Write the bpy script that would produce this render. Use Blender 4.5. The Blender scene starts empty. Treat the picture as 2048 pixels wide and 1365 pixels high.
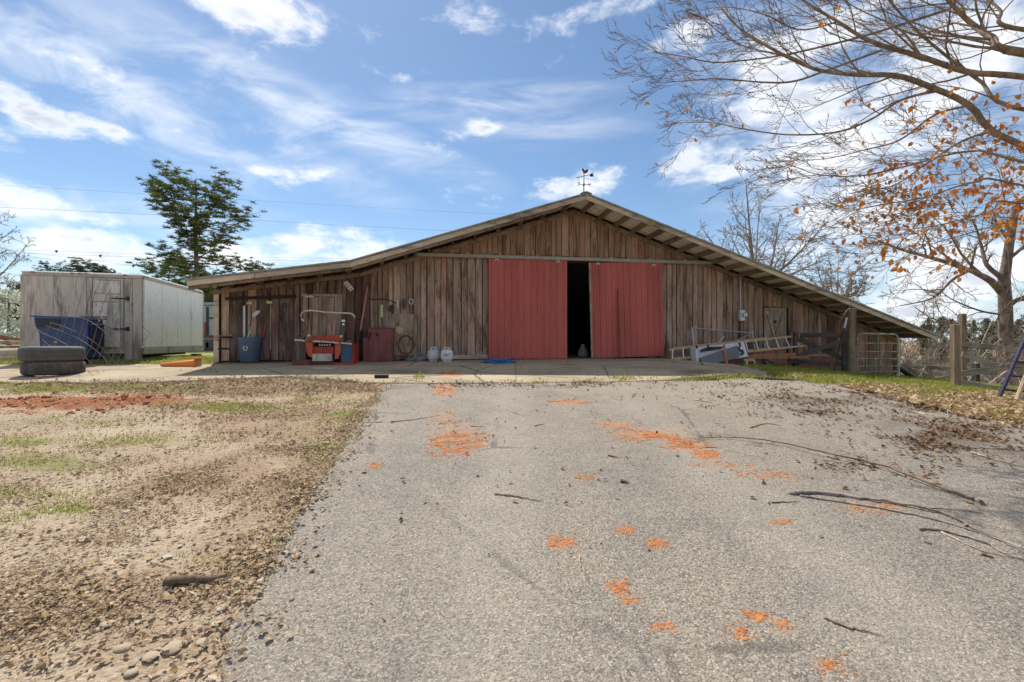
import bpy, math, random
import numpy as np
from mathutils import Vector, Matrix
random.seed(11)
rng = np.random.default_rng(11)
S = bpy.context.scene
COL = S.collection
R = math.radians

# ------------------------------------------------------------------ camera
F, CX, CY, CAMZ = 910.0, 1024.0, 682.5, 1.4          # focal length and centre in photo pixels, eye height
cam = bpy.data.cameras.new('camera')
cam.sensor_width = 36.0
cam.lens = F / 2048.0 * 36.0
cam.clip_start = 0.05
cam.clip_end = 6000.0
camo = bpy.data.objects.new('camera', cam)
camo.location = (0, 0, CAMZ)
camo.rotation_euler = (R(90), 0, 0)
COL.objects.link(camo)
S.camera = camo

# ------------------------------------------------------------------ light
SUN_EL, SUN_AZ = R(55.0), R(-30.0)                    # azimuth from +Y, negative = left
SUN_STRENGTH, SKY_STRENGTH, EXPOSURE = 3.15, 0.070, 0.88
sd = Vector((math.sin(SUN_AZ) * math.cos(SUN_EL), math.cos(SUN_AZ) * math.cos(SUN_EL), math.sin(SUN_EL)))
sun = bpy.data.lights.new('sun', 'SUN')
sun.energy = SUN_STRENGTH
sun.angle = R(0.53)
sun.color = (1.0, 0.95, 0.86)
suno = bpy.data.objects.new('sun', sun)
suno.rotation_euler = sd.to_track_quat('Z', 'Y').to_euler()
suno.location = sd * 50
COL.objects.link(suno)
S.view_settings.view_transform = 'Standard'
S.view_settings.look = 'None'
S.view_settings.gamma = 1.0
S.view_settings.use_curve_mapping = False
S.view_settings.exposure = EXPOSURE
S.render.engine = 'CYCLES'
S.cycles.max_bounces = 6
S.cycles.diffuse_bounces = 3
S.cycles.glossy_bounces = 2
S.cycles.transmission_bounces = 3

# ------------------------------------------------------------------ world: Nishita sky + clouds
class NT:
    """tiny node-tree helper"""
    def __init__(self, nt):
        self.nt = nt
    def n(self, t, **k):
        o = self.nt.nodes.new(t)
        for a, b in k.items():
            setattr(o, a, b)
        return o
    def put(self, sock, val):
        if hasattr(val, 'is_linked'):
            self.nt.links.new(val, sock)
        else:
            sock.default_value = val
    def m(self, op, a, b=0.0, c=0.0, clamp=False):
        o = self.n('ShaderNodeMath', operation=op, use_clamp=clamp)
        self.put(o.inputs[0], a); self.put(o.inputs[1], b); self.put(o.inputs[2], c)
        return o.outputs[0]
    def sstep(self, x, a, b):
        o = self.n('ShaderNodeMapRange', interpolation_type='SMOOTHSTEP')
        self.put(o.inputs[0], x); self.put(o.inputs[1], a); self.put(o.inputs[2], b)
        return o.outputs[0]
    def lin(self, x, a, b, c=0.0, d=1.0):
        o = self.n('ShaderNodeMapRange')
        self.put(o.inputs[0], x); self.put(o.inputs[1], a); self.put(o.inputs[2], b)
        self.put(o.inputs[3], c); self.put(o.inputs[4], d)
        return o.outputs[0]
    def mix(self, f, a, b, blend='MIX'):
        o = self.n('ShaderNodeMix', data_type='RGBA', blend_type=blend)
        self.put(o.inputs[0], f); self.put(o.inputs[6], a); self.put(o.inputs[7], b)
        return o.outputs[2]
    def noise(self, vec, scale, detail=4.0, rough=0.55, dist=0.0, out=0):
        o = self.n('ShaderNodeTexNoise')
        if vec is not None:
            self.put(o.inputs['Vector'], vec)
        self.put(o.inputs['Scale'], scale); self.put(o.inputs['Detail'], detail)
        self.put(o.inputs['Roughness'], rough); self.put(o.inputs['Distortion'], dist)
        return o.outputs[out]
    def vor(self, vec, scale, feature='F1', out='Distance', rand=1.0):
        o = self.n('ShaderNodeTexVoronoi', feature=feature)
        self.put(o.inputs['Vector'], vec); self.put(o.inputs['Scale'], scale); self.put(o.inputs['Randomness'], rand)
        return o.outputs[out]
    def map(self, vec, scale=(1, 1, 1), loc=(0, 0, 0), rot=(0, 0, 0)):
        o = self.n('ShaderNodeMapping')
        self.put(o.inputs[0], vec); self.put(o.inputs[1], loc); self.put(o.inputs[2], rot); self.put(o.inputs[3], scale)
        return o.outputs[0]
    def ramp(self, f, stops):
        o = self.n('ShaderNodeValToRGB')
        e = o.color_ramp.elements
        while len(e) < len(stops):
            e.new(0.5)
        for i, (p, c) in enumerate(stops):
            e[i].position = p; e[i].color = (c[0], c[1], c[2], 1)
        self.put(o.inputs[0], f)
        return o.outputs[0]
    def bump(self, h, strength=0.5, dist=0.02, nrm=None):
        o = self.n('ShaderNodeBump')
        o.inputs['Strength'].default_value = strength; o.inputs['Distance'].default_value = dist
        self.put(o.inputs['Height'], h)
        if nrm is not None:
            self.put(o.inputs['Normal'], nrm)
        return o.outputs[0]

world = bpy.data.worlds.new('World')
S.world = world
world.use_nodes = True
world.cycles.sampling_method = 'MANUAL'
world.cycles.sample_map_resolution = 512
wt = NT(world.node_tree)
world.node_tree.nodes.clear()
sky = wt.n('ShaderNodeTexSky', sky_type='NISHITA', sun_disc=False)
sky.sun_elevation = SUN_EL
sky.sun_rotation = SUN_AZ
sky.altitude = 250.0
sky.air_density = 1.0
sky.dust_density = 0.35
sky.ozone_density = 2.2
tc = wt.n('ShaderNodeTexCoord').outputs['Generated']
sep = wt.n('ShaderNodeSeparateXYZ'); wt.put(sep.inputs[0], tc)
dx, dy, dz = sep.outputs
az = wt.m('ARCTAN2', dx, dy)
el = wt.m('ARCSINE', wt.m('MINIMUM', wt.m('MAXIMUM', dz, -1.0), 1.0))
def azel(px, py):
    a, b = (px - CX) / F, -(py - CY) / F
    return math.atan2(a, 1.0), math.atan2(b, math.hypot(a, 1.0))
# cumulus: noise plus a bias that is high where the photograph has its clouds
st = wt.map(tc, (1.0, 1.0, 2.1))
n_big = wt.noise(st, 6.5, 6.0, 0.62, 0.15)
n_low = wt.noise(wt.map(tc, (1, 1, 1.7), (3.1, 1.7, 0.4)), 1.7, 1.0, 0.5)
ae = wt.n('ShaderNodeCombineXYZ'); wt.put(ae.inputs[0], az); wt.put(ae.inputs[1], el)
def ell(px, py, rx, ry, rot=0.0, amp=1.0):
    A, E = azel(px, py)
    A2, E2 = azel(px + rx, py); A3, E3 = azel(px, py - ry)
    o = wt.n('ShaderNodeMapping', vector_type='TEXTURE')
    wt.put(o.inputs[0], ae.outputs[0]); o.inputs[1].default_value = (A, E, 0); o.inputs[2].default_value = (0, 0, rot)
    o.inputs[3].default_value = ((abs(A2 - A) + 1e-4) * 1.35, (abs(E3 - E) + 1e-4) * 1.35, 1)
    g = wt.n('ShaderNodeTexGradient', gradient_type='SPHERICAL'); wt.put(g.inputs[0], o.outputs[0])
    return wt.m('MULTIPLY', g.outputs[1], amp * 1.35, clamp=True)
CUM = [(500, 20, 170, 95, 0, 1.0), (600, 60, 90, 55, 0, .6), (60, 225, 110, 42, -.25, .8), (215, 255, 95, 24, 0, .7),
       (150, 115, 110, 26, 0, .45), (90, 415, 190, 40, 0, .95), (150, 490, 330, 50, 0, .95), (470, 510, 200, 46, 0, .95),
       (680, 500, 190, 46, 0, .95), (1160, 375, 110, 44, 0, .7), (970, 20, 90, 40, 0, .55), (1200, 15, 170, 55, 0, .85),
       (1400, 60, 130, 60, 0, .7), (1620, 150, 240, 150, 0, 1.0), (1560, 310, 260, 95, 0, .95), (1850, 130, 240, 190, 0, 1.0),
       (1780, 420, 230, 90, 0, .8), (1900, 570, 280, 90, 0, 1.0), (1650, 500, 120, 60, 0, .55), (975, 255, 45, 18, 0, .6),
       (665, 155, 28, 22, 0, .55), (640, 350, 45, 14, .3, .5), (520, 338, 26, 12, 0, .5), (810, 160, 35, 16, .4, .4)]
bias = None
for c in CUM:
    e = ell(*c)
    bias = e if bias is None else wt.m('MAXIMUM', bias, e)
# the same kind of broken cloud goes on over the rest of the sky
inview = wt.sstep(wt.m('ABSOLUTE', az), 1.0, 0.80)
elsewhere = wt.m('MULTIPLY', wt.sstep(n_low, 0.44, 0.56), wt.m('SUBTRACT', 1.0, wt.m('MULTIPLY', inview, wt.sstep(el, 0.72, 0.55))))
bias = wt.m('MAXIMUM', bias, elsewhere)
cden = wt.m('ADD', wt.m('MULTIPLY', wt.m('SUBTRACT', n_big, 0.5), 2.5), wt.m('MULTIPLY', bias, 0.62))
cum = wt.m('MULTIPLY', wt.sstep(cden, 0.20, 0.82), .97)
# cirrus: long wind-drawn streaks
cv = wt.map(tc, (1.0, 5.0, 7.0), (0, 0, 0), (0.0, R(14), R(10)))
n_cir = wt.noise(cv, 2.6, 5.0, 0.62, 0.5)
n_cir2 = n_low
CIR = [(250, 190, 330, 85, -.33, 1.0), (620, 225, 330, 55, -.25, 1.0), (950, 205, 260, 34, .06, 1.0), (560, 275, 240, 60, -.35, .8), (1100, 255, 200, 40, 0, .6), (250, 60, 330, 80, 0, .45), (1700, 200, 460, 280, 0, 1.2), (1750, 470, 420, 160, 0, 1.2), (250, 480, 500, 90, 0, .9)]
cb = None
for c in CIR:
    e = ell(*c)
    cb = e if cb is None else wt.m('MAXIMUM', cb, e)
cb = wt.m('MAXIMUM', cb, wt.m('MULTIPLY', wt.sstep(n_cir2, 0.5, 0.62), wt.m('SUBTRACT', 1.0, inview)))
cir = wt.m('MULTIPLY', wt.m('MULTIPLY', wt.sstep(n_cir, 0.34, 0.72), cb), 0.62)
# colours
shade = wt.noise(wt.map(tc, (1, 1, 2.3), (0.02, 0.0, -0.16)), 5.0, 3.0, 0.55)
grey = wt.m('MULTIPLY', wt.sstep(cden, 0.50, 0.85), wt.sstep(shade, 0.36, 0.60))
ccol = wt.mix(grey, (1.02, 1.02, 1.03, 1), (0.56, 0.61, 0.70, 1))
skyc = wt.mix(1.0, sky.outputs[0], (SKY_STRENGTH * .88, SKY_STRENGTH * .97, SKY_STRENGTH, 1), 'MULTIPLY')
# pale haze low over the horizon
skyc = wt.mix(wt.m('MULTIPLY', wt.sstep(el, 0.16, -0.01), .85), skyc, (.40, .455, .53, 1))
CLOUD = 0.66
ccol = wt.mix(1.0, ccol, (CLOUD,) * 3 + (1,), 'MULTIPLY')
o1 = wt.mix(cir, skyc, (CLOUD * .92, CLOUD * .95, CLOUD, 1))
o2 = wt.mix(cum, o1, ccol)
bg = wt.n('ShaderNodeBackground'); wt.put(bg.inputs[0], o2); bg.inputs[1].default_value = 1.0
wo = wt.n('ShaderNodeOutputWorld'); wt.put(wo.inputs[0], bg.outputs[0])

# ------------------------------------------------------------------ numeric noise for terrain and scatter
_perm = np.random.default_rng(3).random((256, 256))
def vnoise(x, y):
    x = np.asarray(x, float); y = np.asarray(y, float)
    xi = np.floor(x).astype(int); yi = np.floor(y).astype(int)
    fx = x - xi; fy = y - yi
    fx = fx * fx * (3 - 2 * fx); fy = fy * fy * (3 - 2 * fy)
    a = _perm[xi & 255, yi & 255]; b = _perm[(xi + 1) & 255, yi & 255]
    c = _perm[xi & 255, (yi + 1) & 255]; d = _perm[(xi + 1) & 255, (yi + 1) & 255]
    return (a * (1 - fx) + b * fx) * (1 - fy) + (c * (1 - fx) + d * fx) * fy
def fbm(x, y, o=4):
    s = 0; a = .5; t = 0
    for i in range(o):
        s = s + a * vnoise(x * 2 ** i + 17.3 * i, y * 2 ** i + 5.1 * i); t += a; a *= .5
    return s / t

# ------------------------------------------------------------------ terrain
def smin(a, b, k):
    h = np.clip(.5 + .5 * (b - a) / k, 0, 1)
    return b * (1 - h) + a * h - k * h * (1 - h)
def ground(x, y):
    x = np.asarray(x, float); y = np.asarray(y, float)
    g = smin(0.0735 * np.maximum(y, -14), 0.885 + 0 * y, 0.16)
    r = np.maximum(0, x - 4.3)
    drop = .087 * r * r / (r + .5) + .004 * np.maximum(0, x - 12) ** 2
    drop = 13 * np.tanh(drop / 13)
    hy = np.clip((y - 85) / 100, 0, 1); hx = np.clip((x - 22) / 34, 0, 1)
    g = g - drop + 13.5 * hy * hy * (3 - 2 * hy) * hx * hx * (3 - 2 * hx)      # wooded hillside across the valley
    return g
def G(px, py):
    """point where the pixel's ray meets the ground"""
    px = np.asarray(px, float); py = np.asarray(py, float)
    a = (px - CX) / F; b = -(py - CY) / F
    lo = np.full(px.shape, .3); hi = np.full(px.shape, 80.)
    for _ in range(44):
        m = (lo + hi) / 2
        under = CAMZ + m * b < ground(m * a, m)
        hi = np.where(under, m, hi); lo = np.where(under, lo, m)
    t = (lo + hi) / 2
    return np.stack([t * a, t, ground(t * a, t)], -1)
def PX(x, y, z):
    return CX + F * x / y, CY - F * (z - CAMZ) / y
def P(px, py, Y):
    return Vector(((px - CX) / F * Y, Y, CAMZ - (py - CY) / F * Y))
# barn frame: u along the front wall, v into the barn
TH = R(8.9)
UX, VX = np.array([math.cos(TH), math.sin(TH)]), np.array([-math.sin(TH), math.cos(TH)])
BP = np.array([0.0, 12.8])
def W(px, py, v=0.0):
    r = np.array([(px - CX) / F, 1.0])
    t = ((BP + v * VX) @ VX) / (r @ VX)
    return float((t * r - BP) @ UX), float(CAMZ - (py - CY) / F * t)
def BW(u, v, z):
    p = BP + u * UX + v * VX
    return Vector((p[0], p[1], z))
def wp(px, py, v):
    u, z = W(px, py, v)
    return BW(u, v, z)
def gz(p):
    return float(ground(p[0], p[1]))

# ------------------------------------------------------------------ mesh builder
ORIG = {}
class MB:
    def __init__(self):
        self.V = []; self.n = 0; self.Q = []; self.T = []; self.N = []
    def add(self, v, quads=None, tris=None, ngons=None):
        v = np.asarray(v, float).reshape(-1, 3)
        if quads is not None and len(quads): self.Q.append(np.asarray(quads, int) + self.n)
        if tris is not None and len(tris): self.T.append(np.asarray(tris, int) + self.n)
        if ngons:
            for g in ngons: self.N.append([i + self.n for i in g])
        self.V.append(v); self.n += len(v)
        return self
    BOXF = [(0, 3, 2, 1), (4, 5, 6, 7), (0, 1, 5, 4), (1, 2, 6, 5), (2, 3, 7, 6), (3, 0, 4, 7)]
    def box(self, c, s, M=None, jit=0.0, taper=1.0):
        h = np.asarray(s, float) / 2
        b = np.array([(-1, -1, -1), (1, -1, -1), (1, 1, -1), (-1, 1, -1), (-1, -1, 1), (1, -1, 1), (1, 1, 1), (-1, 1, 1)], float)
        b[4:, :2] *= taper
        v = b * h
        if jit: v = v + rng.uniform(-jit, jit, v.shape)
        if M is not None: v = v @ np.asarray(M, float).T
        return self.add(v + np.asarray(c, float), self.BOXF)
    def bx(self, x0, x1, y0, y1, z0, z1, jit=0.0):
        return self.box(((x0 + x1) / 2, (y0 + y1) / 2, (z0 + z1) / 2), (abs(x1 - x0), abs(y1 - y0), abs(z1 - z0)), None, jit)
    def beam(self, a, b, w, h, up=(0, 0, 1), jit=0.0):
        """bar from a to b; w across, h along up"""
        a = Vector(a); b = Vector(b); d = b - a; L = d.length; d.normalize()
        s = d.cross(Vector(up))
        if s.length < 1e-4: s = d.cross(Vector((0, 1, 0)))
        s.normalize(); u = s.cross(d)
        M = np.array([list(d), list(s), list(u)]).T
        return self.box((a + b) / 2, (L, w, h), M, jit)
    def tube(self, pts, r, n=6, caps=True):
        p = np.asarray([list(q) for q in pts], float); k = len(p)
        r = np.broadcast_to(np.asarray(r, float), (k,))
        t = np.gradient(p, axis=0)
        t /= np.linalg.norm(t, axis=1, keepdims=True) + 1e-12
        mean = p[-1] - p[0]
        ref = np.eye(3)[int(np.argmin(np.abs(mean)))]
        s = np.cross(t, ref); s /= np.linalg.norm(s, axis=1, keepdims=True) + 1e-12
        u = np.cross(s, t)
        an = np.arange(n) * 2 * math.pi / n
        v = p[:, None, :] + r[:, None, None] * (np.cos(an)[None, :, None] * s[:, None, :] + np.sin(an)[None, :, None] * u[:, None, :])
        i = np.arange(k - 1)[:, None] * n; j = np.arange(n)[None, :]; j2 = (j + 1) % n
        q = np.stack([i + j, i + j2, i + n + j2, i + n + j], -1).reshape(-1, 4)
        ng = [list(range(n))[::-1], [(k - 1) * n + x for x in range(n)]] if caps else None
        return self.add(v.reshape(-1, 3), q, None, ng)
    def lathe(self, prof, c, n=20, M=None, closed=False):
        prof = np.asarray(prof, float); k = len(prof)
        an = np.arange(n) * 2 * math.pi / n
        v = np.stack([prof[:, 0, None] * np.cos(an), prof[:, 0, None] * np.sin(an), np.repeat(prof[:, 1, None], n, 1)], -1).reshape(-1, 3)
        if M is not None: v = v @ np.asarray(M, float).T
        kk = k if closed else k - 1
        i = np.arange(kk)[:, None]; i2 = ((i + 1) % k) * n; i = i * n; j = np.arange(n)[None, :]; j2 = (j + 1) % n
        q = np.stack([i + j, i + j2, i2 + j2, i2 + j], -1).reshape(-1, 4)
        ng = None if closed else [list(range(n))[::-1], [(k - 1) * n + x for x in range(n)]]
        return self.add(v + np.asarray(c, float), q, None, ng)
    def prism(self, poly, off):
        """closed polygon (3-D points) pushed along off"""
        p = np.asarray([list(q) for q in poly], float); k = len(p)
        v = np.concatenate([p, p + np.asarray(off, float)])
        q = [(i, (i + 1) % k, k + (i + 1) % k, k + i) for i in range(k)]
        return self.add(v, q, None, [list(range(k))[::-1], list(range(k, 2 * k))])
    def stamp(self, other, M, off):
        """copy another builder's shapes in, turned by M and moved by off"""
        v = np.concatenate(other.V) @ np.asarray(M).T + np.asarray(off)
        n0 = self.n
        for q in other.Q: self.Q.append(q + n0)
        for q in other.T: self.T.append(q + n0)
        for q in other.N: self.N.append([i + n0 for i in q])
        self.V.append(v); self.n += len(v)
    def mesh(self, name, origin):
        v = np.concatenate(self.V) - np.asarray(origin, float)
        me = bpy.data.meshes.new(name)
        loops = []; starts = []; tot = []
        pos = 0
        for arr, k in ((self.Q, 4), (self.T, 3)):
            if arr:
                a = np.concatenate(arr); loops.append(a.ravel())
                starts.append(pos + np.arange(len(a)) * k); tot.append(np.full(len(a), k)); pos += a.size
        for g in self.N:
            loops.append(np.array(g)); starts.append(np.array([pos])); tot.append(np.array([len(g)])); pos += len(g)
        lo = np.concatenate(loops); stt = np.concatenate(starts); to = np.concatenate(tot)
        me.vertices.add(len(v)); me.vertices.foreach_set('co', v.astype(np.float32).ravel())
        me.loops.add(len(lo)); me.loops.foreach_set('vertex_index', lo.astype(np.int32))
        me.polygons.add(len(stt)); me.polygons.foreach_set('loop_start', stt.astype(np.int32))
        try: me.polygons.foreach_set('loop_total', to.astype(np.int32))
        except Exception: pass
        me.update(calc_edges=True)
        me.validate()
        return me
    def build(self, name, mat, parent=None, smooth=False, bevel=0.0, at=None):
        if parent is not None: o0 = ORIG[parent]
        elif at is not None: o0 = Vector(at)
        else:
            v = np.concatenate(self.V); o0 = Vector(((v[:, 0].min() + v[:, 0].max()) / 2, (v[:, 1].min() + v[:, 1].max()) / 2, v[:, 2].min()))
        me = self.mesh(name, o0)
        me.materials.append(mat)
        ob = bpy.data.objects.new(name, me)
        COL.objects.link(ob)
        if parent is not None: ob.parent = parent
        else: ob.location = o0
        ORIG[ob] = o0
        me.polygons.foreach_set('use_smooth', [bool(smooth)] * len(me.polygons))
        if smooth:
            if smooth != 2:
                try: me.set_sharp_from_angle(angle=R(40))
                except Exception: pass
        if bevel:
            m = ob.modifiers.new('bevel', 'BEVEL'); m.width = bevel; m.segments = 1; m.limit_method = 'ANGLE'
        return ob
def thing(name, label, cat, loc, group=None, rotz=0.0, local=False):
    o = bpy.data.objects.new(name, None); COL.objects.link(o)
    o.empty_display_size = 0.2
    o.location = loc; o.rotation_euler = (0, 0, rotz)
    ORIG[o] = Vector((0, 0, 0)) if local else Vector(loc)
    o['label'] = label; o['category'] = cat
    if group: o['group'] = group
    return o
def tag(o, label, cat, group=None, kind=None):
    o['label'] = label; o['category'] = cat
    if group: o['group'] = group
    if kind: o['kind'] = kind
    return o
def struct(o, label=None):
    o['kind'] = 'structure'
    if label: o['label'] = label
    return o
def stuff(o, label, cat):
    return tag(o, label, cat, None, 'stuff')
# ------------------------------------------------------------------ materials
MATS = {}
def newmat(name):
    m = bpy.data.materials.new(name); m.use_nodes = True
    nt = NT(m.node_tree)
    b = m.node_tree.nodes['Principled BSDF']
    MATS[name] = m
    return m, nt, b
def c4(c): return (c[0], c[1], c[2], 1.0)
def mul(c, k): return (c[0] * k, c[1] * k, c[2] * k)
def wood(name, dark, light, grey=None, axis='z', fine=55.0, rough=.85, vary=.35, rustred=None):
    """weathered plank: grain along axis, tone differs from plank to plank"""
    m, t, b = newmat(name)
    co = t.n('ShaderNodeTexCoord').outputs['Object']
    oi = t.n('ShaderNodeObjectInfo').outputs['Random']
    off = t.n('ShaderNodeCombineXYZ'); t.put(off.inputs[0], t.m('MULTIPLY', oi, 37.0)); t.put(off.inputs[1], t.m('MULTIPLY', oi, 91.0)); t.put(off.inputs[2], t.m('MULTIPLY', oi, 13.0))
    va = t.n('ShaderNodeVectorMath', operation='ADD'); t.put(va.inputs[0], co); t.put(va.inputs[1], off.outputs[0])
    v = va.outputs[0]
    sc = {'z': (1, 1, .05), 'x': (.05, 1, 1), 'y': (1, .05, 1), 'n': (1, 1, 1)}[axis]
    sv = t.map(v, sc)
    wav = t.noise(t.map(v, tuple(.22 if q < 1 else 1.0 for q in sc)), 5.0, 2.0, .5)
    g1 = t.noise(sv, fine, 6.0, .65, 1.2)
    g2 = t.noise(t.map(v, tuple(.35 if q < 1 else 1.0 for q in sc)), 3.2, 4.0, .6)
    kn = t.vor(t.map(v, tuple(.55 if q < 1 else 1.6 for q in sc)), 3.3)
    f = t.m('ADD', t.m('MULTIPLY', g1, .75), t.m('MULTIPLY', g2, .45))
    col = t.ramp(f, [(.34, mul(dark, .45)), (.50, dark), (.66, light), (.85, mul(light, 1.25))])
    if grey is not None:
        col = t.mix(t.m('MULTIPLY', t.sstep(wav, .40, .68), .8), col, t.mix(g1, c4(mul(grey, .6)), c4(mul(grey, 1.25))))
    stain = t.noise(t.map(v, tuple(.16 if q < 1 else .9 for q in sc)), 4.5, 5.0, .68, .6)
    col = t.mix(t.m('MULTIPLY', t.sstep(stain, .47, .68), .80), col, c4(mul(dark, .42)))
    if rustred is not None:
        col = t.mix(t.m('MULTIPLY', t.sstep(t.m('FRACT', t.m('MULTIPLY', oi, 7.31)), .62, .98), .55), col, c4(rustred))
    col = t.mix(t.m('MULTIPLY', t.sstep(kn, .10, .04), .8), col, c4(mul(dark, .3)))
    tone = t.lin(t.m('FRACT', t.m('MULTIPLY', oi, 3.77)), 0, 1, 1 - vary, 1 + vary)
    tc_ = t.n('ShaderNodeCombineXYZ')
    for i in range(3): t.put(tc_.inputs[i], tone)
    col = t.mix(1.0, col, tc_.outputs[0], 'MULTIPLY')
    t.put(b.inputs['Base Color'], col)
    b.inputs['Roughness'].default_value = rough
    b.inputs['Specular IOR Level'].default_value = .2
    t.put(b.inputs['Normal'], t.bump(g1, .7, .008))
    return m
def plain(name, col, rough=.6, metal=0.0, var=.25, scale=6.0, bump=.15, spec=.4, streak=False):
    m, t, b = newmat(name)
    co = t.n('ShaderNodeTexCoord').outputs['Object']
    v = t.map(co, (1, 1, .15)) if streak else co
    n1 = t.noise(v, scale, 6.0, .65)
    n2 = t.noise(co, scale * 9, 3.0, .6)
    f = t.m('ADD', t.m('MULTIPLY', n1, .7), t.m('MULTIPLY', n2, .3))
    t.put(b.inputs['Base Color'], t.ramp(f, [(.30, mul(col, 1 - var * 1.6)), (.5, col), (.72, mul(col, 1 + var))]))
    t.put(b.inputs['Roughness'], t.lin(n2, .3, .7, max(.05, rough - .12), min(1, rough + .12)))
    b.inputs['Metallic'].default_value = metal
    b.inputs['Specular IOR Level'].default_value = spec
    t.put(b.inputs['Normal'], t.bump(n2, bump, .004))
    return m
def worn(name, paint, under, amount=.45, rough=.6, scale=5.0, streak=True, metal=0.0):
    """paint that has gone to rust or dirt in patches"""
    m, t, b = newmat(name)
    co = t.n('ShaderNodeTexCoord').outputs['Object']
    v = t.map(co, (1, 1, .3)) if streak else co
    n1 = t.noise(v, scale, 8.0, .68, .4)
    n2 = t.noise(co, scale * 7, 4.0, .6)
    f = t.sstep(t.m('ADD', t.m('MULTIPLY', n1, .75), t.m('MULTIPLY', n2, .25)), .62 - amount * .3, .74 - amount * .3)
    p = t.ramp(n2, [(.3, mul(paint, .8)), (.7, mul(paint, 1.15))])
    u = t.ramp(n2, [(.3, mul(under, .6)), (.7, mul(under, 1.3))])
    t.put(b.inputs['Base Color'], t.mix(f, p, u))
    t.put(b.inputs['Roughness'], t.lin(f, 0, 1, rough, .9))
    b.inputs['Metallic'].default_value = metal
    b.inputs['Specular IOR Level'].default_value = .35
    t.put(b.inputs['Normal'], t.bump(t.m('ADD', n2, f), .25, .004))
    return m
def leafmat(name, c1, c2, c3, trans=.35):
    m, t, b = newmat(name)
    m.node_tree.nodes.remove(b)
    gi = t.n('ShaderNodeNewGeometry').outputs['Random Per Island']
    col = t.ramp(gi, [(0.0, c1), (.5, c2), (1.0, c3)])
    d = t.n('ShaderNodeBsdfDiffuse'); t.put(d.inputs[0], col)
    s = t.n('ShaderNodeBsdfTranslucent'); t.put(s.inputs[0], col)
    x = t.n('ShaderNodeMixShader'); x.inputs[0].default_value = trans
    t.put(x.inputs[1], d.outputs[0]); t.put(x.inputs[2], s.outputs[0])
    t.put(m.node_tree.nodes['Material Output'].inputs[0], x.outputs[0])
    return m
def bark(name, c, scale=9.0):
    m, t, b = newmat(name)
    co = t.n('ShaderNodeTexCoord').outputs['Object']
    n1 = t.noise(t.map(co, (1, 1, .3)), scale, 6.0, .7, .5)
    n2 = t.noise(co, scale * .25, 3.0, .6)
    t.put(b.inputs['Base Color'], t.mix(t.sstep(n2, .45, .65), t.ramp(n1, [(.3, mul(c, .5)), (.7, mul(c, 1.4))]), c4(mul(c, 1.7))))
    b.inputs['Roughness'].default_value = .9
    b.inputs['Specular IOR Level'].default_value = .15
    t.put(b.inputs['Normal'], t.bump(n1, .6, .01))
    return m

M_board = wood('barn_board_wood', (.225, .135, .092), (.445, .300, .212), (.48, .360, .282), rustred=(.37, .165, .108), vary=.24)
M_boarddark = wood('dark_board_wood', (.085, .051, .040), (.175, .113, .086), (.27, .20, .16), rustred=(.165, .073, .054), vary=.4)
M_gable = wood('gable_board_wood', (.215, .115, .073), (.43, .265, .175), (.39, .275, .205), rustred=(.38, .18, .11), vary=.26)
M_trim = wood('trim_wood', (.36, .27, .19), (.58, .46, .335), (.56, .475, .37), axis='x', vary=.2)
M_joist = wood('joist_wood', (.17, .112, .075), (.29, .205, .14), (.27, .215, .165), axis='y', vary=.25)
M_doorwood = wood('small_door_wood', (.28, .205, .145), (.44, .335, .25), (.42, .355, .29), vary=.15)
M_ply = wood('plywood', (.24, .165, .11), (.42, .31, .215), (.38, .31, .24), fine=22, vary=.1)
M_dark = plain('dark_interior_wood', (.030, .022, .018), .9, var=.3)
M_dirtfloor = plain('barn_floor_dirt', (.12, .085, .06), .95, var=.3)
M_tin = plain('roof_tin', (.80, .735, .63), .55, .0, var=.22, scale=2.5)
M_tintop = worn('roof_tin_edge', (.30, .30, .27), (.17, .13, .09), .4, .6)
M_track = plain('track_paint', (.36, .32, .25), .6, var=.2)
M_redtin = plain('red_steel_sheet', (.49, .106, .080), .5, 0.0, var=.24, scale=2.2, bump=.12, streak=True)
M_redtrim = plain('red_trim', (.20, .055, .045), .5, var=.2)
M_galv = plain('galvanised_steel', (.42, .43, .44), .42, .7, var=.15)
M_grey_meter = plain('meter_grey', (.66, .65, .60), .5, .2, var=.1)
M_glass = plain('meter_glass', (.55, .58, .60), .08, .0, var=.05, bump=0, spec=.8)
M_iron = plain('dark_iron', (.045, .04, .038), .6, .5, var=.3)
M_rustbeam = worn('rusty_beam_steel', (.36, .15, .085), (.20, .10, .065), .45, .8)
M_rust = worn('rusty_steel', (.17, .065, .038), (.085, .042, .028), .5, .8)
M_pinkpipe = worn('pink_pipe', (.46, .24, .19), (.26, .13, .09), .4, .7)
M_redpaint = worn('red_machine_paint', (.44, .050, .028), (.13, .06, .04), .42, .5, 6)
M_orangered = worn('orange_machine_paint', (.52, .095, .040), (.24, .07, .04), .35, .5, 6)
M_slate = worn('slate_machine_paint', (.115, .125, .125), (.10, .060, .045), .5, .6, 6)
M_bluepaint = worn('blue_machine_paint', (.05, .10, .17), (.09, .08, .075), .45, .6, 6)
M_cream = worn('cream_paint', (.58, .52, .44), (.30, .20, .14), .35, .6, 8)
M_cabinet = worn('cabinet_red', (.225, .070, .062), (.13, .065, .05), .38, .6, 4)
M_canblue = plain('trash_can_plastic', (.090, .125, .190), .55, var=.12, bump=.05)
M_white = plain('white_paint', (.72, .71, .68), .5, var=.08)
M_ink = plain('dark_print', (.05, .05, .05), .7, var=.1)
M_blueink = plain('blue_print', (.08, .16, .35), .6, var=.1)
M_tank1 = worn('tank_grey_paint', (.52, .56, .57), (.36, .24, .13), .28, .5, 7)
M_tank2 = worn('tank_white_paint', (.68, .68, .66), (.40, .30, .16), .22, .5, 7)
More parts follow.
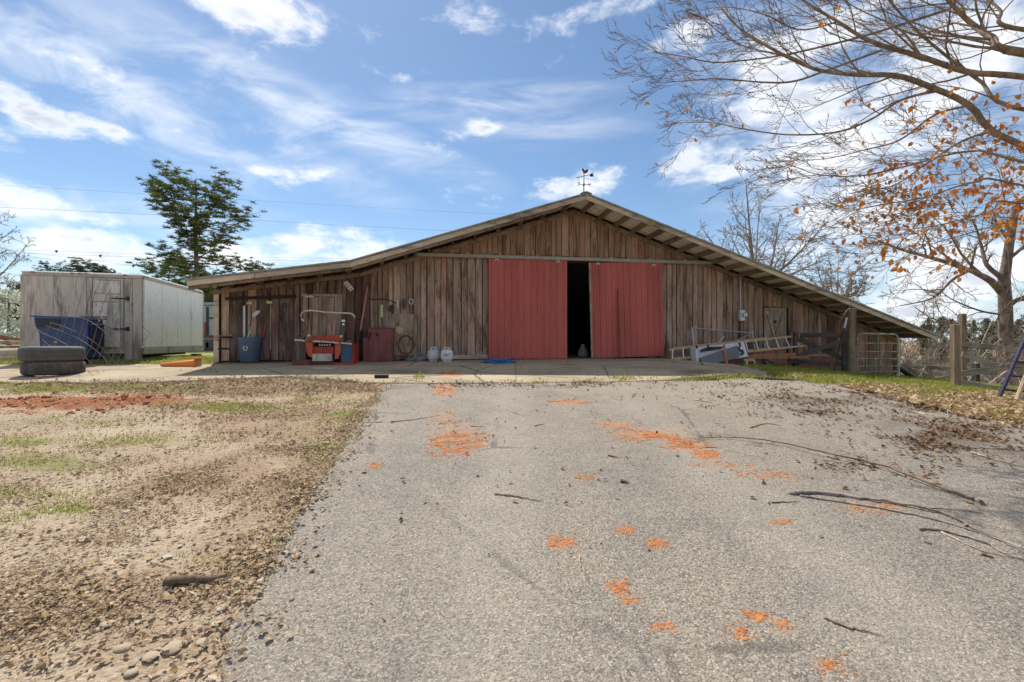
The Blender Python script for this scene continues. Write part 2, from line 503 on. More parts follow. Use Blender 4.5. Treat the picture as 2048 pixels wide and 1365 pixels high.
M_bucket = plain('black_plastic', (.028, .026, .026), .55, var=.2)
M_bluehose = plain('blue_hose', (.030, .165, .42), .45, var=.2)
M_cable = plain('grey_cable', (.30, .29, .28), .5, var=.2)
M_trailerwood = wood('trailer_ply', (.36, .31, .26), (.56, .495, .43), (.60, .545, .48), fine=38, vary=.08)
M_trailerdoor = wood('trailer_door_paint', (.48, .45, .40), (.68, .64, .57), (.66, .63, .57), fine=30, vary=.06)
M_greypost = wood('grey_post_wood', (.30, .26, .22), (.46, .41, .355), (.44, .40, .35), vary=.22)
M_trailerwhite = worn('trailer_white_panel', (.88, .85, .79), (.66, .59, .48), .30, .4, 2.6)
M_trailerrail = worn('trailer_rail', (.45, .42, .34), (.28, .25, .16), .4, .6, 3)
M_redlens = plain('red_lens', (.50, .05, .035), .25, var=.1, bump=0)
M_binblue = plain('blue_bin_plastic', (.018, .050, .150), .42, var=.12, bump=.05)
M_bindark = plain('dark_blue_plastic', (.010, .016, .038), .5, var=.2)
M_tyre = plain('tyre_rubber', (.11, .105, .10), .75, var=.28, scale=9, bump=.3, spec=.3)
M_tyrebrown = worn('dusty_tyre_rubber', (.075, .068, .064), (.17, .125, .095), .5, .85, 5)
M_cone = plain('orange_cone', (.72, .20, .025), .5, var=.12)
M_conegrey = plain('cone_inside', (.40, .34, .28), .6)
M_wire = plain('rusty_wire', (.26, .17, .12), .7, .2, var=.25)
M_block = plain('concrete_block', (.33, .30, .26), .9, var=.2, scale=12, bump=.4)
M_postwood = wood('post_wood', (.165, .115, .070), (.29, .21, .135), (.25, .20, .145), vary=.15)
M_railwood = wood('rail_wood', (.20, .165, .125), (.33, .285, .23), (.32, .29, .25), axis='x', vary=.15)
M_darkrail = wood('dark_rail_wood', (.060, .050, .044), (.12, .10, .085), (.12, .105, .09), axis='x', vary=.2)
M_gategreen = worn('gate_green_paint', (.16, .20, .16), (.40, .33, .20), .62, .55, 2.2)
M_purple = worn('navy_ladder_paint', (.040, .036, .085), (.10, .09, .10), .3, .5, 8)
M_aluminium = plain('aluminium', (.60, .60, .59), .35, .8, var=.1)
M_fibreglass = worn('ladder_rail_orange', (.52, .36, .20), (.34, .22, .13), .35, .6, 6)
M_appl = worn('appliance_white', (.62, .63, .66), (.36, .34, .33), .25, .4, 5)
M_applgrey = plain('appliance_grey', (.135, .150, .168), .5, .1, var=.12)
M_strap = plain('orange_strap', (.50, .16, .07), .7, var=.2)
M_brick = plain('brick', (.20, .105, .080), .9, var=.3, scale=14)
M_foundation = plain('clay_foundation', (.30, .145, .085), .95, var=.3, scale=5, bump=.5)
M_lightwood = wood('fresh_wood', (.34, .24, .15), (.50, .38, .25), axis='x', vary=.2)
M_yellowtool = plain('pale_yellow_plastic', (.52, .52, .30), .5)
M_lightgreen = plain('pale_green_cord', (.45, .52, .36), .6)
M_sawblade = plain('pale_disc', (.55, .44, .27), .6, var=.2)
M_tealroof = plain('teal_roof', (.25, .43, .38), .5)
M_vanwhite = plain('van_grey', (.42, .42, .40), .5)
M_sack = plain('white_sack', (.62, .62, .62), .7)
M_beam_red = worn('reddish_beam', (.30, .12, .075), (.38, .30, .22), .5, .85, 4)
M_concretechunk = plain('sawn_log_wood', (.40, .35, .24), .9, var=.25)
M_barkgrey = bark('grey_bark', (.17, .145, .125))
M_barkoak = bark('oak_bark', (.145, .112, .088))
M_barkbeech = bark('beech_bark', (.21, .155, .108), 14)
M_barkpine = bark('pine_bark', (.125, .090, .065))
M_needles = leafmat('pine_needles', (.060, .085, .026), (.115, .140, .044), (.190, .205, .075), .4)
M_farneedles = leafmat('far_needles', (.075, .095, .050), (.105, .125, .064), (.145, .155, .085), .3)
M_blossom = leafmat('white_blossom', (.66, .66, .58), (.82, .82, .76), (.52, .56, .40), .4)
M_beechleaf = leafmat('copper_leaves', (.50, .180, .040), (.74, .33, .075), (.46, .17, .095), .52)
M_farbark = bark('far_bark', (.19, .155, .125))
M_palewood = bark('pale_dead_wood', (.30, .265, .225))
M_litter = leafmat('dead_leaf', (.22, .145, .088), (.40, .285, .185), (.58, .46, .33), .15)
M_litterlight = leafmat('dry_leaf', (.30, .19, .10), (.46, .33, .19), (.58, .46, .31), .2)
M_litterdark = leafmat('dark_dead_leaf', (.085, .048, .030), (.165, .098, .058), (.33, .22, .14), .1)
M_grass = leafmat('grass_blade', (.19, .215, .034), (.32, .335, .065), (.48, .44, .18), .45)
M_stone = leafmat('pebble', (.28, .21, .145), (.38, .30, .215), (.46, .40, .32), 0.0)
M_clay = plain('orange_clay', (.42, .155, .048), .95, var=.5, scale=24, bump=.5)
M_redclay = plain('red_clay', (.33, .125, .058), .95, var=.35, scale=6, bump=.6)
M_twig = bark('twig_bark', (.16, .115, .08), 30)
M_twigpale = bark('pale_twig', (.36, .29, .215), 30)
M_twiggrey = bark('grey_twig', (.235, .20, .17), 30)

# ground, drive, apron
def ground_material():
    m, t, b = newmat('yard_ground')
    co = t.n('ShaderNodeNewGeometry').outputs['Position']
    at = t.n('ShaderNodeAttribute', attribute_name='mask')
    sp = t.n('ShaderNodeSeparateColor'); t.put(sp.inputs[0], at.outputs['Color'])
    gr, lf, cl = sp.outputs
    n1 = t.noise(co, 1.3, 5, .6); n2 = t.noise(co, 22, 5, .7); n3 = t.noise(co, 90, 3, .7)
    vc = t.vor(co, 38, out='Color'); vd = t.vor(co, 38)
    vs = t.n('ShaderNodeSeparateColor'); t.put(vs.inputs[0], vc)
    dirt = t.ramp(t.m('ADD', t.m('MULTIPLY', n1, .45), t.m('MULTIPLY', n2, .55)), [(.32, (.26, .185, .120)), (.5, (.45, .350, .245)), (.68, (.60, .50, .38))])
    peb = t.ramp(vs.outputs[0], [(0, (.20, .145, .095)), (.5, (.36, .285, .20)), (1, (.50, .43, .34))])
    dirt = t.mix(t.m('MULTIPLY', t.sstep(n2, .44, .62), .65), dirt, peb)
    lit = t.ramp(n3, [(.3, (.16, .105, .066)), (.5, (.34, .245, .160)), (.72, (.54, .42, .295))])
    grass = t.ramp(n3, [(.3, (.095, .115, .028)), (.5, (.190, .205, .055)), (.72, (.33, .31, .125))])
    clay = t.ramp(n2, [(.3, (.18, .070, .032)), (.55, (.34, .135, .062)), (.75, (.44, .20, .10))])
    nn = t.m('SUBTRACT', t.m('ADD', t.m('MULTIPLY', n2, .6), t.m('MULTIPLY', n3, .4)), .5)
    def edge(x): return t.sstep(t.m('ADD', x, t.m('MULTIPLY', nn, 2.2)), .35, .65)
    col = t.mix(edge(lf), dirt, lit)
    col = t.mix(edge(gr), col, grass)
    col = t.mix(edge(cl), col, clay)
    t.put(b.inputs['Base Color'], col)
    b.inputs['Roughness'].default_value = .95
    b.inputs['Specular IOR Level'].default_value = .1
    h = t.m('ADD', t.m('MULTIPLY', n3, .5), t.m('ADD', n2, t.m('MULTIPLY', vd, -.6)))
    t.put(b.inputs['Normal'], t.bump(h, .9, .02))
    return m
def drive_material():
    m, t, b = newmat('worn_asphalt')
    co = t.n('ShaderNodeNewGeometry').outputs['Position']
    at = t.n('ShaderNodeAttribute', attribute_name='mask')
    sp = t.n('ShaderNodeSeparateColor'); t.put(sp.inputs[0], at.outputs['Color'])
    w = t.noise(co, 30, 2, .5, out=1)
    wv = t.n('ShaderNodeVectorMath', operation='MULTIPLY_ADD'); t.put(wv.inputs[0], w); wv.inputs[1].default_value = (.02, .02, .02); t.put(wv.inputs[2], co)
    vc = t.vor(wv.outputs[0], 92, out='Color'); vd = t.vor(wv.outputs[0], 78)
    ve = t.vor(wv.outputs[0], 92, feature='DISTANCE_TO_EDGE')
    vs = t.n('ShaderNodeSeparateColor'); t.put(vs.inputs[0], vc)
    grit = t.noise(co, 260, 2, .6)
    stone = t.ramp(vs.outputs[0], [(0, (.170, .148, .121)), (.3, (.262, .228, .187)), (.7, (.340, .296, .242)), (1, (.47, .412, .338))])
    big = t.noise(co, .55, 5, .6); mid = t.noise(co, 3.0, 4, .6)
    bind = (.11, .097, .083, 1)
    col = t.mix(t.sstep(ve, .10, .03), stone, bind)
    col = t.mix(.35, col, t.ramp(grit, [(.3, (.14, .124, .104)), (.7, (.37, .328, .27))]))
    miss = t.sstep(vs.outputs[1], .80, .90)
    col = t.mix(t.m('MULTIPLY', miss, .8), col, (.11, .10, .092, 1))
    tone = t.ramp(t.m('ADD', t.m('MULTIPLY', big, .6), t.m('MULTIPLY', mid, .4)), [(.3, (.74, .74, .76)), (.5, (1, .985, .96)), (.7, (1.20, 1.13, 1.03))])
    col = t.mix(1.0, col, tone, 'MULTIPLY')
    # worn wheel lanes, hairline cracks, dark blots
    sx = t.n('ShaderNodeSeparateXYZ'); t.put(sx.inputs[0], co)
    ln = t.m('ADD', t.m('SUBTRACT', sx.outputs[0], t.m('MULTIPLY', sx.outputs[1], .02)), t.m('MULTIPLY', t.m('SUBTRACT', big, .5), .9))
    lane = t.m('MAXIMUM', t.sstep(t.m('ABSOLUTE', t.m('ADD', ln, .15)), .45, .1), t.sstep(t.m('ABSOLUTE', t.m('SUBTRACT', ln, 1.65)), .45, .1))
    col = t.mix(t.m('MULTIPLY', lane, .16), col, (.44, .39, .32, 1))
    ck = t.vor(t.map(wv.outputs[0], (1, 1, 0)), .38, feature='DISTANCE_TO_EDGE')
    ckl = t.m('MULTIPLY', t.sstep(t.m('ADD', ck, t.m('MULTIPLY', t.m('SUBTRACT', mid, .5), .06)), .009, .002), t.sstep(big, .48, .6))
    col = t.mix(t.m('MULTIPLY', ckl, .6), col, (.08, .07, .06, 1))
    blot = t.sstep(t.noise(t.map(co, (1, 1, 0), (7, 3, 0)), 1.4, 6, .7), .60, .76)
    col = t.mix(t.m('MULTIPLY', blot, .38), col, (.13, .115, .10, 1))
    # dusty tan film nearer the barn, clay smears, dark leaf stains: from the mask
    dust = t.m('MULTIPLY', t.sstep(t.m('ADD', sp.outputs[1], t.m('MULTIPLY', t.m('SUBTRACT', mid, .5), .9)), .2, .9), .55)
    col = t.mix(dust, col, (.335, .285, .225, 1))
    fine = t.noise(co, 45, 4, .7)
    cl = t.sstep(t.m('ADD', sp.outputs[0], t.m('MULTIPLY', t.m('SUBTRACT', fine, .5), 1.5)), .32, .75)
    col = t.mix(t.m('MULTIPLY', cl, .62), col, (.47, .20, .075, 1))
    st = t.sstep(t.m('ADD', sp.outputs[2], t.m('MULTIPLY', t.m('SUBTRACT', fine, .5), 1.2)), .35, .85)
    col = t.mix(t.m('MULTIPLY', st, .55), col, (.12, .082, .055, 1))
    t.put(b.inputs['Base Color'], col)
    t.put(b.inputs['Roughness'], t.lin(vs.outputs[2], 0, 1, .62, .92))
    b.inputs['Specular IOR Level'].default_value = .3
    t.put(b.inputs['Normal'], t.bump(t.m('SUBTRACT', t.m('MULTIPLY', vs.outputs[0], .35), t.m('ADD', vd, t.m('MULTIPLY', miss, .5))), .65, .009))
    return m
def apron_material():
    m, t, b = newmat('old_concrete')
    co = t.n('ShaderNodeNewGeometry').outputs['Position']
    at = t.n('ShaderNodeAttribute', attribute_name='mask')
    sp = t.n('ShaderNodeSeparateColor'); t.put(sp.inputs[0], at.outputs['Color'])
    n1 = t.noise(t.map(co, (.6, 1, 1)), 1.1, 6, .65); n2 = t.noise(co, 14, 5, .7); n3 = t.noise(co, 120, 2, .6)
    f = t.m('ADD', t.m('MULTIPLY', n1, .6), t.m('MULTIPLY', n2, .4))
    col = t.ramp(f, [(.30, (.19, .155, .115)), (.46, (.345, .275, .185)), (.58, (.435, .355, .245)), (.75, (.50, .42, .30))])
    col = t.mix(t.m('MULTIPLY', t.sstep(n3, .56, .7), .4), col, (.22, .18, .13, 1))
    stn = t.sstep(t.noise(t.map(co, (.45, 1.3, 1), (4, 2, 0)), 1.9, 6, .66), .54, .70)
    col = t.mix(t.m('MULTIPLY', stn, .6), col, (.16, .13, .10, 1))
    ck = t.vor(t.map(co, (1, 1, 0)), .42, feature='DISTANCE_TO_EDGE')
    ckn = t.m('ADD', ck, t.m('MULTIPLY', t.m('SUBTRACT', n2, .5), .03))
    col = t.mix(t.m('MULTIPLY', t.sstep(ckn, .010, .004), .75), col, (.09, .07, .05, 1))
    fine = t.noise(co, 45, 4, .7)
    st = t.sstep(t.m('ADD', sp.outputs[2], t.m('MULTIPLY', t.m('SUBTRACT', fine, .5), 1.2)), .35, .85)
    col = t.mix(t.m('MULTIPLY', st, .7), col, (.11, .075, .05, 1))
    cl = t.sstep(t.m('ADD', sp.outputs[0], t.m('MULTIPLY', t.m('SUBTRACT', fine, .5), 1.5)), .32, .75)
    col = t.mix(t.m('MULTIPLY', cl, .85), col, (.47, .20, .075, 1))
    t.put(b.inputs['Base Color'], col)
    b.inputs['Roughness'].default_value = .9
    b.inputs['Specular IOR Level'].default_value = .2
    t.put(b.inputs['Normal'], t.bump(t.m('ADD', n2, t.m('MULTIPLY', n3, .4)), .4, .01))
    return m
M_ground, M_drive, M_apron = ground_material(), drive_material(), apron_material()
# ------------------------------------------------------------------ ground, drive and apron
def blobs(x, y, z, L):
    yy = np.maximum(y, .6)
    px, py = PX(x, yy, z)
    m = np.zeros_like(px)
    for (cx, cy, rx, ry, a) in L:
        d = ((px - cx) / rx) ** 2 + ((py - cy) / ry) ** 2
        m = np.maximum(m, a * np.exp(-d * .9))
    return np.where(y > .6, m, 0)
B_GRASS = [(130, 774, 190, 12, 1), (330, 778, 130, 9, .7), (480, 815, 120, 12, .9), (100, 930, 150, 24, .62), (60, 885, 90, 14, .6), (140, 1018, 60, 14, .9),
           (250, 885, 200, 14, .5), (640, 905, 45, 28, .75), (690, 830, 60, 14, .7), (60, 990, 120, 18, .55), (540, 1092, 14, 9, .9), (620, 800, 90, 10, .5),
           (330, 950, 60, 14, .5), (180, 845, 120, 9, .45), (430, 1120, 60, 14, .4), (700, 860, 40, 14, .6), (30, 1040, 60, 20, .5)]
B_LEAF = [(560, 775, 330, 22, 1), (250, 768, 280, 10, .5), (580, 850, 210, 60, .85), (440, 960, 190, 55, .95), (620, 900, 90, 70, .8), (520, 1040, 120, 60, .7),
          (250, 1190, 330, 60, .8), (120, 1010, 170, 18, .55), (330, 1290, 300, 50, .7), (470, 1120, 110, 80, .75), (170, 1080, 150, 14, .45), (60, 1250, 160, 60, .6)]
B_CLAY = [(130, 812, 170, 13, 1.1), (290, 805, 110, 11, .95), (330, 820, 60, 7, .7), (40, 830, 80, 6, .6)]
B_RLEAF = [(1960, 815, 130, 20, 1), (2100, 830, 120, 30, 1), (1760, 782, 90, 9, .6), (1600, 757, 80, 4, .3), (1450, 738, 60, 9, .9)]
# edges of the paved drive, from the photograph
EL = G(*np.array([(405, 1365), (470, 1250), (540, 1120), (600, 1020), (655, 930), (700, 865), (735, 815), (762, 776)], float).T)
ER = G(*np.array([(2400, 935), (2200, 880), (2048, 838), (1900, 806), (1800, 787), (1700, 771), (1600, 761), (1490, 753)], float).T)
AF = G(*np.array([(-900, 800), (-300, 772), (40, 768), (330, 766), (580, 755), (700, 766), (800, 770), (1000, 769), (1300, 765), (1400, 758), (1490, 750), (1540, 745)], float).T)
def xl(y):
    s = (EL[1, 0] - EL[0, 0]) / (EL[1, 1] - EL[0, 1])
    return np.where(y < EL[0, 1], EL[0, 0] + (y - EL[0, 1]) * s * .8, np.interp(y, EL[:, 1], EL[:, 0]))
_o = np.argsort(ER[:, 1])
def xr(y):
    return np.interp(y, ER[_o, 1], ER[_o, 0], left=ER[_o[0], 0] + 1.5)
def yfront(x):
    o = np.argsort(AF[:, 0]); return np.interp(x, AF[o, 0], AF[o, 1])
def wall_y(x): return 12.8 + x * math.tan(TH)
def yback(x):
    return np.where(x > -7.4, wall_y(x) + .5, 11.2 + .02 * (x + 7.4))
APX = (-24.0, float(AF[-1, 0]))
def under_paving(x, y):
    a = (y < yfront(x) + .05) & (x > xl(y) + .05) & (x < xr(y) - .05) & (y > -7)
    b = (x > APX[0]) & (x < APX[1] - .1) & (y > yfront(x) - .02) & (y < yback(x) - .05)
    return a | b
def spaced(a, b, step, far, grow=1.18):
    c = list(np.arange(a, b + 1e-6, step)); s = step
    lo = []; x = a
    while x > -far: s *= grow; x -= s; lo.append(x)
    hi = []; x = b; s = step
    while x < far: s *= grow; x += s; hi.append(x)
    return np.array(lo[::-1] + c + hi)
gx = spaced(-15, 14, .11, 2500); gy = spaced(-4, 13, .11, 2500)
XX, YY = np.meshgrid(gx, gy)
ZZ = ground(XX, YY)
near = (np.abs(XX) < 30) & (YY < 30) & (YY > -8)
rel = (fbm(XX * 1.3, YY * 1.3, 4) - .5) * .05 + (fbm(XX * 6, YY * 6, 3) - .5) * .03
clm = blobs(XX, YY, ZZ, B_CLAY)
rel = rel + clm * (.05 + .22 * np.maximum(0, fbm(XX * 5, YY * 5, 3) - .42))
ZZ = ZZ + np.where(near, rel, 0) - np.where(under_paving(XX, YY), .06, 0) + np.where(near, 0, (fbm(XX * .05, YY * .05, 3) - .5) * .6 * (np.hypot(XX, YY) > 40))
nx, ny = len(gx), len(gy)
i = np.arange(ny - 1)[:, None] * nx; j = np.arange(nx - 1)[None, :]
q = np.stack([i + j, i + j + 1, i + nx + j + 1, i + nx + j], -1).reshape(-1, 4)
mb = MB().add(np.stack([XX, YY, ZZ], -1), q)
ground_ob = mb.build('ground', M_ground, None, smooth=2, at=(0, 0, 0))
struct(ground_ob, 'sandy yard with leaf litter and grass')
nz = fbm(XX * .7 + 40, YY * .7, 4)
m_gr = blobs(XX, YY, ZZ, B_GRASS)
m_lf = blobs(XX, YY, ZZ, B_LEAF)
rightbank = np.clip((XX - np.minimum(xr(YY), 20) + .35) / .5, 0, 1) * (YY < 40)
rightbank = np.maximum(rightbank, ((XX > APX[1] - .2) & (YY > 9)).astype(float))
rightbank = rightbank * ((PX(XX, np.maximum(YY, .6), ZZ)[0] > 1505) | (YY < 6))
rl = blobs(XX, YY, ZZ, B_RLEAF)
m_gr = np.maximum(m_gr, rightbank * np.clip(1.05 - rl * 1.2, 0, 1))
m_lf = np.maximum(m_lf, np.maximum((XX > 4) * rl, np.clip((XX - 13) / 4, 0, 1) * (YY < 420)))
m_gr = m_gr * (1 - np.clip((XX - 13.5) / 5, 0, 1) * (YY < 420))
back = ((YY > 11.0) & (XX < -7)).astype(float)
m_gr = np.maximum(m_gr, back * (.55 + .5 * (nz - .3)))
farm = np.clip((np.hypot(XX, YY) - 30) / 20, 0, 1)
m_gr = np.maximum(m_gr, farm * .8 * (XX < 14))
m_lf = np.maximum(m_lf, np.where(YY < 1.4, np.clip((nz - .42) * 4, 0, .8), 0))
def setmask(ob, r, g, b):
    a = ob.data.color_attributes.new('mask', 'FLOAT_COLOR', 'POINT')
    a.data.foreach_set('color', np.stack([r.ravel(), g.ravel(), b.ravel(), np.ones(r.size)], -1).astype(np.float32).ravel())
setmask(ground_ob, np.clip(m_gr, 0, 1), np.clip(m_lf, 0, 1), np.clip(clm, 0, 1))

# clay dropped by a tractor's wheels, and leaf drifts, on the paving
B_SMEAR = [(890, 780, 28, 16, .9), (915, 870, 62, 30, .62), (905, 905, 50, 14, .5), (885, 835, 40, 20, .5), (1135, 805, 42, 7, .9), (1230, 850, 50, 12, .7), (1290, 870, 90, 16, .72), (1375, 893, 50, 14, .7),
           (1410, 912, 30, 10, .9), (1440, 935, 60, 8, .45), (1540, 955, 70, 10, .4), (1120, 1090, 30, 14, .7), (1250, 1065, 20, 8, .6), (1320, 1092, 22, 9, .7), (1235, 1180, 24, 12, .7), (1260, 1208, 18, 7, .6),
           (1515, 1238, 20, 9, .8), (1480, 1273, 10, 10, .8), (1565, 1255, 12, 6, .7), (1660, 1335, 10, 12, .8), (748, 935, 14, 6, .7), (1000, 983, 40, 10, .35), (1150, 1110, 60, 30, .3), (1330, 1130, 60, 30, .3),
           (1740, 1022, 70, 10, .4), (905, 749, 26, 7, .9), (1170, 960, 20, 5, .4), (1560, 1050, 20, 8, .4), (1330, 1260, 16, 6, .6), (960, 790, 70, 16, .25)]
B_STAIN = [(1900, 880, 130, 32, 1), (1780, 850, 60, 18, .7), (1600, 800, 110, 14, .75), (1720, 800, 80, 14, .8), (1640, 825, 60, 10, .7), (2010, 905, 60, 10, .8), (1690, 940, 50, 14, .7), (1820, 955, 45, 10, .6),
           (1530, 835, 40, 6, .5), (1830, 815, 70, 12, .7), (800, 776, 60, 8, .6), (1100, 772, 400, 5, .5), (1290, 798, 40, 5, .5)]
ns, nt_ = 230, 280
s = np.linspace(0, 1, ns)[None, :]; t = np.linspace(0, 1, nt_)[:, None]
yend = yfront(EL[-1, 0] + s * (ER[-1, 0] - EL[-1, 0])) + .12
tt = t ** .62
DY = -7 + tt * (yend + 7)
wob = (fbm(DY * 2.3, DY * 0 + 3, 3) - .5) * .30 + (fbm(DY * 11, DY * 0 + 7, 3) - .5) * .14
DX = xl(DY) + wob + s * (xr(DY) + (fbm(DY * 2, DY * 0 + 9, 3) - .5) * .3 - xl(DY) - wob)
DZ = ground(DX, DY) + .004 + (fbm(DX * .9, DY * .9, 3) - .5) * .02 + .012 * np.minimum(1, np.minimum(s, 1 - s) * 40)
i = np.arange(nt_ - 1)[:, None] * ns; j = np.arange(ns - 1)[None, :]
q = np.stack([i + j, i + j + 1, i + ns + j + 1, i + ns + j], -1).reshape(-1, 4)
mb = MB().add(np.stack([DX, DY, DZ], -1), q)
edge = np.concatenate([np.arange(nt_) * ns, np.arange(nt_) * ns + ns - 1])
ev = np.stack([DX, DY, DZ], -1).reshape(-1, 3)[edge] - np.array([0, 0, .07])
mb.add(ev)
a_ = np.arange(nt_ - 1)
mb.Q.append(np.stack([a_ * ns, a_ * ns + ns, nt_ * ns + a_ + 1, nt_ * ns + a_], -1))
mb.Q.append(np.stack([a_ * ns + ns - 1, nt_ * ns + nt_ + a_, nt_ * ns + nt_ + a_ + 1, a_ * ns + 2 * ns - 1], -1))
drive = mb.build('driveway', M_drive, None, smooth=2, at=(0, 0, 0))
struct(drive, 'worn pale grey asphalt driveway')
pad = np.zeros(2 * nt_)
cat2 = lambda a: np.concatenate([a.ravel(), pad])
dust = np.clip((DY - 4.2) / 4.5, 0, 1) * (.5 + .5 * np.clip((DX + 1) / 4, 0, 1))
setmask(drive, cat2(blobs(DX, DY, DZ, B_SMEAR)), cat2(dust), cat2(blobs(DX, DY, DZ, B_STAIN)))
def drive_z(x, y): return ground(x, y) + .016 + (fbm(np.asarray(x) * .9, np.asarray(y) * .9, 3) - .5) * .02
# concrete apron, as slabs with joints
AXs = np.linspace(APX[0], APX[1], 16)
def slab(x0, x1):
    n1, n2 = 16, 40
    sx = np.linspace(x0 + .004, x1 - .004, n1)[None, :]; tv = np.linspace(0, 1, n2)[:, None]
    y0 = yfront(sx) + (fbm(sx * 3, sx * 0, 3) - .5) * .25; y1 = yback(sx)
    yy = y0 + tv * (y1 - y0); xx = sx + 0 * yy
    zz = ground(xx, yy) + .026 + (fbm(xx * .6, yy * .6, 2) - .5) * .015
    i = np.arange(n2 - 1)[:, None] * n1; j = np.arange(n1 - 1)[None, :]
    q = np.stack([i + j, i + j + 1, i + n1 + j + 1, i + n1 + j], -1).reshape(-1, 4)
    mb = MB().add(np.stack([xx, yy, zz], -1), q)
    fr = np.stack([xx, yy, zz], -1)[0] - np.array([0, 0, .07])
    k = mb.n; mb.add(fr)
    a = np.arange(n1 - 1)
    mb.Q.append(np.stack([a + 1, a, k + a, k + a + 1], -1))
    return mb, xx, yy, zz, n1
apron = thing('concrete_apron', 'sunlit tan concrete apron before the barn', 'pavement', (0, 0, 0))
apron['kind'] = 'structure'
del apron['category']
for k in range(len(AXs) - 1):
    mb, xx, yy, zz, n1 = slab(AXs[k], AXs[k + 1])
    ob = mb.build('slab', M_apron, apron, smooth=2)
    pd = np.zeros(n1)
    c2 = lambda a: np.concatenate([a.ravel(), pd])
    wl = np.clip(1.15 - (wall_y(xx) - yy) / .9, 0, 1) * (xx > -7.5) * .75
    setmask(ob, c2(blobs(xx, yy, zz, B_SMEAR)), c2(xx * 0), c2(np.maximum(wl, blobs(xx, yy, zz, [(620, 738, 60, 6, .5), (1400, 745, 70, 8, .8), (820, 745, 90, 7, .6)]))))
def apron_z(x, y): return float(ground(x, y)) + .028

# ------------------------------------------------------------------ barn (built in its own frame: u, v, z)
OV = -1.15
barn = thing('barn', 'long weathered board barn with low gable roof and red sliding doors', 'barn', (BP[0], BP[1], 0), rotz=TH, local=True)
RL = W(368, 558.6, OV); RK = W(703, 520, OV); RP = W(1172, 386, OV); RR = W(1880, 672, OV)
PROF = [RL, RK, RP, RR]
def roof_z(u): return float(np.interp(u, [p[0] for p in PROF], [p[1] for p in PROF]))
DEPTH = 16.0
UL, UR = W(430, 700)[0], W(1799, 740)[0]
UT0, UT1 = W(833, 507, -.12)[0], W(1426, 528, -.12)[0]
ZT = 3.74
BASE = 0.885
roof = MB()
# roof: one ribbed sheet per metre of depth and slope
for k in range(3):
    (u0, z0), (u1, z1) = PROF[k], PROF[k + 1]
    if k == 2: u1, z1 = u1, z1
    nsh = 18; wv = (DEPTH + 1.3) / nsh
    for s_ in range(nsh):
        mb = MB(); v0 = OV - .04 + s_ * wv
        prof = []
        for rib in range(6):
            b_ = v0 + rib * wv / 6
            prof += [(b_, 0), (b_ + wv / 6 * .55, 0), (b_ + wv / 6 * .66, .022), (b_ + wv / 6 * .86, .022), (b_ + wv / 6 * .99, 0)]
        prof.append((v0 + wv + .0, 0))
        A = [(u0, v, z0 + h - .022) for v, h in prof]; B = [(u1, v, z1 + h - .022) for v, h in prof]
        n_ = len(prof)
        mb.add(A + B, [(i_, i_ + 1, n_ + i_ + 1, n_ + i_) for i_ in range(n_ - 1)])
        mb.build('roof_sheet', M_tin, barn)
# ridge cap
mb = MB()
for sgn, q_ in ((-1, RK), (1, RR)):
    d = Vector((q_[0] - RP[0], 0, q_[1] - RP[1])).normalized() * .16
    mb.prism([(RP[0], OV - .05, RP[1] + .03), (RP[0] + d.x, OV - .05, RP[1] + d.z + .03), (RP[0] + d.x, OV - .05, RP[1] + d.z + .015), (RP[0], OV - .05, RP[1] + .012)], (0, DEPTH, 0))
mb.build('ridge_cap', M_tintop, barn)
def along(p, q, u): return p[1] + (q[1] - p[1]) * (u - p[0]) / (q[0] - p[0])
def slope_beam(name, mat, p, q, u0, u1, dz, v0, v1, h, jit=.004):
    """board following the slope p-q from u0 to u1; its top dz under the roof line"""
    mb = MB()
    za, zb = along(p, q, u0) - dz, along(p, q, u1) - dz
    mb.prism([(u0, v0, za), (u1, v0, zb), (u1, v0, zb - h), (u0, v0, za - h)], (0, v1 - v0, 0))
    mb.V[-1] = mb.V[-1] + rng.uniform(-jit, jit, mb.V[-1].shape)
    return mb.build(name, mat, barn, bevel=.004)
# fascia boards (each length a board of its own)
for p, q, cuts in ((RL, RK, [RL[0] + .05, -6.3, -4.15]), (RK, RP, [-4.15, -2.4, -.6, RP[0]]), (RP, RR, [RP[0], 3.6, 5.9, 8.3, 10.8, RR[0] - .06])):
    for a, b_ in zip(cuts[:-1], cuts[1:]):
        slope_beam('fascia_board', M_trim, p, q, a + .004, b_ - .004, .045 + random.uniform(0, .008), OV, OV + .04, .12)
for a, b_ in ((-7.75, -5.4), (-5.4, -4.1)):
    slope_beam('lower_fascia_board', M_joist, RL, RK, a, b_, .165, OV + .06, OV + .10, .08)
for a, b_ in ((-4.1, -2.1), (-2.1, -.3), (-.3, 1.1)):
    slope_beam('lower_fascia_board', M_joist, RK, RP, a, b_, .165, OV + .06, OV + .10, .07)
for a, b_ in ((RL[0] + .02, RK[0]), ):
    slope_beam('roof_edge_strip', M_tintop, RL, RK, a, b_, -.004, OV - .03, OV + .01, .05)
slope_beam('roof_edge_strip', M_tintop, RK, RP, RK[0], RP[0], -.004, OV - .03, OV + .01, .05)
slope_beam('roof_edge_strip', M_tintop, RP, RR, RP[0], RR[0], -.004, OV - .03, OV + .01, .05)
# outlookers under the overhang
def outlooker(p, q, u, w=.06, h=.13, v0=OV + .05, v1=.3, drop=.03):
    mb = MB(); zt = along(p, q, u) - drop
    mb.bx(u - w / 2, u + w / 2, v0, v1, zt - h, zt, .003)
    mb.build('outlooker', M_joist, barn, bevel=.003)
u = RP[0] + .25
while u < RR[0] - .2:
    outlooker(RP, RR, u); u += .50
u = RP[0] - .35
while u > RK[0] + .1:
    outlooker(RK, RP, u, h=.12); u -= .62
u = RK[0] - .25
while u > RL[0] + .1:
    outlooker(RL, RK, u, h=.12); u -= .72
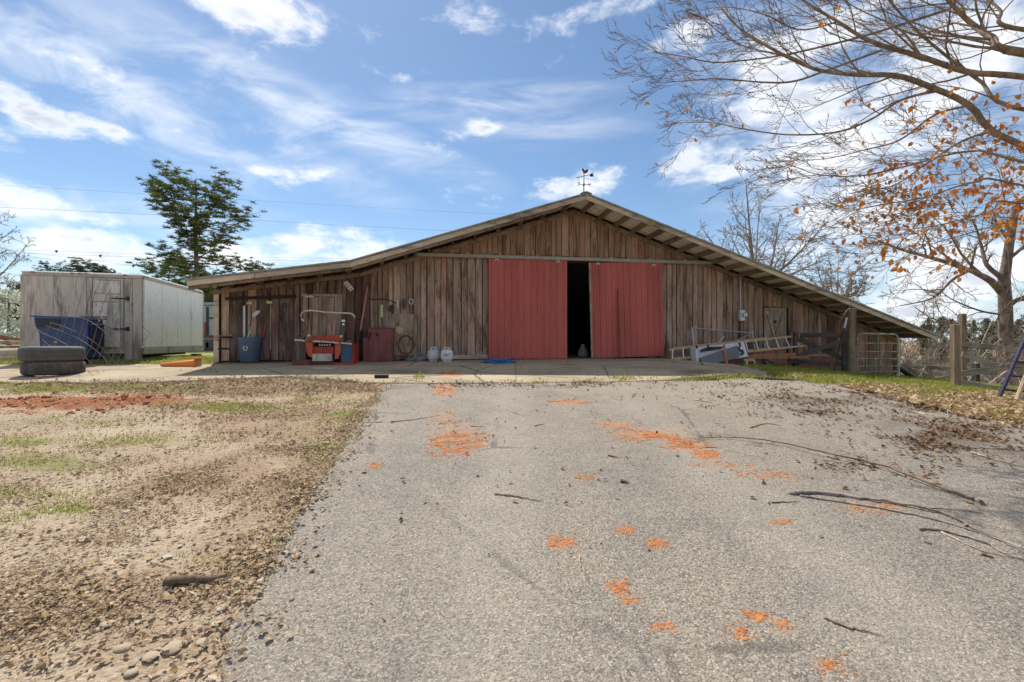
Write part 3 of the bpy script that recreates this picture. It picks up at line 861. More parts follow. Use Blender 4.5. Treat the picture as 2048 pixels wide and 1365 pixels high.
# rafters against the wall
for p, q, a, b_ in ((RL, RK, UL, RK[0]), (RK, RP, RK[0], RP[0]), (RP, RR, RP[0], UR)):
    n_ = max(1, int((b_ - a) / 2.4))
    for k in range(n_):
        slope_beam('rafter', M_joist, p, q, a + (b_ - a) * k / n_ + .003, a + (b_ - a) * (k + 1) / n_ - .003, .16, -.075, -.035, .10)
# inner shell: walls, floor, so that the inside is a dark room
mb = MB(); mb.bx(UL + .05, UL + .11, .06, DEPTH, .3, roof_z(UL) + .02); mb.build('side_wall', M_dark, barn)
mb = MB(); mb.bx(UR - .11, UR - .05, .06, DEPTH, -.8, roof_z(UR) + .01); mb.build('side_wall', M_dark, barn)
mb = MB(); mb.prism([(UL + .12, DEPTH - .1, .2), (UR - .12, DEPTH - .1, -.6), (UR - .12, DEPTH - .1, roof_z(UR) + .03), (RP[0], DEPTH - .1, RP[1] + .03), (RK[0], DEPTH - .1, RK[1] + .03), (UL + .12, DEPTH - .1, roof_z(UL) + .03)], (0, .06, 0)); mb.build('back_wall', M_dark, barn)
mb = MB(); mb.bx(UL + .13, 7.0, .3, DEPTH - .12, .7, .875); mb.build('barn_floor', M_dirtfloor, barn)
O0, O1 = W(1035, 600)[0], W(1290, 600)[0]
# battening behind the boards keeps the joints dark
mb = MB()
def backing(mb, u0, u1, z0):
    poly = [(u0, .035, z0), (u1, .035, z0)]
    tops = [u1] + [p[0] for p in PROF[::-1] if u0 < p[0] < u1] + [u0]
    poly += [(uu, .035, roof_z(uu) - .012) for uu in tops]
    mb.prism(poly, (0, .02, 0))
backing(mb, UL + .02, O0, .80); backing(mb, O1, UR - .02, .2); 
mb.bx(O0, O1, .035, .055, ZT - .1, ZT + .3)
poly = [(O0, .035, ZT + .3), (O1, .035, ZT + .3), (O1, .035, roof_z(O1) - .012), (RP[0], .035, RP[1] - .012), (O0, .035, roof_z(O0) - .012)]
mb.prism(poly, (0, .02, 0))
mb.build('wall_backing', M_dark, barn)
# vertical boards of the front wall, each its own plank
def board(u0, u1, z0, zt, v, mat, top_slope=True):
    th = random.uniform(.020, .026)
    ta, tb = zt(u0), zt(u1)
    j = [random.uniform(-.012, .012) for _ in range(4)]
    b0 = z0 + random.uniform(-.015, .015); b1 = b0 + random.uniform(-.012, .012)
    mb = MB()
    mid = (u0 + u1) / 2
    wz = .5 * (ta + b0)
    du = random.uniform(-.006, .006)
    f = [(u0, v, b0), (u1, v, b1), (u1 + du, v, wz), (u1, v, tb), (u0, v, ta), (u0 + du, v, wz)]
    cup = random.uniform(-.006, .006)
    f = [(a + random.uniform(-.002, .002), b_ + cup * (k % 2), c) for k, (a, b_, c) in enumerate(f)]
    bk = [(a, v + th, c) for a, b_, c in f]
    n = 6
    q = [(i, (i + 1) % n, n + (i + 1) % n, n + i) for i in range(n)]
    mb.add(f + bk, [(0, 1, 2, 5), (5, 2, 3, 4), (6, 11, 8, 7), (11, 10, 9, 8)] + [t_[::-1] for t_ in q])
    return mb.build('board', mat, barn)
GATEU = W(1708, 700)[0]
PD0, PDT = W(1527, 616); PD1 = W(1570, 616)[0]
u = UL
k = 0
while u < UR - .05:
    w_ = random.uniform(.145, .225)
    if random.random() < .2: w_ *= .65
    u1 = min(u + w_, UR)
    ov = random.random() < .35
    gap = random.uniform(.009, .030)
    v = -.004 - (.012 if ov else 0) - random.uniform(0, .006)
    inside = UT0 < (u + u1) / 2 < UT1
    zt = (lambda uu: ZT + .06) if inside else (lambda uu: roof_z(uu) - .11)
    z0 = BASE + .02 if u < 4.7 else (.945 if u < GATEU else float(ground(*BW(u, 0, 0)[:2])) + .03)
    mid = (u + u1) / 2
    if O0 < mid < O1: pass
    elif PD0 - .02 < mid < PD1 + .02:
        board(u, u1 - gap, PDT + .03, zt, v, M_board)
    else:
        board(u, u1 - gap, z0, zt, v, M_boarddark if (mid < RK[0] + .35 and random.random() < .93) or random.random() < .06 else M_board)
    u = u1
# gable boards above the track, lapped over the lower ones
u = UT0 - .15
while u < UT1 + .2:
    w_ = random.uniform(.13, .22)
    u1 = u + w_
    zt = lambda uu: roof_z(uu) - .12
    if min(zt(u), zt(u1)) > ZT + .10:
        board(u, u1 - random.uniform(.006, .02), ZT + .06 + random.uniform(-.02, .02), zt, -.040 - random.uniform(0, .016), M_gable)
    u = u1
mb = MB(); mb.bx(UL - .02, UL + .10, -.03, .06, .86, RL[1] - .12, .004); mb.build('corner_post', M_trim, barn)
mb = MB(); mb.bx(UR - .08, UR + .02, -.03, .06, float(ground(*BW(UR, 0, 0)[:2])), roof_z(UR) - .1, .004); mb.build('corner_post', M_trim, barn)
# sill board near the left door
mb = MB(); mb.bx(W(902, 720)[0], W(976, 720)[0], -.05, -.028, BASE + .02, BASE + .13, .004); mb.build('sill_board', M_trim, barn)
# low foundation where the ground falls away
mb = MB(); mb.prism([(4.75, -.02, .945), (4.75, -.02, .60), (GATEU, -.02, .25), (GATEU, -.02, .93)], (0, .05, 0)); mb.build('foundation', M_foundation, barn)
mb = MB(); mb.bx(4.8, GATEU, -.05, -.022, .915, .985, .004); mb.build('sill_board', M_trim, barn)
# patch of plywood boarding left (an old stable door)
ud0, zd0 = W(607, 592); ud1, zd1 = W(686, 712)
old = MB(); old.bx(ud0 - .05, ud1 + .06, -.050, -.028, zd0 - .02, zd0 + .05, .004); oldo = old.build('old_door_lintel', M_board, barn)
nb = 5
for k in range(nb):
    a = ud0 + (ud1 - ud0) * k / nb; b_ = ud0 + (ud1 - ud0) * (k + 1) / nb
    mb = MB(); mb.bx(a + .003, b_ - .006, -.062, -.036, .92, zd0 - .03 + random.uniform(-.01, .01), .003); mb.build('old_door_plank', M_ply, barn)
# door track
track = MB()
track.bx(UT0, UT1, -.155, -.062, ZT - .055, ZT + .045, .004)
tr = track.build('door_track', M_track, barn, bevel=.015)
for px in (935, 1000, 1075, 1222, 1300, 1370):
    uu = W(px, 515, -.1)[0]
    mb = MB(); mb.bx(uu - .04, uu + .04, -.13, -.058, ZT + .047, ZT + .085); mb.build('track_bracket', M_trim, tr)
for px in (878, 898, 918, 940):
    uu = W(px, 522, -.03)[0]
    mb = MB(); mb.bx(uu - .04, uu + .04, -.042, -.03, ZT - .16, ZT - .145); mb.build('metal_clip', M_galv, tr)
# sliding doors
def sliding_door(u0, u1, z0, z1, tilt, name_label):
    root = MB()
    # wooden frame behind the sheets is the door's main mesh
    root.bx(u0 + .01, u0 + .09, -.112, -.076, z0 + .02, z1 - .02); root.bx(u1 - .09, u1 - .01, -.112, -.076, z0 + .02, z1 - .02)
    root.bx(u0 + .09, u1 - .09, -.112, -.076, z1 - .14, z1 - .02); root.bx(u0 + .09, u1 - .09, -.112, -.076, z0 + .02, z0 + .14)
    c, s = math.cos(tilt), math.sin(tilt)
    def tilted(m):
        for i_, v in enumerate(m.V):
            x = v[:, 0] - u0; z = v[:, 2] - z1
            m.V[i_] = np.stack([u0 + x * c - z * s, v[:, 1], z1 + x * s + z * c], -1)
        return m
    d = tilted(root).build('sliding_door', M_joist, barn)
    d['label'] = name_label
    nsh = 3; w_ = (u1 - u0) / nsh
    for k in range(nsh):
        a = u0 + k * w_
        prof = [(a, 0)]
        nr = 4
        for r_ in range(nr):
            b_ = a + w_ * (r_ + .5) / nr
            prof += [(b_ - .026, 0), (b_ - .015, -.019), (b_ + .015, -.019), (b_ + .026, 0)]
            if r_ < nr - 1:
                b2 = a + w_ * (r_ + 1) / nr
                prof += [(b2 - .012, 0), (b2, -.004), (b2 + .012, 0)]
        prof.append((a + w_ - .003, 0))
        mb = MB(); n_ = len(prof)
        fr = [(x, -.118 + h - .003 * k, z0 + .0) for x, h in prof] + [(x, -.118 + h - .003 * k, z1) for x, h in prof]
        bk = [(x, -.1145 + h - .003 * k, z0 + .0) for x, h in prof] + [(x, -.1145 + h - .003 * k, z1) for x, h in prof]
        mb.add(fr, [(i_, i_ + 1, n_ + i_ + 1, n_ + i_) for i_ in range(n_ - 1)])
        tilted(mb).build('steel_sheet', M_redtin, d)
    for uu in (u0 + (u1 - u0) * .10, u0 + (u1 - u0) * .88):
        mb = MB()
        mb.bx(uu - .05, uu + .05, -.150, -.128, z1 - .03, z1 + .0); mb.bx(uu - .05, uu - .025, -.150, -.128, z1 - .07, z1 - .03); mb.bx(uu + .025, uu + .05, -.150, -.128, z1 - .07, z1 - .03)
        mb.build('hanger', M_cream, d)
    return d, tilted
dl, _ = sliding_door(W(977, 600, -.1)[0], W(1134, 600, -.1)[0], .90, 3.675, 0.0, 'closed red ribbed steel left leaf')
d_r0, d_r1 = W(1180, 526, -.1)[0], W(1323, 528, -.1)[0]
dr, tl = sliding_door(d_r0, d_r1, .905, 3.645, R(1.6), 'slightly skewed red ribbed steel right leaf')
mb = MB(); mb.bx(d_r0 - .035, d_r0 - .002, -.125, -.07, .92, 3.64); tl(mb).build('timber_edge', M_trim, dr)
mb = MB(); mb.beam((W(1237, 578, -.2)[0], -.165, W(1237, 578, -.2)[1]), (W(1243, 717, -.3)[0], -.19, .905), .03, .03); mb.build('steel_bar', M_redtrim, dr)
# person door with V brace, right of the meter
pd = MB(); pd.bx(PD0 + .05, PD1 - .05, -.022, 0, .70, PDT - .02); pdo = pd.build('small_door', M_dark, barn)
nb = 4
for k in range(nb):
    a = PD0 + .07 + (PD1 - PD0 - .14) * k / nb; b_ = PD0 + .07 + (PD1 - PD0 - .14) * (k + 1) / nb
    mb = MB(); mb.bx(a + .003, b_ - .006, -.040, -.024, .72, PDT - .05, .002); mb.build('door_plank', M_doorwood, pdo)
mb = MB(); mb.bx(PD0, PD0 + .065, -.058, -.01, .70, PDT - .07); mb.build('door_frame', M_doorwood, pdo)
mb = MB(); mb.bx(PD1 - .065, PD1, -.058, -.01, .70, PDT - .07); mb.build('door_frame', M_doorwood, pdo)
mb = MB(); mb.bx(PD0, PD1, -.060, -.01, PDT - .068, PDT, .002); mb.build('door_frame', M_doorwood, pdo)
um, zm = W(1548, 674)
for s_, x0 in ((0, PD0 + .08), (1, PD1 - .08)):
    mb = MB(); mb.beam((x0, -.052, PDT - .11), (um + (-.02 if s_ == 0 else .02), -.052, zm), .022, .06, up=(0, 0, 1)); mb.build('door_brace', M_trim, pdo)
    mb = MB(); mb.beam((x0, -.044, PDT - .11), (um + (-.02 if s_ == 0 else .02), -.044, zm), .008, .085, up=(0, 0, 1)); mb.build('brace_shadow_strip', M_dark, pdo)  # wider dark strip behind the brace, painted shadow along its edges
mb = MB(); mb.lathe([(.0, 0), (.05, 0), (.05, .02), (0, .02)], (um, -.042, W(1547, 644)[1]), 10, Matrix.Rotation(R(90), 3, 'X')); mb.build('door_handle', M_iron, pdo)
# electric meter, conduit
mu, mz = W(1480, 632)
mb = MB(); mb.bx(mu - .085, mu + .075, -.14, -.03, mz - .16, mz + .17); mt = mb.build('meter_box', M_grey_meter, barn, bevel=.008)
mb = MB(); mb.lathe([(.0, 0), (.075, 0), (.075, .05), (.06, .09), (0, .10)], (mu + .03, -.14, mz + .02), 16, Matrix.Rotation(R(90), 3, 'X')); mb.build('meter_dial', M_glass, mt, smooth=True)
cu, cz = W(1478, 552)
mb = MB(); mb.tube([(cu, -.06, mz + .171), (cu, -.06, cz)], .022, 10); mb.build('conduit', M_galv, mt, smooth=True)
mb = MB(); mb.tube([(mu - .05, -.06, mz - .161), (mu - .05, -.06, .95)], .013, 8); mb.build('conduit', M_iron, mt, smooth=True)
# short cord from the roof edge to the eave insulator
mb = MB(); mb.bx(W(1640, 590)[0] - .06, W(1640, 590)[0] + .08, -.14, -.03, W(1600, 590)[1] - .04, W(1600, 590)[1] + .03); mb.build('flood_light', M_grey_meter, barn)
# weathervane
wv_ = thing('weathervane', 'black iron rooster weathervane with arrow on the barn ridge', 'weathervane', BW(RP[0] - .02, OV + .12, RP[1]))
vb = BW(RP[0] - .02, OV + .12, RP[1])
vs_ = 1 / 74.0
def vp(dx_, dy_): return vb + Vector((UX[0] * dx_ * vs_, UX[1] * dx_ * vs_, dy_ * vs_))
mb = MB(); mb.tube([vp(0, -3), vp(0, 22), vp(0.5, 41)], [.014, .012, .008], 6); mb.build('rod', M_iron, wv_)
mb = MB(); mb.tube([vp(-9, 19), vp(9, 19)], .008, 5); mb.tube([vb + Vector((0, -.12, 19 * vs_)), vb + Vector((0, .12, 19 * vs_))], .008, 5); mb.lathe([(.02, -.02), (.035, 0), (.02, .02)], vp(0, 17.5), 8); mb.build('compass_arms', M_iron, wv_)
def strokes(mb, segs, ox, oy, w=.011):
    for (a, b_) in segs:
        mb.beam(vp(ox + a[0], oy + a[1]), vp(ox + b_[0], oy + b_[1]), .012, w, up=(0, 0, 1) if abs(a[1] - b_[1]) < abs(a[0] - b_[0]) else (1, 0, 0))
mb = MB(); strokes(mb, [((2, 0), (2, 6)), ((2, 0), (-2, 0)), ((2, 3), (-1, 3)), ((2, 6), (-2, 6))], -11, 17); mb.build('letter_e', M_iron, wv_)
mb = MB(); strokes(mb, [((-2.6, 6), (-1.4, 0)), ((-1.4, 0), (0, 4)), ((0, 4), (1.4, 0)), ((1.4, 0), (2.6, 6))], 11.5, 17); mb.build('letter_w', M_iron, wv_)
mb = MB(); mb.beam(vp(-13, 32), vp(13, 39), .012, .012); mb.prism([vp(12, 37), vp(14, 41.5), vp(21, 42.5), vp(18, 39.8), vp(21, 36.5), vp(14, 35)], (0, .012, 0)); mb.prism([vp(-15, 31.5), vp(-11, 34.2), vp(-11, 31)], (0, .012, 0)); mb.build('arrow', M_iron, wv_)
mb = MB(); mb.prism([vp(-1, 41), vp(-2, 45), vp(-4, 47), vp(-3, 50.5), vp(-1, 51), vp(0.5, 48), vp(3, 46.5), vp(5, 49.5), vp(8, 49.5), vp(9, 46), vp(7, 42.5), vp(3, 41)], (0, .014, 0)); mb.build('rooster', M_rust, wv_)
# ------------------------------------------------------------------ things along the left of the barn wall
VV = Vector((VX[0], VX[1], 0)); UU = Vector((UX[0], UX[1], 0)); ZV = Vector((0, 0, 1))
def wrect(mb, x0, y0, x1, y1, v, depth):
    """rectangle seen at these pixels on the plane v of the barn frame, pushed back by depth"""
    mb.prism([wp(x0, y1, v), wp(x1, y1, v), wp(x1, y0, v), wp(x0, y0, v)], VV * depth); return mb
def wpoly(mb, pts, v, depth):
    mb.prism([wp(x, y, v) for x, y in pts], VV * depth); return mb
def wtube(mb, pts, v, r, n=6):
    vs = v if isinstance(v, (list, tuple)) else [v] * len(pts)
    mb.tube([wp(x, y, q) for (x, y), q in zip(pts, vs)], r, n); return mb
def gp(px, py):
    p = G(px, py); return Vector((float(p[0]), float(p[1]), apron_z(p[0], p[1])))
def gpt(px, py):
    p = G(px, py); return Vector(p.tolist())
def facing(p):
    """unit vectors right / towards the camera at p"""
    f = Vector((-p[0], -p[1], 0)).normalized(); return Vector((-f.y, f.x, 0)), f

# --- blue trash can
c = gp(500, 727)
t = thing('trash_can', 'blue plastic trash can with white emblem before the barn wall', 'trash can', c)
h = .64
mb = MB(); mb.lathe([(.20, 0), (.215, .02), (.262, h * .78), (.262, h * .8), (.285, h * .8), (.29, h), (.278, h), (.25, h * .8), (.20, .04), (0, .04)], c, 24); mb.build('can', M_canblue, t, smooth=True)
rt, fr = facing(c)
for s_ in (-1, 1):
    mb = MB(); mb.box(c + rt * (.295 * s_) + ZV * (h * .86), (.05, .10, .06)); mb.build('handle', M_canblue, t, bevel=.01)
e0 = c + fr * .262 - rt * .10 + ZV * .36
def epx(a, r_): return e0 + rt * (math.sin(a) * r_) + ZV * (math.cos(a) * r_) + fr * (.0)
mb = MB()
for k in range(3):
    a0 = k * 2 * math.pi / 3 + .25
    pts = [epx(a0 + j * .22, .045) for j in range(7)]
    mb.tube(pts, .014, 5)
    mb.prism([epx(a0 + 1.32, .068), epx(a0 + 1.75, .048), epx(a0 + 1.32, .026)], fr * .012)
mb.build('white_emblem', M_white, t)
mb = MB(); mb.tube([c + ZV * .06 - rt * .1, c + ZV * .64 - rt * .05 - fr * .06, c + ZV * .93 + rt * .04 - fr * .14], .017, 8)
tag(mb.build('white_pipe', M_white, None, smooth=True), 'white pipe sticking up out of the blue trash can', 'pipe')
# --- old wooden frame and basin
t = thing('wooden_rack', 'grey wooden rack frame leaning at the left barn corner', 'rack', gp(448, 722))
for a, b_ in (((434, 722), (439, 672)), ((457, 721), (462, 671))):
    mb = MB(); mb.beam(gp(*a), wp(b_[0], b_[1], -.10), .05, .035, jit=.003); mb.build('leg', M_greypost, t)
for y in (675, 698):
    k = (722 - y) / 50
    mb = MB(); mb.beam(wp(434 + 5 * k, y, -.62 + .5 * k), wp(458 + 5 * k, y, -.62 + .5 * k), .03, .05); mb.build('rail', M_dark, t)
c = gp(446, 724)
mb = MB(); mb.lathe([(.10, 0), (.15, .09), (.16, .10), (.14, .09), (.09, .02), (0, .02)], c, 18); tag(mb.build('basin', M_galv, None, smooth=True), 'small metal basin on the ground under the wooden rack', 'basin')
# --- things on the wall rail
mb = MB(); mb.beam(wp(452, 598, -.06), wp(592, 593, -.06), .035, .075, up=(0, 0, 1), jit=.003)
tag(mb.build('hanging_rail', M_dark, None), 'dark wooden tool rail nailed across the left wall', 'rail')
mb = MB(); wrect(mb, 493, 604, 504, 609, -.11, .06); tag(mb.build('wood_block', M_trim, None, bevel=.004), 'small wood block fixed under the wall rail', 'block')
mb = MB(); wrect(mb, 486, 612, 490.5, 674, -.06, .02); tag(mb.build('steel_strip', M_galv, None), 'bluish steel strip upright on wall beside trash can', 'strip')
t = thing('shovel', 'old steel shovel hanging head down from wall rail', 'shovel', wp(510, 635, -.1))
mb = MB(); wpoly(mb, [(505, 634), (504, 630), (509, 624), (516, 620.5), (520, 621), (519, 626), (514, 631), (508, 635.5)], -.10, .014); mb.build('blade', M_galv, t)
mb = MB(); wtube(mb, [(516, 622), (516.5, 614), (517, 600)], -.09, .018); mb.build('socket', M_iron, t)
mb = MB(); wtube(mb, [(502, 612), (502.4, 640), (500, 655)], -.09, .013); tag(mb.build('iron_rod', M_iron, None), 'dark iron rod hanging above the trash can', 'rod')
mb = MB(); wtube(mb, [(541.5, 606), (541, 650), (541, 700)], -.07, .010); tag(mb.build('long_handle', M_trim, None), 'thin wooden tool handle hanging under yellow bracket', 'handle')
mb = MB(); wpoly(mb, [(532.5, 603), (536, 601), (539, 604), (543, 602), (544, 607), (534, 608)], -.12, .05); tag(mb.build('yellow_bracket', M_yellowtool, None), 'small yellow bracket on left wall rail', 'bracket')
mb = MB(); wtube(mb, [(534, 648), (530, 660), (525.5, 674)], -.06, .018); tag(mb.build('red_handle', M_redpaint, None), 'red tool handle leaning right of the trash can', 'handle')
mb = MB()
an = np.linspace(0, 2 * math.pi, 13)
wtube(mb, [(570 + 4 * math.cos(a), 611 + 4.5 * math.sin(a)) for a in an], -.05, .009, 5); tag(mb.build('iron_ring', M_iron, None), 'iron ring hanging on dark boards above black bucket', 'ring')
# --- pick head
t = thing('pickaxe', 'pale pick head hung over the old stable door', 'pickaxe', wp(617, 640, -.12))
mb = MB(); wpoly(mb, [(606, 593), (612, 590.8), (617, 592), (622, 590.6), (629, 593.4), (622, 595.6), (617, 595), (611, 595.8)], -.13, .03); mb.build('head', M_cream, t)
mb = MB(); wtube(mb, [(617, 594), (617, 640)], -.10, .016); mb.build('handle', M_dark, t)
# --- tilted plate
t = thing('metal_plate', 'tilted white plate with dark marks nailed on left wall', 'plate', wp(697, 583, -.05))
mb = MB(); wpoly(mb, [(686.7, 567.5), (694.3, 562), (706.8, 577), (706, 581), (703.5, 579.5), (701, 584)], -.06, .012); mb.build('plate', M_white, t)
mb = MB()
for a, b_ in (((690.5, 568.5), (693, 571.5)), ((693.5, 566.5), (696, 569.5)), ((694, 573), (696.5, 576)), ((697.5, 571), (700, 574)), ((699, 578), (701, 580.4)), ((701.5, 576), (703.5, 578))):
    mb.beam(wp(a[0], a[1], -.064), wp(b_[0], b_[1], -.064), .006, .022)
mb.build('dark_marks', M_ink, t)
# --- black bucket
c = gp(575, 724)
t = thing('bucket', 'black plastic bucket between trash can and red implement', 'bucket', c)
mb = MB(); mb.lathe([(.125, 0), (.15, .36), (.162, .36), (.162, .385), (.14, .385), (.115, .02), (0, .02)], c, 20); mb.build('pail', M_bucket, t, smooth=True)
rt, fr = facing(c)
mb = MB(); mb.tube([c + rt * (.16 * math.cos(a)) + fr * (.10 * math.sin(a)) + ZV * (.375 + .02 * math.sin(a)) for a in np.linspace(0, math.pi, 12)], .006, 5); mb.build('handle', M_iron, t)

# --- red farm implement with pipe hoop
IV = -1.15
t = thing('farm_implement', 'rusty red steel implement with hoop of pipe before barn', 'farm implement', gp(645, 736))
z0 = gp(645, 736).z
def ibox(name, x0, y0, x1, y1, mat, v=IV, d=.5, bevel=.006, parent=None):
    mb = MB(); wrect(mb, x0, y0, x1, y1, v, d); return mb.build(name, mat, parent or t, bevel=bevel)
ibox('skid', 585, 720, 623, 733, M_rust, IV - .02, .75)
ibox('skid', 669, 726, 706, 737, M_redpaint, IV - .02, .75)
ibox('middle_plate', 623, 724, 669, 736, M_rust, IV + .02, .6)
ibox('side_panel', 590, 684.5, 611, 720, M_slate, IV, .55)
ibox('side_panel', 682, 688, 704.5, 726, M_bluepaint, IV, .55)
ibox('end_plate', 704.6, 688, 707, 730, M_redpaint, IV - .02, .7)
ibox('end_plate', 587, 686, 589.8, 720, M_rust, IV - .02, .7)
mb = MB(); wpoly(mb, [(611, 685), (624.6, 686), (624.6, 716), (619, 714), (614, 708), (611.5, 700)], IV - .03, .3); mb.build('curved_guard', M_orangered, t)
mb = MB(); wpoly(mb, [(670, 688), (681.5, 689), (681.5, 704), (679, 712), (675, 718), (669.6, 719)], IV - .03, .3); mb.build('curved_guard', M_orangered, t)
ibox('back_plate', 625, 686, 670, 724, M_iron, IV + .25, .2)
ibox('centre_panel', 626, 694, 668, 708, M_redpaint, IV + .05, .18)
for k in range(5):
    ibox('tooth', 638 + k * 5, 688.5, 641 + k * 5, 692.5, M_galv, IV + .02, .1)
ibox('wooden_box', 624.5, 708, 663, 723, M_greypost, IV - .06, .28)
ibox('top_bar', 617.5, 671.5, 684, 682.5, M_redpaint, IV + .02, .22)
for x, y in ((618.5, 671.5), (682.5, 673)):
    mb = MB(); mb.lathe([(0, -.03), (.03, -.03), (.03, .03), (0, .03)], wp(x, y, IV), 8, Matrix.Rotation(R(90), 3, 'X')); mb.build('bolt', M_cream, t)
for a, b_ in (((589.5, 680), (610, 682)), ((628, 682.5), (641, 683.5)), ((643, 683.5), (664, 685)), ((665, 685), (678, 686.5)), ((682, 686), (704, 688.5))):
    mb = MB(); mb.beam(wp(a[0], a[1], IV - .06), wp(b_[0], b_[1], IV - .06), .06, .035); mb.build('cream_rail', M_cream, t)
ibox('mount_block', 593, 675, 606, 680, M_cabinet, IV + .02, .14)
ibox('mount_block', 692, 681.5, 704, 686, M_cabinet, IV + .02, .14)
mb = MB(); wtube(mb, [(607.5, 643), (603, 638), (601.2, 632.5), (604, 626.5), (608, 623.5), (614, 622), (624, 621.6), (632, 622.4), (650, 625), (675, 626.3), (700, 627), (706, 629.5), (709, 633.5), (709, 639)], IV + .1, .019, 8); hoop = mb.build('hoop', M_cream, t, smooth=True)
mb = MB(); wtube(mb, [(607.5, 643), (611, 655), (607, 664), (599, 670), (593, 674.5)], IV + .1, .016, 8); mb.build('hoop_tail', M_rust, t, smooth=True)
mb = MB(); wtube(mb, [(709, 639), (708, 660), (704, 684)], IV + .1, .015, 8); mb.build('hoop_tail', M_rust, t, smooth=True)
for pts, r_ in (([(611, 625), (615.5, 637), (615.5, 652), (610.5, 671), (609, 681)], .017), ([(624, 623), (623, 671)], .018), ([(638, 624), (637.5, 659), (637, 672)], .014), ([(656, 626), (660, 660), (660, 673)], .019), ([(670, 627), (667, 673)], .026), ([(683, 627), (681, 673)], .016), ([(698, 628), (698.5, 682)], .010), ([(703, 632), (700.5, 683)], .010)):
    mb = MB(); wtube(mb, pts, IV + .13, r_, 6); mb.build('hanging_bar', M_pinkpipe if r_ > .018 else M_rust, t, smooth=True)
mb = MB(); wtube(mb, [(686, 641), (686, 683)], IV + .1, .022, 6); mb.build('lever', M_slate, t)
mb = MB(); wrect(mb, 683, 640, 689.5, 644, IV + .06, .06); wrect(mb, 684.5, 647, 688.5, 651, IV + .06, .06); mb.build('lever_grip', M_white, t)
mb = MB(); mb.beam(gp(625, 739), gp(670, 740), .05, .03); tag(mb.build('pale_plank', M_cream, None), 'thin pale plank on the concrete before red implement', 'plank')
# --- leaning pipe, hand truck, cabinet
mb = MB(); mb.tube([gp(711, 722), wp(722, 655, -.35), wp(735, 575, -.08)], [.026, .025, .022], 8); t_ = mb.build('leaning_pipe', M_pinkpipe, None, smooth=True)
tag(t_, 'long faded pink pipe leaning on wall beside red implement', 'pipe')
mb = MB(); wtube(mb, [(731, 592), (737, 563)], [-.06, -.05], .03); tag(mb.build('wall_hook', M_rust, None), 'rusty bracket on wall at top of leaning pink pipe', 'bracket')
mb = MB(); wtube(mb, [(716, 640), (729, 638)], -.2, .016); wtube(mb, [(727, 638), (720, 668), (716, 700)], [-.2, -.3, -.45], .020); tag(mb.build('dark_fork_handle', M_dark, None), 'dark handled fork leaning between implement and pink pipe', 'fork')
t = thing('metal_cabinet', 'rusty dull red metal cabinet against barn wall', 'cabinet', wp(760, 724, -.3))
zc = apron_z(*wp(760, 724, -.5)[:2])
u0_, u1_ = W(736, 700, -.5)[0], W(786, 700, -.5)[0]
zt_ = W(760, 657, -.5)[1]
def lbox(name, u0, u1, v0, v1, z0, z1, mat, parent, bevel=.004):
    mb = MB(); mb.prism([BW(u0, v0, z0), BW(u1, v0, z0), BW(u1, v0, z1), BW(u0, v0, z1)], VV * (v1 - v0)); return mb.build(name, mat, parent, bevel=bevel)
lbox('body', u0_, u1_, -.48, -.08, zc, zt_, M_cabinet, t)
lbox('lid', u0_ - .01, u1_ + .01, -.495, -.07, zt_ + .002, zt_ + .022, M_cabinet, t)
lbox('door', u0_ + .03, u1_ - .03, -.495, -.482, zc + .05, zt_ - .05, M_cabinet, t)
lbox('side_box', u0_ - .13, u0_ - .004, -.45, -.15, zc, zc + .62, M_cabinet, t)
t = thing('hand_truck', 'dark steel hand truck leaning on the red cabinet', 'hand truck', gp(735, 724))
b0, b1 = gp(730, 724), gp(750, 722)
t0, t1 = wp(741, 666, -.62), wp(755, 666, -.60)
for a, b_ in ((b0 + ZV * .06, t0), (b1 + ZV * .06, t1)):
    mb = MB(); mb.tube([a, a.lerp(b_, .5), b_], .016, 8); mb.build('rail', M_iron, t)
for k in (.15, .38, .62, .98):
    mb = MB(); mb.tube([(b0 + ZV * .06).lerp(t0, k), (b1 + ZV * .06).lerp(t1, k)], .013, 6); mb.build('crossbar', M_rust, t)
for q_ in (b0 - UU * .06, b1 + UU * .0):
    mb = MB(); mb.lathe([(.02, -.03), (.09, -.035), (.105, -.02), (.105, .02), (.09, .035), (.02, .03)], q_ + ZV * .10, 16, Matrix(((0, 0, 1), (1, 0, 0), (0, 1, 0)))); mb.build('wheel', M_bucket, t, smooth=True)
mb = MB(); mb.prism([b0 + ZV * .02, b1 + ZV * .02, b1 - VV * .18 + ZV * .012, b0 - VV * .18 + ZV * .012], (0, 0, .012)); mb.build('toe_plate', M_iron, t)
# --- wall tools over the cabinet
mb = MB(); wrect(mb, 761, 610, 766, 635, -.07, .03); tag(mb.build('spirit_level', M_yellowtool, None), 'short pale yellow level hanging above red cabinet', 'level')
mb = MB(); wtube(mb, [(763, 610), (760.5, 616), (760, 640), (762, 654)], -.06, .009); tag(mb.build('green_cord', M_lightgreen, None), 'pale green cord loop beside the yellow level', 'cord')
mb = MB(); wtube(mb, [(737, 597), (746, 600), (765, 598), (783, 602), (792, 607)], -.05, .012); tag(mb.build('wall_cable', M_iron, None), 'black cable draped along boards above the cabinet', 'cable')
t = thing('plywood_sheet', 'weathered plywood sheet standing against the left wall', 'plywood', wp(802, 712, -.1))
mb = MB(); mb.prism([wp(771, 628, -.055), wp(834, 629, -.055), wp(834, 711, -.14), wp(772, 712, -.14)], VV * .018); mb.build('panel', M_ply, t)
mb = MB(); wpoly(mb, [(779, 611), (785, 610), (787, 624), (778, 623)], -.09, .05); tag(mb.build('clamp', M_iron, None), 'dark iron clamp hung left above plywood sheet', 'clamp')
mb = MB(); wrect(mb, 793.5, 601, 797.5, 616, -.05, .02)
an = np.linspace(0, 2 * math.pi, 13)
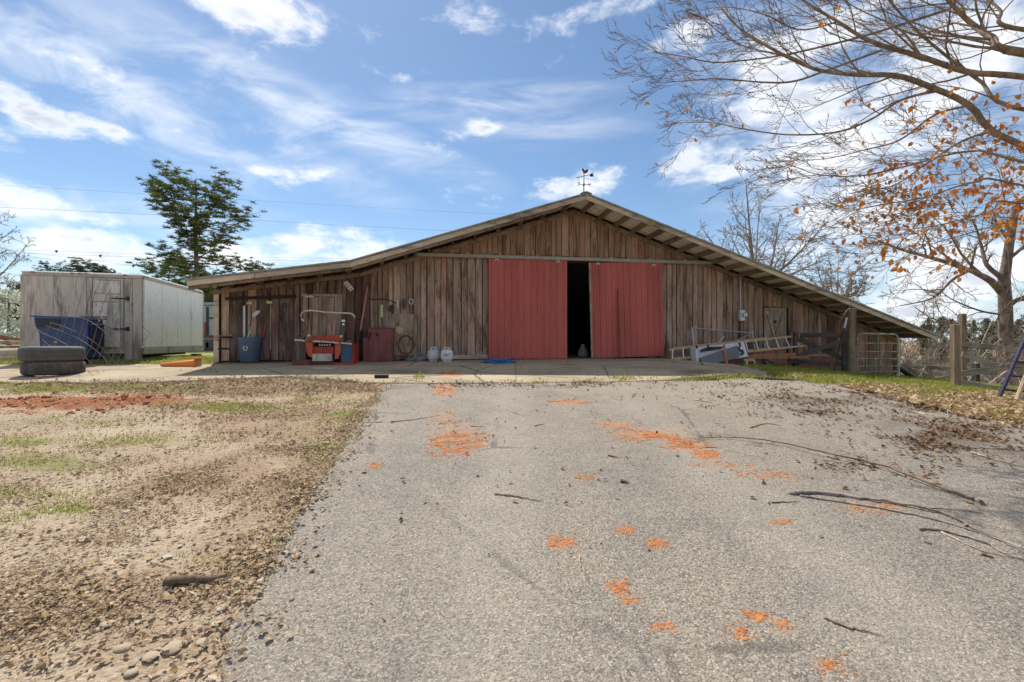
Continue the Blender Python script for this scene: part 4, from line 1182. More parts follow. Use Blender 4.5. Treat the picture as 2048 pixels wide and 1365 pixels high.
wtube(mb, [(795.5 + 2.6 * math.cos(a), 618.5 + 3 * math.sin(a)) for a in an], -.06, .010, 5); tag(mb.build('strap_hook', M_cream, None), 'strap with pale ring hung above plywood sheet', 'hook')
mb = MB()
for k in range(6):
    cx_, cy_ = 806.5 + (k % 2) * 2.2, 601 + k * 3
    wtube(mb, [(cx_ + 1.8 * math.cos(a), cy_ + 2.2 * math.sin(a)) for a in an], -.06, .007, 4)
tag(mb.build('chain', M_iron, None), 'dark chain hanging beside the ring above plywood', 'chain')
mb = MB(); wtube(mb, [(822.3 + 4 * math.cos(a), 603.5 + 5.5 * math.sin(a)) for a in an], -.06, .010, 6); tag(mb.build('white_ring', M_white, None), 'pale wire ring hung on board right of the chain', 'ring')
t = thing('pan', 'round pale pan hung on plywood sheet', 'pan', wp(799, 668, -.12))
mb = MB(); mb.lathe([(0, 0), (.10, 0), (.115, .03), (.105, .035), (.09, .012), (0, .012)], wp(799.5, 660.5, -.12), 20, Matrix.Rotation(R(90), 3, 'X')); mb.build('dish', M_sawblade, t, smooth=True)
mb = MB(); wtube(mb, [(797, 653), (794, 647)], -.13, .012); mb.build('handle', M_iron, t)
mb = MB()
for k in range(3):
    a0 = random.random() * 6
    wtube(mb, [(812 + (14 + k) * math.cos(a + a0), 690 + (17 + k) * math.sin(a + a0)) for a in np.linspace(0, 6.1, 26)], -.14 - .01 * k, .006, 5)
wtube(mb, [(800, 675), (812, 705), (818, 712)], -.16, .006, 5)
tag(mb.build('wire_coil', M_rust, None), 'rusty wire coil hanging low on plywood', 'wire')
# --- grey cable on the ground, propane tanks
c = gp(836, 724)
mb = MB()
for k in range(7):
    r1, r2 = random.uniform(.16, .30), random.uniform(.07, .13); ph = random.uniform(-.3, .3)
    pts = []
    for a in np.linspace(0, 2 * math.pi, 25):
        x, y = r1 * math.cos(a), r2 * math.sin(a)
        pts.append(c + Vector((x + .03 * k - .1, y * 1.2, .012 + .016 * k + .10 * max(0, math.sin(a + ph)) * (k % 3 == 0))))
    mb.tube(pts, .008, 5)
tag(mb.build('cable_coil', M_cable, None), 'tangled coil of grey cable left of the gas tanks', 'cable')
def tank(px, py, mat, label, collar, mark):
    c = gp(px, py)
    t = thing('propane_tank', label, 'gas tank', c, 'propane tanks by the barn wall')
    mb = MB(); mb.lathe([(.11, 0), (.115, .035), (.10, .04), (.145, .07), (.158, .11), (.158, .235), (.145, .285), (.10, .315), (.03, .325), (0, .326)], c, 24); mb.build('cylinder', mat, t, smooth=True)
    rt, fr = facing(c)
    mb = MB()
    n = 22
    for k in range(n):
        a = 2 * math.pi * k / n
        if .75 < a < 1.05 or 3.9 < a < 4.2 or (1.2 < a < 1.9) or 4.4 < a < 5.1: hh = (.355, .385)
        else: hh = (.315, .385)
        r0 = .088
        p0, p1 = c + rt * (r0 * math.cos(a)) + fr * (r0 * math.sin(a)), c + rt * (r0 * math.cos(a + .287)) + fr * (r0 * math.sin(a + .287))
        d = Vector((p0.x - c.x, p0.y - c.y, 0)).normalized() * .006
        mb.prism([p0 + ZV * hh[0], p1 + ZV * hh[0], p1 + ZV * hh[1], p0 + ZV * hh[1]], d)
    mb.build('collar', collar, t)
    mb = MB(); mb.lathe([(.02, .32), (.028, .35), (.012, .352), (.012, .375), (.03, .375), (0, .378)], c, 10); mb.build('valve', M_iron, t, smooth=True)
    if mark:
        mb = MB()
        for k, (a, w_, z_) in enumerate(((-.55, .22, .20), (-.28, .30, .20), (.08, .16, .20), (.30, .25, .20), (-.45, .70, .160))):
            pts = [c + rt * (.1592 * math.sin(a + x)) + fr * (.1592 * math.cos(a + x)) for x in np.linspace(0, w_, 4)]
            for q0, q1 in zip(pts[:-1], pts[1:]):
                mb.prism([q0 + ZV * z_, q1 + ZV * z_, q1 + ZV * (z_ + .022), q0 + ZV * (z_ + .022)], fr * .001)
        mb.build('printed_label', M_blueink, t)
tank(867, 726, M_tank1, 'greyish propane tank with rusty base, left of the pair', M_tank1, False)
tank(894, 727, M_tank2, 'white propane tank with blue print, right of the pair', M_cream, True)
# --- blue hose heap
c = gp(997, 728)
mb = MB()
for k in range(9):
    r1, r2 = random.uniform(.22, .47), random.uniform(.10, .22); ox, oy = random.uniform(-.05, .05), random.uniform(-.06, .06)
    mb.tube([c + Vector((ox + r1 * math.cos(a) * (1 + .08 * math.sin(3 * a + k)), oy + r2 * math.sin(a), .012 + .010 * k + .008 * math.sin(2 * a + k))) for a in np.linspace(0, 2 * math.pi, 33)], .011, 6)
tag(mb.build('blue_hose', M_bluehose, None, smooth=True), 'flat heap of blue hose on concrete before left door', 'hose')
mb = MB(); cs = BW(W(1166, 700, 1.6)[0], 1.6, .876)
mb.lathe([(.10, 0), (.17, .06), (.16, .18), (.10, .30), (.05, .36), (.07, .42), (0, .41)], cs, 9); mb.V[-1] = mb.V[-1] + rng.uniform(-.02, .02, mb.V[-1].shape) * np.array([1, 1, .3])
tag(mb.build('feed_sack', M_sack, None, smooth=2), 'crumpled white sack inside the dark barn doorway', 'sack')
mb = MB(); c = gp(763, 759); mb.box(c + ZV * .03, (.26, .09, .06), None, .006); tag(mb.build('wood_offcut', M_dark, None, bevel=.006), 'dark wooden offcut on concrete left of driveway', 'offcut')
# ------------------------------------------------------------------ box trailer and the yard things around it
TA = R(16.0)
fD, sD = Vector((math.cos(TA), math.sin(TA), 0)), Vector((-math.sin(TA), math.cos(TA), 0))
TC = Vector(((287 - CX) / F * 12.3, 12.3, 0))
TWd, TLn, TZ0, TZ1 = 2.63, 4.25, 1.14, 3.20
gT = gz(TC)
t = thing('box_trailer', 'old white box trailer with grey plywood end and red marker lights', 'trailer', (TC.x - 1.5, TC.y + 1.5, gT))
def tp(f, s_, z): return TC - fD * f + sD * s_ + ZV * z          # f: leftwards along the front, s: back along the side
def tbox(name, f0, f1, s0, s1, z0, z1, mat, parent=None, bevel=.006):
    mb = MB(); mb.prism([tp(f0, s0, z0), tp(f0, s1, z0), tp(f1, s1, z0), tp(f1, s0, z0)], (0, 0, z1 - z0)); return mb.build(name, mat, parent or t, bevel=bevel)
for k in range(4):
    s0_ = .06 + (TLn - .06) * k / 4; s1_ = .06 + (TLn - .06) * (k + 1) / 4
    sp_o = tbox('side_panel', 0, .05, s0_ + .003, s1_ - .003, TZ0 + .10, TZ1 - .12, M_trailerwhite, bevel=0)
    tbox('seam_strip', -.006, -.001, s1_ - .03, s1_ - .006, TZ0 + .102, TZ1 - .122, M_trailerwhite, sp_o, bevel=0)
    mbr = MB()
    for q_ in np.arange(TZ0 + .16, TZ1 - .14, .12): mbr.box(tp(-.008, s1_ - .018, q_), (.008, .012, .012))
    rv = mbr.build('rivets', M_galv, sp_o); rv['kind'] = 'stuff'
tbox('side_panel', TWd - .05, TWd, .06, TLn, TZ0 + .10, TZ1 - .12, M_trailerwhite)
tbox('rear_panel', .05, TWd - .05, TLn - .05, TLn, TZ0 + .10, TZ1 - .12, M_trailerwhite)
rf = tbox('roof', -.015, TWd + .015, -.01, TLn + .01, TZ1 - .045, TZ1 + .0, M_trailerwhite, bevel=.02)
tbox('roof_rail', -.02, .03, .05, TLn, TZ1 - .12, TZ1 - .048, M_trailerrail)
tbox('roof_rail', .032, TWd - .032, -.03, .04, TZ1 - .12, TZ1 - .048, M_trailerrail)
tbox('bottom_rail', -.02, .04, .05, TLn, TZ0 - .10, TZ0 + .098, M_trailerrail)
tbox('bottom_rail', .30, TWd, -.02, .05, TZ0 - .08, TZ0 + .06, M_trailerrail)
tbox('rear_post', -.02, .05, TLn, TLn + .05, TZ0 - .08, TZ1 - .06, M_galv)
tbox('floor', .05, TWd - .05, .05, TLn - .05, TZ0 - .06, TZ0 + .02, M_dark)
# plywood front: sheets
for a, b_ in ((1.26, 1.94), (1.945, TWd - .0)):
    tbox('plywood_sheet', a, b_, -.03, .03, TZ0 + .062, TZ1 - .125, M_trailerwood)
dr_ = tbox('end_door', .42, 1.25, -.03, .02, TZ0 + .065, TZ1 - .13, M_trailerwood)
for f0, f1, z0, z1 in ((.50, 1.10, 2.66, 3.0), (.50, 1.10, 1.24, 2.42)):
    tbox('door_panel', f0, f1, -.050, -.033, z0, z1, M_trailerdoor, dr_)
for f0, f1, z0, z1 in ((.43, .485, 1.24, 3.05), (1.12, 1.20, 1.24, 3.05), (.49, 1.115, 3.01, 3.05), (.49, 1.115, 2.45, 2.64)):
    tbox('door_trim', f0, f1, -.058, -.033, z0, z1, M_trailerwood, dr_)
for z in (2.53, 1.72):
    mb = MB(); mb.prism([tp(.28, -.066, z + .06), tp(.28, -.066, z - .06), tp(.34, -.066, z - .06), tp(.38, -.066, z - .02), tp(.70, -.066, z - .012), tp(.70, -.066, z + .012), tp(.38, -.066, z + .02), tp(.34, -.066, z + .06)], -sD * .01); mb.build('strap_hinge', M_iron, dr_)
tbox('door_latch', .78, 1.35, -.09, -.062, 2.02, 2.045, M_rust, dr_)
for f0, f1, s0 in ((.225, .395, -.075), (.02, .22, -.06)):
    tbox('corner_board', f0, f1, s0, s0 + .04, gT - .02, TZ1 - .13, M_greypost, bevel=.004)
for px in (67, 146, 161, 174, 251):
    f_ = None
    r_ = (px - CX) / F
    # solve for the place along the front edge
    f_ = (TC.x - r_ * TC.y) / (fD.x - r_ * fD.y)
    tbox('marker_light', f_ - .04, f_ + .04, -.05, -.012, TZ1 - .055, TZ1 - .02, M_redlens, rf)
tbox('marker_light', -.05, -.022, .10, .16, TZ1 - .075, TZ1 - .045, M_redlens, rf)
tbox('frame_rail', .5, .62, .1, TLn - .1, TZ0 - .20, TZ0 - .062, M_iron)
tbox('frame_rail', TWd - .62, TWd - .5, .1, TLn - .1, TZ0 - .20, TZ0 - .062, M_iron)
for f0, s0 in ((.02, TLn - .45), (TWd - .5, TLn - .45), (TWd - .5, .25)):
    p_ = tp(f0, s0, 0)
    mb = MB(); mb.prism([tp(f0, s0, gz(p_) - .03), tp(f0, s0 + .4, gz(p_) - .03), tp(f0 + .2, s0 + .4, gz(p_) - .03), tp(f0 + .2, s0, gz(p_) - .03)], (0, 0, TZ0 - .19 - gz(p_) + .03)); mb.build('support_block', M_block, t, bevel=.01)
mb = MB(); mb.beam(tp(1.1, -.12, gT + .03), tp(.0, -.12, gT + .02), .07, .07); mb.beam(tp(0, -.06, gT + .03), tp(-.02, 2.2, gT + .06), .05, .06)
tag(mb.build('metal_skirt_rail', M_galv, None), 'bent pale metal rail lying under the trailer corner', 'rail')
# blocks showing under the trailer
for k, f0 in enumerate((.42, .60, .80)):
    c = tp(f0, .25, 0); g_ = gz(c)
    mb = MB(); mb.prism([tp(f0, .1, g_), tp(f0, .3, g_), tp(f0 + .16, .3, g_), tp(f0 + .16, .1, g_)], (0, 0, .19))
    tag(mb.build('concrete_block', M_block, None, bevel=.008), ['dark concrete block under trailer door, nearest the corner boards', 'middle of three concrete blocks under the trailer door', 'concrete block under trailer door, nearest the blue cart'][k], 'block', 'blocks under the trailer')
# --- blue tilt cart
BZ = 10.9
cb_ = Vector(((132 - CX) / F * BZ, BZ, gz(((132 - CX) / F * BZ, BZ))))
t = thing('tilt_cart', 'blue plastic tilt cart standing before the trailer', 'cart', cb_)
def bp(px, py, y=BZ): return P(px, py, y)
zb = cb_.z
DPT = .44
body = [(66, 634), (172, 637), (174, 655), (175, 690), (172, 716), (140, 722), (86, 722), (79, 706), (77, 668), (70, 655)]
mb = MB()
fr_ = [bp(x, y) for x, y in body]; bk = [p_ + Vector((.02, DPT, 0)) for p_ in fr_]
k = len(body)
mb.add(fr_ + bk, [(i, (i + 1) % k, k + (i + 1) % k, k + i) for i in range(k)], None, [list(range(k))[::-1], list(range(k, 2 * k))])
mb.build('tub', M_binblue, t, bevel=.02)
mb = MB(); a, b_ = bp(61, 632.5, BZ - .03), bp(175, 637, BZ - .03)
mb.beam(a, b_, .05, .035); mb.beam(a + Vector((.02, DPT + .05, 0)), b_ + Vector((.02, DPT + .05, 0)), .05, .035); mb.beam(b_ + Vector((0, .026, 0)), b_ + Vector((.02, DPT + .024, 0)), .05, .034); mb.build('rim', M_binblue, t, bevel=.008)
mb = MB(); mb.prism([bp(68, 637, BZ - .02), bp(122, 638.5, BZ - .02), bp(116, 656, BZ - .02), bp(74, 654.5, BZ - .02)], (0, .018, 0)); mb.build('pour_lip', M_bindark, t, bevel=.006)
q0 = bp(175.5, 648)
mb = MB(); mb.prism([q0 + Vector((.004, .05, 0)), q0 + Vector((.03, DPT - .05, 0)), Vector((q0.x + .03, BZ + DPT - .05, bp(175, 704).z)), Vector((q0.x + .004, BZ + .05, bp(175, 704).z))], (.03, 0, 0)); mb.build('side_shade_panel', M_bindark, t, bevel=.01)  # dark panel colours in the shade on the tub's right side
for x in (140, 92):
    for dy_ in (.08, DPT - .08):
        c = Vector(((x - CX) / F * BZ, BZ + dy_, zb + .11))
        mb = MB(); mb.lathe([(.03, -.025), (.09, -.03), (.115, -.015), (.115, .015), (.09, .03), (.03, .025)], c, 16, Matrix.Rotation(R(90), 3, 'X')); mb.build('wheel', M_iron, t, smooth=True)
mb = MB(); mb.bx((88 - CX) / F * BZ, (168 - CX) / F * BZ, BZ + .05, BZ + DPT - .04, zb + .15, zb + .26); mb.build('chassis', M_iron, t)
# --- rusty chain-link panel, sagging
t = thing('wire_fence_panel', 'sagging rusty chain link wire before the blue cart', 'wire fence', gpt(160, 741))
NY = 10.35
def npt(s_, u_):
    """s_ along, u_ up; a crumpled sheet of wire"""
    x = 66 + s_ * 178 + 14 * math.sin(u_ * 3 + s_ * 2); y = 734 - u_ * (80 + 82 * min(1, max(0, s_ * 1.5 - .12))) + 10 * math.sin(s_ * 5)
    return P(x, y, NY + .18 * math.sin(s_ * 7 + u_ * 4) + .1 * u_)
random.seed(5)
nA = 8
for k in range(-5, nA):
    for sg in (1, -1):
        pts = []
        for q_ in np.linspace(0, 1, 11):
            u_ = q_; s_ = ((k + .25 * math.sin(k * 2.3)) / nA) + (q_ * .62 if sg > 0 else (1 - q_) * .62) 
            if 0 <= s_ <= 1: pts.append(npt(s_, u_) + Vector((random.uniform(-.006, .006), 0, random.uniform(-.006, .006))))
        if len(pts) > 2:
            mb = MB(); mb.tube(pts, .0052, 5); mb.build('wire', M_wire, t)
mb = MB()
for (x, y) in ((122, 634), (200, 640), (112, 690), (106, 703), (150, 700), (98, 697), (118, 696)):
    for _ in range(4):
        p_ = P(x + random.uniform(-6, 6), y + random.uniform(-4, 4), NY - .04); d1 = Vector((random.uniform(-.05, .05), random.uniform(-.03, .03), random.uniform(-.05, .05)))
        mb.add([p_, p_ + d1, p_ + d1 * .6 + Vector((.02, .01, .035))], None, [(0, 1, 2)])
mb.build('caught_leaves', M_litterlight, t)
mb = MB(); mb.tube([P(286, 654, 10.9), P(300, 667, 10.9), P(291, 679, 10.95), P(270, 700, 11)], .006, 5); mb.build('wire', M_wire, t)
# --- two truck tyres, stacked
def tyre(c, r_, h_, mat, label, squash=0.0):
    t = thing('truck_tyre', label, 'tyre', c, 'stacked truck tyres')
    pr = [(r_ * .60, h_ * .12), (r_ * .66, h_ * .03), (r_ * .86, 0), (r_ * .95, h_ * .05), (r_, h_ * .17), (r_ * 1.0, h_ * .5), (r_, h_ * .83), (r_ * .95, h_ * .95), (r_ * .86, h_), (r_ * .66, h_ * .97), (r_ * .60, h_ * .88), (r_ * .58, h_ * .7), (r_ * .80, h_ * .6), (r_ * .80, h_ * .4), (r_ * .58, h_ * .3)]
    mb = MB(); mb.lathe(pr, c, 48, None, closed=True)
    if squash:
        v = mb.V[-1]; mb.V[-1] = v - np.stack([0 * v[:, 0], 0 * v[:, 0], squash * (v[:, 2] - c.z) * (1 + np.cos(np.arctan2(v[:, 1] - c.y, v[:, 0] - c.x) + 1.2)) * .5], -1)
    mb.build('casing', mat, t, smooth=True)
    for zz in (.30, .42, .58, .70):
        mb = MB(); mb.lathe([(r_ * 1.004, h_ * zz - .004), (r_ * 1.004, h_ * zz + .004), (r_ * .99, h_ * zz + .004), (r_ * .99, h_ * zz - .004)], c, 48, None, closed=True); mb.build('tread_groove', M_bucket, t)
    return t
c = gpt(108, 757); c.y += .42; c.x = (108 - CX) / F * c.y; c.z = gz(c) + .02
TR = (172 - 38) / 2 / F * c.y / 1.40
tyre(c, TR * .97, .27, M_tyrebrown, 'dusty lower tyre of the two stacked by the chain link', .0)
tyre(c + Vector((-.05, .02, .275)), TR, .30, M_tyre, 'clean upper tyre of the two stacked by the chain link')
# --- orange cone on its side
c = gpt(352, 739)
t = thing('traffic_cone', 'orange traffic cone lying on its side near trailer', 'cone', c)
axd = Vector((1, .12, .02)).normalized(); q3 = axd.to_track_quat('Z', 'Y').to_matrix()
c0 = gpt(322, 736) + ZV * .06; L_ = (gpt(376, 738) - gpt(322, 736)).length
mb = MB(); mb.lathe([(.02, 0), (.035, .0), (.115, L_), (.105, L_ - .01), (0, L_ * .9)], c0 + ZV * .01, 20, q3); mb.build('cone_body', M_cone, t, smooth=True)
e = c0 + axd * L_
mb = MB(); mb.box(e + axd * .012 + ZV * .015, (.30, .28, .025), np.array(q3)); mb.build('cone_base', M_cone, t, bevel=.01)
mb = MB(); mb.lathe([(0, 0), (.085, 0), (.085, .006), (0, .006)], e + axd * .026 + ZV * .01, 16, q3); mb.build('cone_hole', M_conegrey, t)
# --- timbers and log left of the trailer
def timber(px0, py0, px1, py1, Y0, Y1, w_, h_, mat, label, cat='timber', name='timber'):
    mb = MB(); mb.beam(P(px0, py0, Y0), P(px1, py1, Y1), w_, h_, jit=.006); o = mb.build(name, mat, None, bevel=.01); tag(o, label, cat, 'timbers piled left of the trailer' if cat == 'timber' else None); return o
timber(-60, 664, 44, 683, 15, 16, .16, .16, M_beam_red, 'reddish beam highest on the pile left of trailer')
timber(-80, 684, 44, 686, 14.6, 15.4, .2, .12, M_trim, 'pale plank in the middle of the timber pile')
timber(-80, 698, 44, 698, 14.0, 14.6, .28, .2, M_beam_red, 'thick brown beam low on pile left of trailer')
mb = MB(); a, b_ = P(-70, 716, 12.6), P(46, 708, 12.9); mb.tube([a, a.lerp(b_, .5) + ZV * .01, b_], [.20, .19, .17], 14)
tag(mb.build('log', M_concretechunk, None, smooth=True), 'pale sawn log lying left of the stacked tyres', 'log')
timber(-80, 724, 38, 715, 12.0, 12.2, .12, .10, M_trim, 'low grey plank on ground before the pale log')
# --- vehicle glimpsed between trailer and barn
VY = 24.0
def vq(px, py, dy_=0): return P(px, py, VY + dy_)
c = vq(418, 700); c.z = gz(c)
t = thing('utility_truck', 'grey farm truck with pale green roof behind the barn corner', 'truck', c)
mb = MB(); mb.prism([vq(398, 690), vq(445, 690), vq(445, 612), vq(398, 612)], (0, 2.2, 0)); mb.build('body', M_vanwhite, t, bevel=.03)
mb = MB(); mb.prism([vq(396, 611), vq(447, 611), vq(446, 605), vq(398, 605)], (0, 2.3, 0)); mb.build('roof', M_tealroof, t, bevel=.03)
mb = MB(); mb.prism([vq(412, 672, -.03), vq(417, 672, -.03), vq(417, 614, -.03), vq(412, 614, -.03)], (0, .025, 0)); mb.build('door_gap', M_ink, t)
mb = MB(); mb.prism([vq(418, 638, -.03), vq(431, 638, -.03), vq(431, 635, -.03), vq(418, 635, -.03)], (0, .025, 0)); mb.build('dark_bar', M_ink, t)
mb = MB(); mb.prism([vq(407, 672, -.05), vq(412, 672, -.05), vq(412, 645, -.05), vq(407, 645, -.05)], (0, .045, 0)); mb.build('red_panel', M_redpaint, t)
mb = MB(); mb.prism([vq(400, 676, -.1), vq(440, 676, -.1), vq(440, 671, -.1), vq(400, 671, -.1)], (0, .095, 0)); mb.build('bumper', M_cabinet, t)
for px in (410, 424):
    cc = vq(px, 684, -.16); cc.z = gz(cc) + .30
    mb = MB(); mb.lathe([(.10, -.1), (.26, -.1), (.30, -.07), (.30, .07), (.26, .1), (.10, .1)], cc, 18, Matrix.Rotation(R(90), 3, 'X')); mb.build('wheel', M_tyre, t, smooth=True)

# ------------------------------------------------------------------ right of the doors
# --- white appliance with grey panel and strap
AV = -1.25
t = thing('old_appliance', 'white appliance with grey door panel and orange strap lying tilted', 'appliance', wp(1440, 733, AV))
mb = MB(); mb.prism([wp(1393, 731, AV + .10), wp(1497, 714, AV + .10), wp(1488, 684.5, AV + .16), wp(1391.5, 696, AV + .16)], VV * .30); mb.build('cabinet', M_appl, t, bevel=.01)
mb = MB(); mb.prism([wp(1404.5, 735, AV), wp(1480, 715, AV), wp(1475.5, 692, AV + .03), wp(1401, 717, AV + .03)], VV * .085); mb.build('grey_door', M_applgrey, t, bevel=.012)
mb = MB(); mb.prism([wp(1452, 728, AV - .012), wp(1456.5, 727, AV - .012), wp(1450, 689, AV + .0), wp(1445.5, 689.5, AV + .0)], VV * .01); mb.build('strap', M_strap, t)
mb = MB(); mb.prism([wp(1400, 705, AV + .07), wp(1440, 699, AV + .07), wp(1450, 694, AV + .08), wp(1420, 694, AV + .08), wp(1404, 699, AV + .08)], VV * .03); mb.build('recess', M_iron, t)
for pts in ([(1416, 690), (1417, 699), (1423, 700)], [(1392, 692), (1395, 697)], [(1478, 686), (1481, 692), (1477, 697), (1482, 703)], [(1484, 700), (1487, 707), (1482, 710)]):
    mb = MB(); wtube(mb, pts, AV + .075, .028, 6); mb.build('hinge', M_iron, t)
# --- pipe rack behind
t = thing('pipe_frame', 'thin grey pipe frame behind the white appliance', 'pipe frame', wp(1450, 730, -.6))
for pts, r_ in (([(1383.5, 656.5), (1503.6, 666.3)], .02), ([(1504, 661), (1511, 722)], .022), ([(1502, 668), (1455, 690)], .016), ([(1447.5, 673), (1432, 692)], .022), ([(1384, 657), (1390, 718)], .018)):
    mb = MB(); wtube(mb, pts, [-.42, -.5], r_, 7); mb.build('pipe', M_galv, t, smooth=True)
# --- ladder on its side
t = thing('extension_ladder', 'long orange railed ladder with aluminium rungs lying on its side', 'ladder', wp(1470, 720, -.8))
lb0, lb1, lt0, lt1 = wp(1338, 720.5, -.88), wp(1613, 691.5, -.88), wp(1338, 700, -.70), wp(1604, 671, -.70)
for dz in (0, 1):
    for a, b_ in ((lb0, lb1), (lt0, lt1)):
        o_ = Vector((0, 0, 0)) if dz == 0 else VV * .09 - UU * .25
        if dz == 1: a = a.lerp(b_, .1); b_ = a.lerp(b_, .78)
        mb = MB(); mb.beam(a + o_, b_ + o_, .035, .055); mb.build('rail', M_fibreglass, t, bevel=.004)
nr = 13
for k in range(nr):
    q_ = (k + .3) / nr
    mb = MB(); mb.tube([lb0.lerp(lb1, q_), lt0.lerp(lt1, q_)], .019, 7); mb.build('rung', M_aluminium, t, smooth=True)
for k in range(7):
    q_ = .2 + (k + .65) / nr
    mb = MB(); o_ = VV * .09; mb.tube([lb0.lerp(lb1, q_) + o_, lt0.lerp(lt1, q_) + o_], .019, 7); mb.build('rung', M_aluminium, t, smooth=True)
# --- rusty beams under it
LB = ['long rusty beam under the ladder, topmost of the heap', 'rusty beam in the middle of the heap by bricks', 'bright orange ended rusty beam at heap front', 'low dark rusty beam at the back of the heap', 'short rusty beam under the left end of ladder']
for k, (a, b_, v, r_) in enumerate((((1490, 703), (1568, 700), -.75, .11), ((1470, 713), (1590, 709), -.95, .09), ((1492, 716), (1617, 715), -1.05, .075), ((1500, 719), (1640, 738), -.6, .07), ((1332, 716), (1400, 713), -.5, .12))):
    mb = MB(); mb.beam(wp(a[0], a[1], v), wp(b_[0], b_[1], v - .05), r_ * .9, r_, jit=.004); tag(mb.build('steel_beam', M_rustbeam, None, bevel=.004), LB[k], 'beam', 'rusty beams heaped by the ladder')
t = thing('trestle', 'low pale wooden trestle under the rusty beams', 'trestle', wp(1500, 742, -1.1))
mb = MB(); wrect(mb, 1488, 718, 1511, 723, -1.15, .30); mb.build('top', M_lightwood, t, bevel=.004)
for x in (1490, 1506):
    p_ = wp(x + 2, 735, -1.1); g_ = gz(p_)
    mb = MB(); mb.bx(p_.x - .035, p_.x + .035, p_.y - .05, p_.y + .02, g_ - .03, wp(x, 723, -1.15).z); mb.build('leg', M_lightwood, t)
t = thing('brick_pile', 'small stack of dark bricks beside the trestle', 'bricks', wp(1523, 742, -1.0))
p_ = wp(1523, 742, -1.0); g_ = gz(p_) - .02
brick_me = None
for r_ in range(6):
    for k in range(2):
        mb = MB(); mb.prism([p_ + UU * (-.19 + k * .195 + .03 * (r_ % 2) + random.uniform(-.01, .01)) + Vector((0, 0, g_ - p_.z + r_ * .064))] * 0 or [
            Vector((p_.x, p_.y, g_ + r_ * .064)) + UU * (-.20 + k * .2 + .03 * (r_ % 2)), Vector((p_.x, p_.y, g_ + r_ * .064)) + UU * (-.01 + k * .2 + .03 * (r_ % 2)),
            Vector((p_.x, p_.y, g_ + r_ * .064)) + UU * (-.01 + k * .2 + .03 * (r_ % 2)) + VV * .095, Vector((p_.x, p_.y, g_ + r_ * .064)) + UU * (-.20 + k * .2 + .03 * (r_ % 2)) + VV * .095], (0, 0, .058))
        mb.build('brick', M_brick, t, bevel=.003)
mb = MB(); a, b_ = wp(1529, 720, -1.0), wp(1542, 741, -1.2); b_.z = gz(b_) + .02; mb.beam(a, b_, .10, .04); tag(mb.build('blue_strip', M_bluepaint, None, bevel=.006), 'dark blue strip leaning right of the brick stack', 'strip')
# --- dark rail fence left of the gate post
t = thing('rail_fence', 'dark weathered rail fence with crossed braces left of gate post', 'fence', P(1650, 750, 12.9))
FY = 12.85
def fbeam(name, a, b_, Ya, Yb, th_, px_h, mat, parent):
    mb = MB(); mb.beam(P(a[0], a[1], Ya), P(b_[0], b_[1], Yb), th_, px_h / F * (Ya + Yb) / 2, jit=.004); return mb.build(name, mat, parent, bevel=.004)
fbeam('rail', (1600, 670.5), (1691, 670.5), FY + .35, FY, .04, 8.5, M_darkrail, t)
fbeam('brace', (1598, 678), (1692, 721), FY + .39, FY + .045, .035, 9, M_darkrail, t)
fbeam('brace', (1596, 712), (1692, 681), FY + .31, FY - .045, .035, 9, M_darkrail, t)
fbeam('rail', (1575, 722), (1660, 728.5), FY + .45, FY + .1, .04, 8, M_darkrail, t)
fbeam('rail', (1675, 728), (1692, 729), FY + .02, FY, .04, 9, M_darkrail, t)
p_ = P(1688, 740, FY); g_ = gz(p_)
mb = MB(); mb.bx(p_.x - .055, p_.x + .055, FY - .05, FY + .02, g_ - .02, P(1688, 664, FY).z); mb.build('post', M_darkrail, t)
p_ = P(1590, 730, FY + .5); g_ = gz(p_)
mb = MB(); mb.bx(p_.x - .05, p_.x + .05, FY + .42, FY + .52, g_ - .02, P(1590, 664, FY + .5).z); mb.build('post', M_darkrail, t)
# --- gate post
def post(px, pt, Y, w_, d_, mat, label, name='fence_post', sink=.05, lean=0.0):
    p_ = P(px, 700, Y); g_ = gz(p_)
    zt = P(px, pt, Y).z
    mb = MB(); mb.bx(p_.x - w_ / 2, p_.x + w_ / 2, Y - d_ / 2, Y + d_ / 2, g_ - sink, zt, .008)
    if lean: mb.V[-1][:, 0] += (mb.V[-1][:, 2] - g_) * lean
    o = mb.build(name, mat, None, bevel=.012); tag(o, label, 'post'); return o
post(1702, 617, 12.8, .20, .19, M_postwood, 'thick square timber gate post at the barn end')
mb = MB(); a, b_ = P(1667, 746, 12.45), P(1692, 640, 12.62); a.z = gz(a); mb.tube([a, a.lerp(b_, .8), b_], .022, 8); o = mb.build('leaning_pole', M_iron, None); tag(o, 'dark iron pole leaning against the timber gate post', 'pole')
mb = MB(); mb.tube([a.lerp(b_, .84), b_ + (b_ - a).normalized() * .06], .03, 8); mb.build('pale_tip', M_galv, o)
ORIG[o] = ORIG[o]
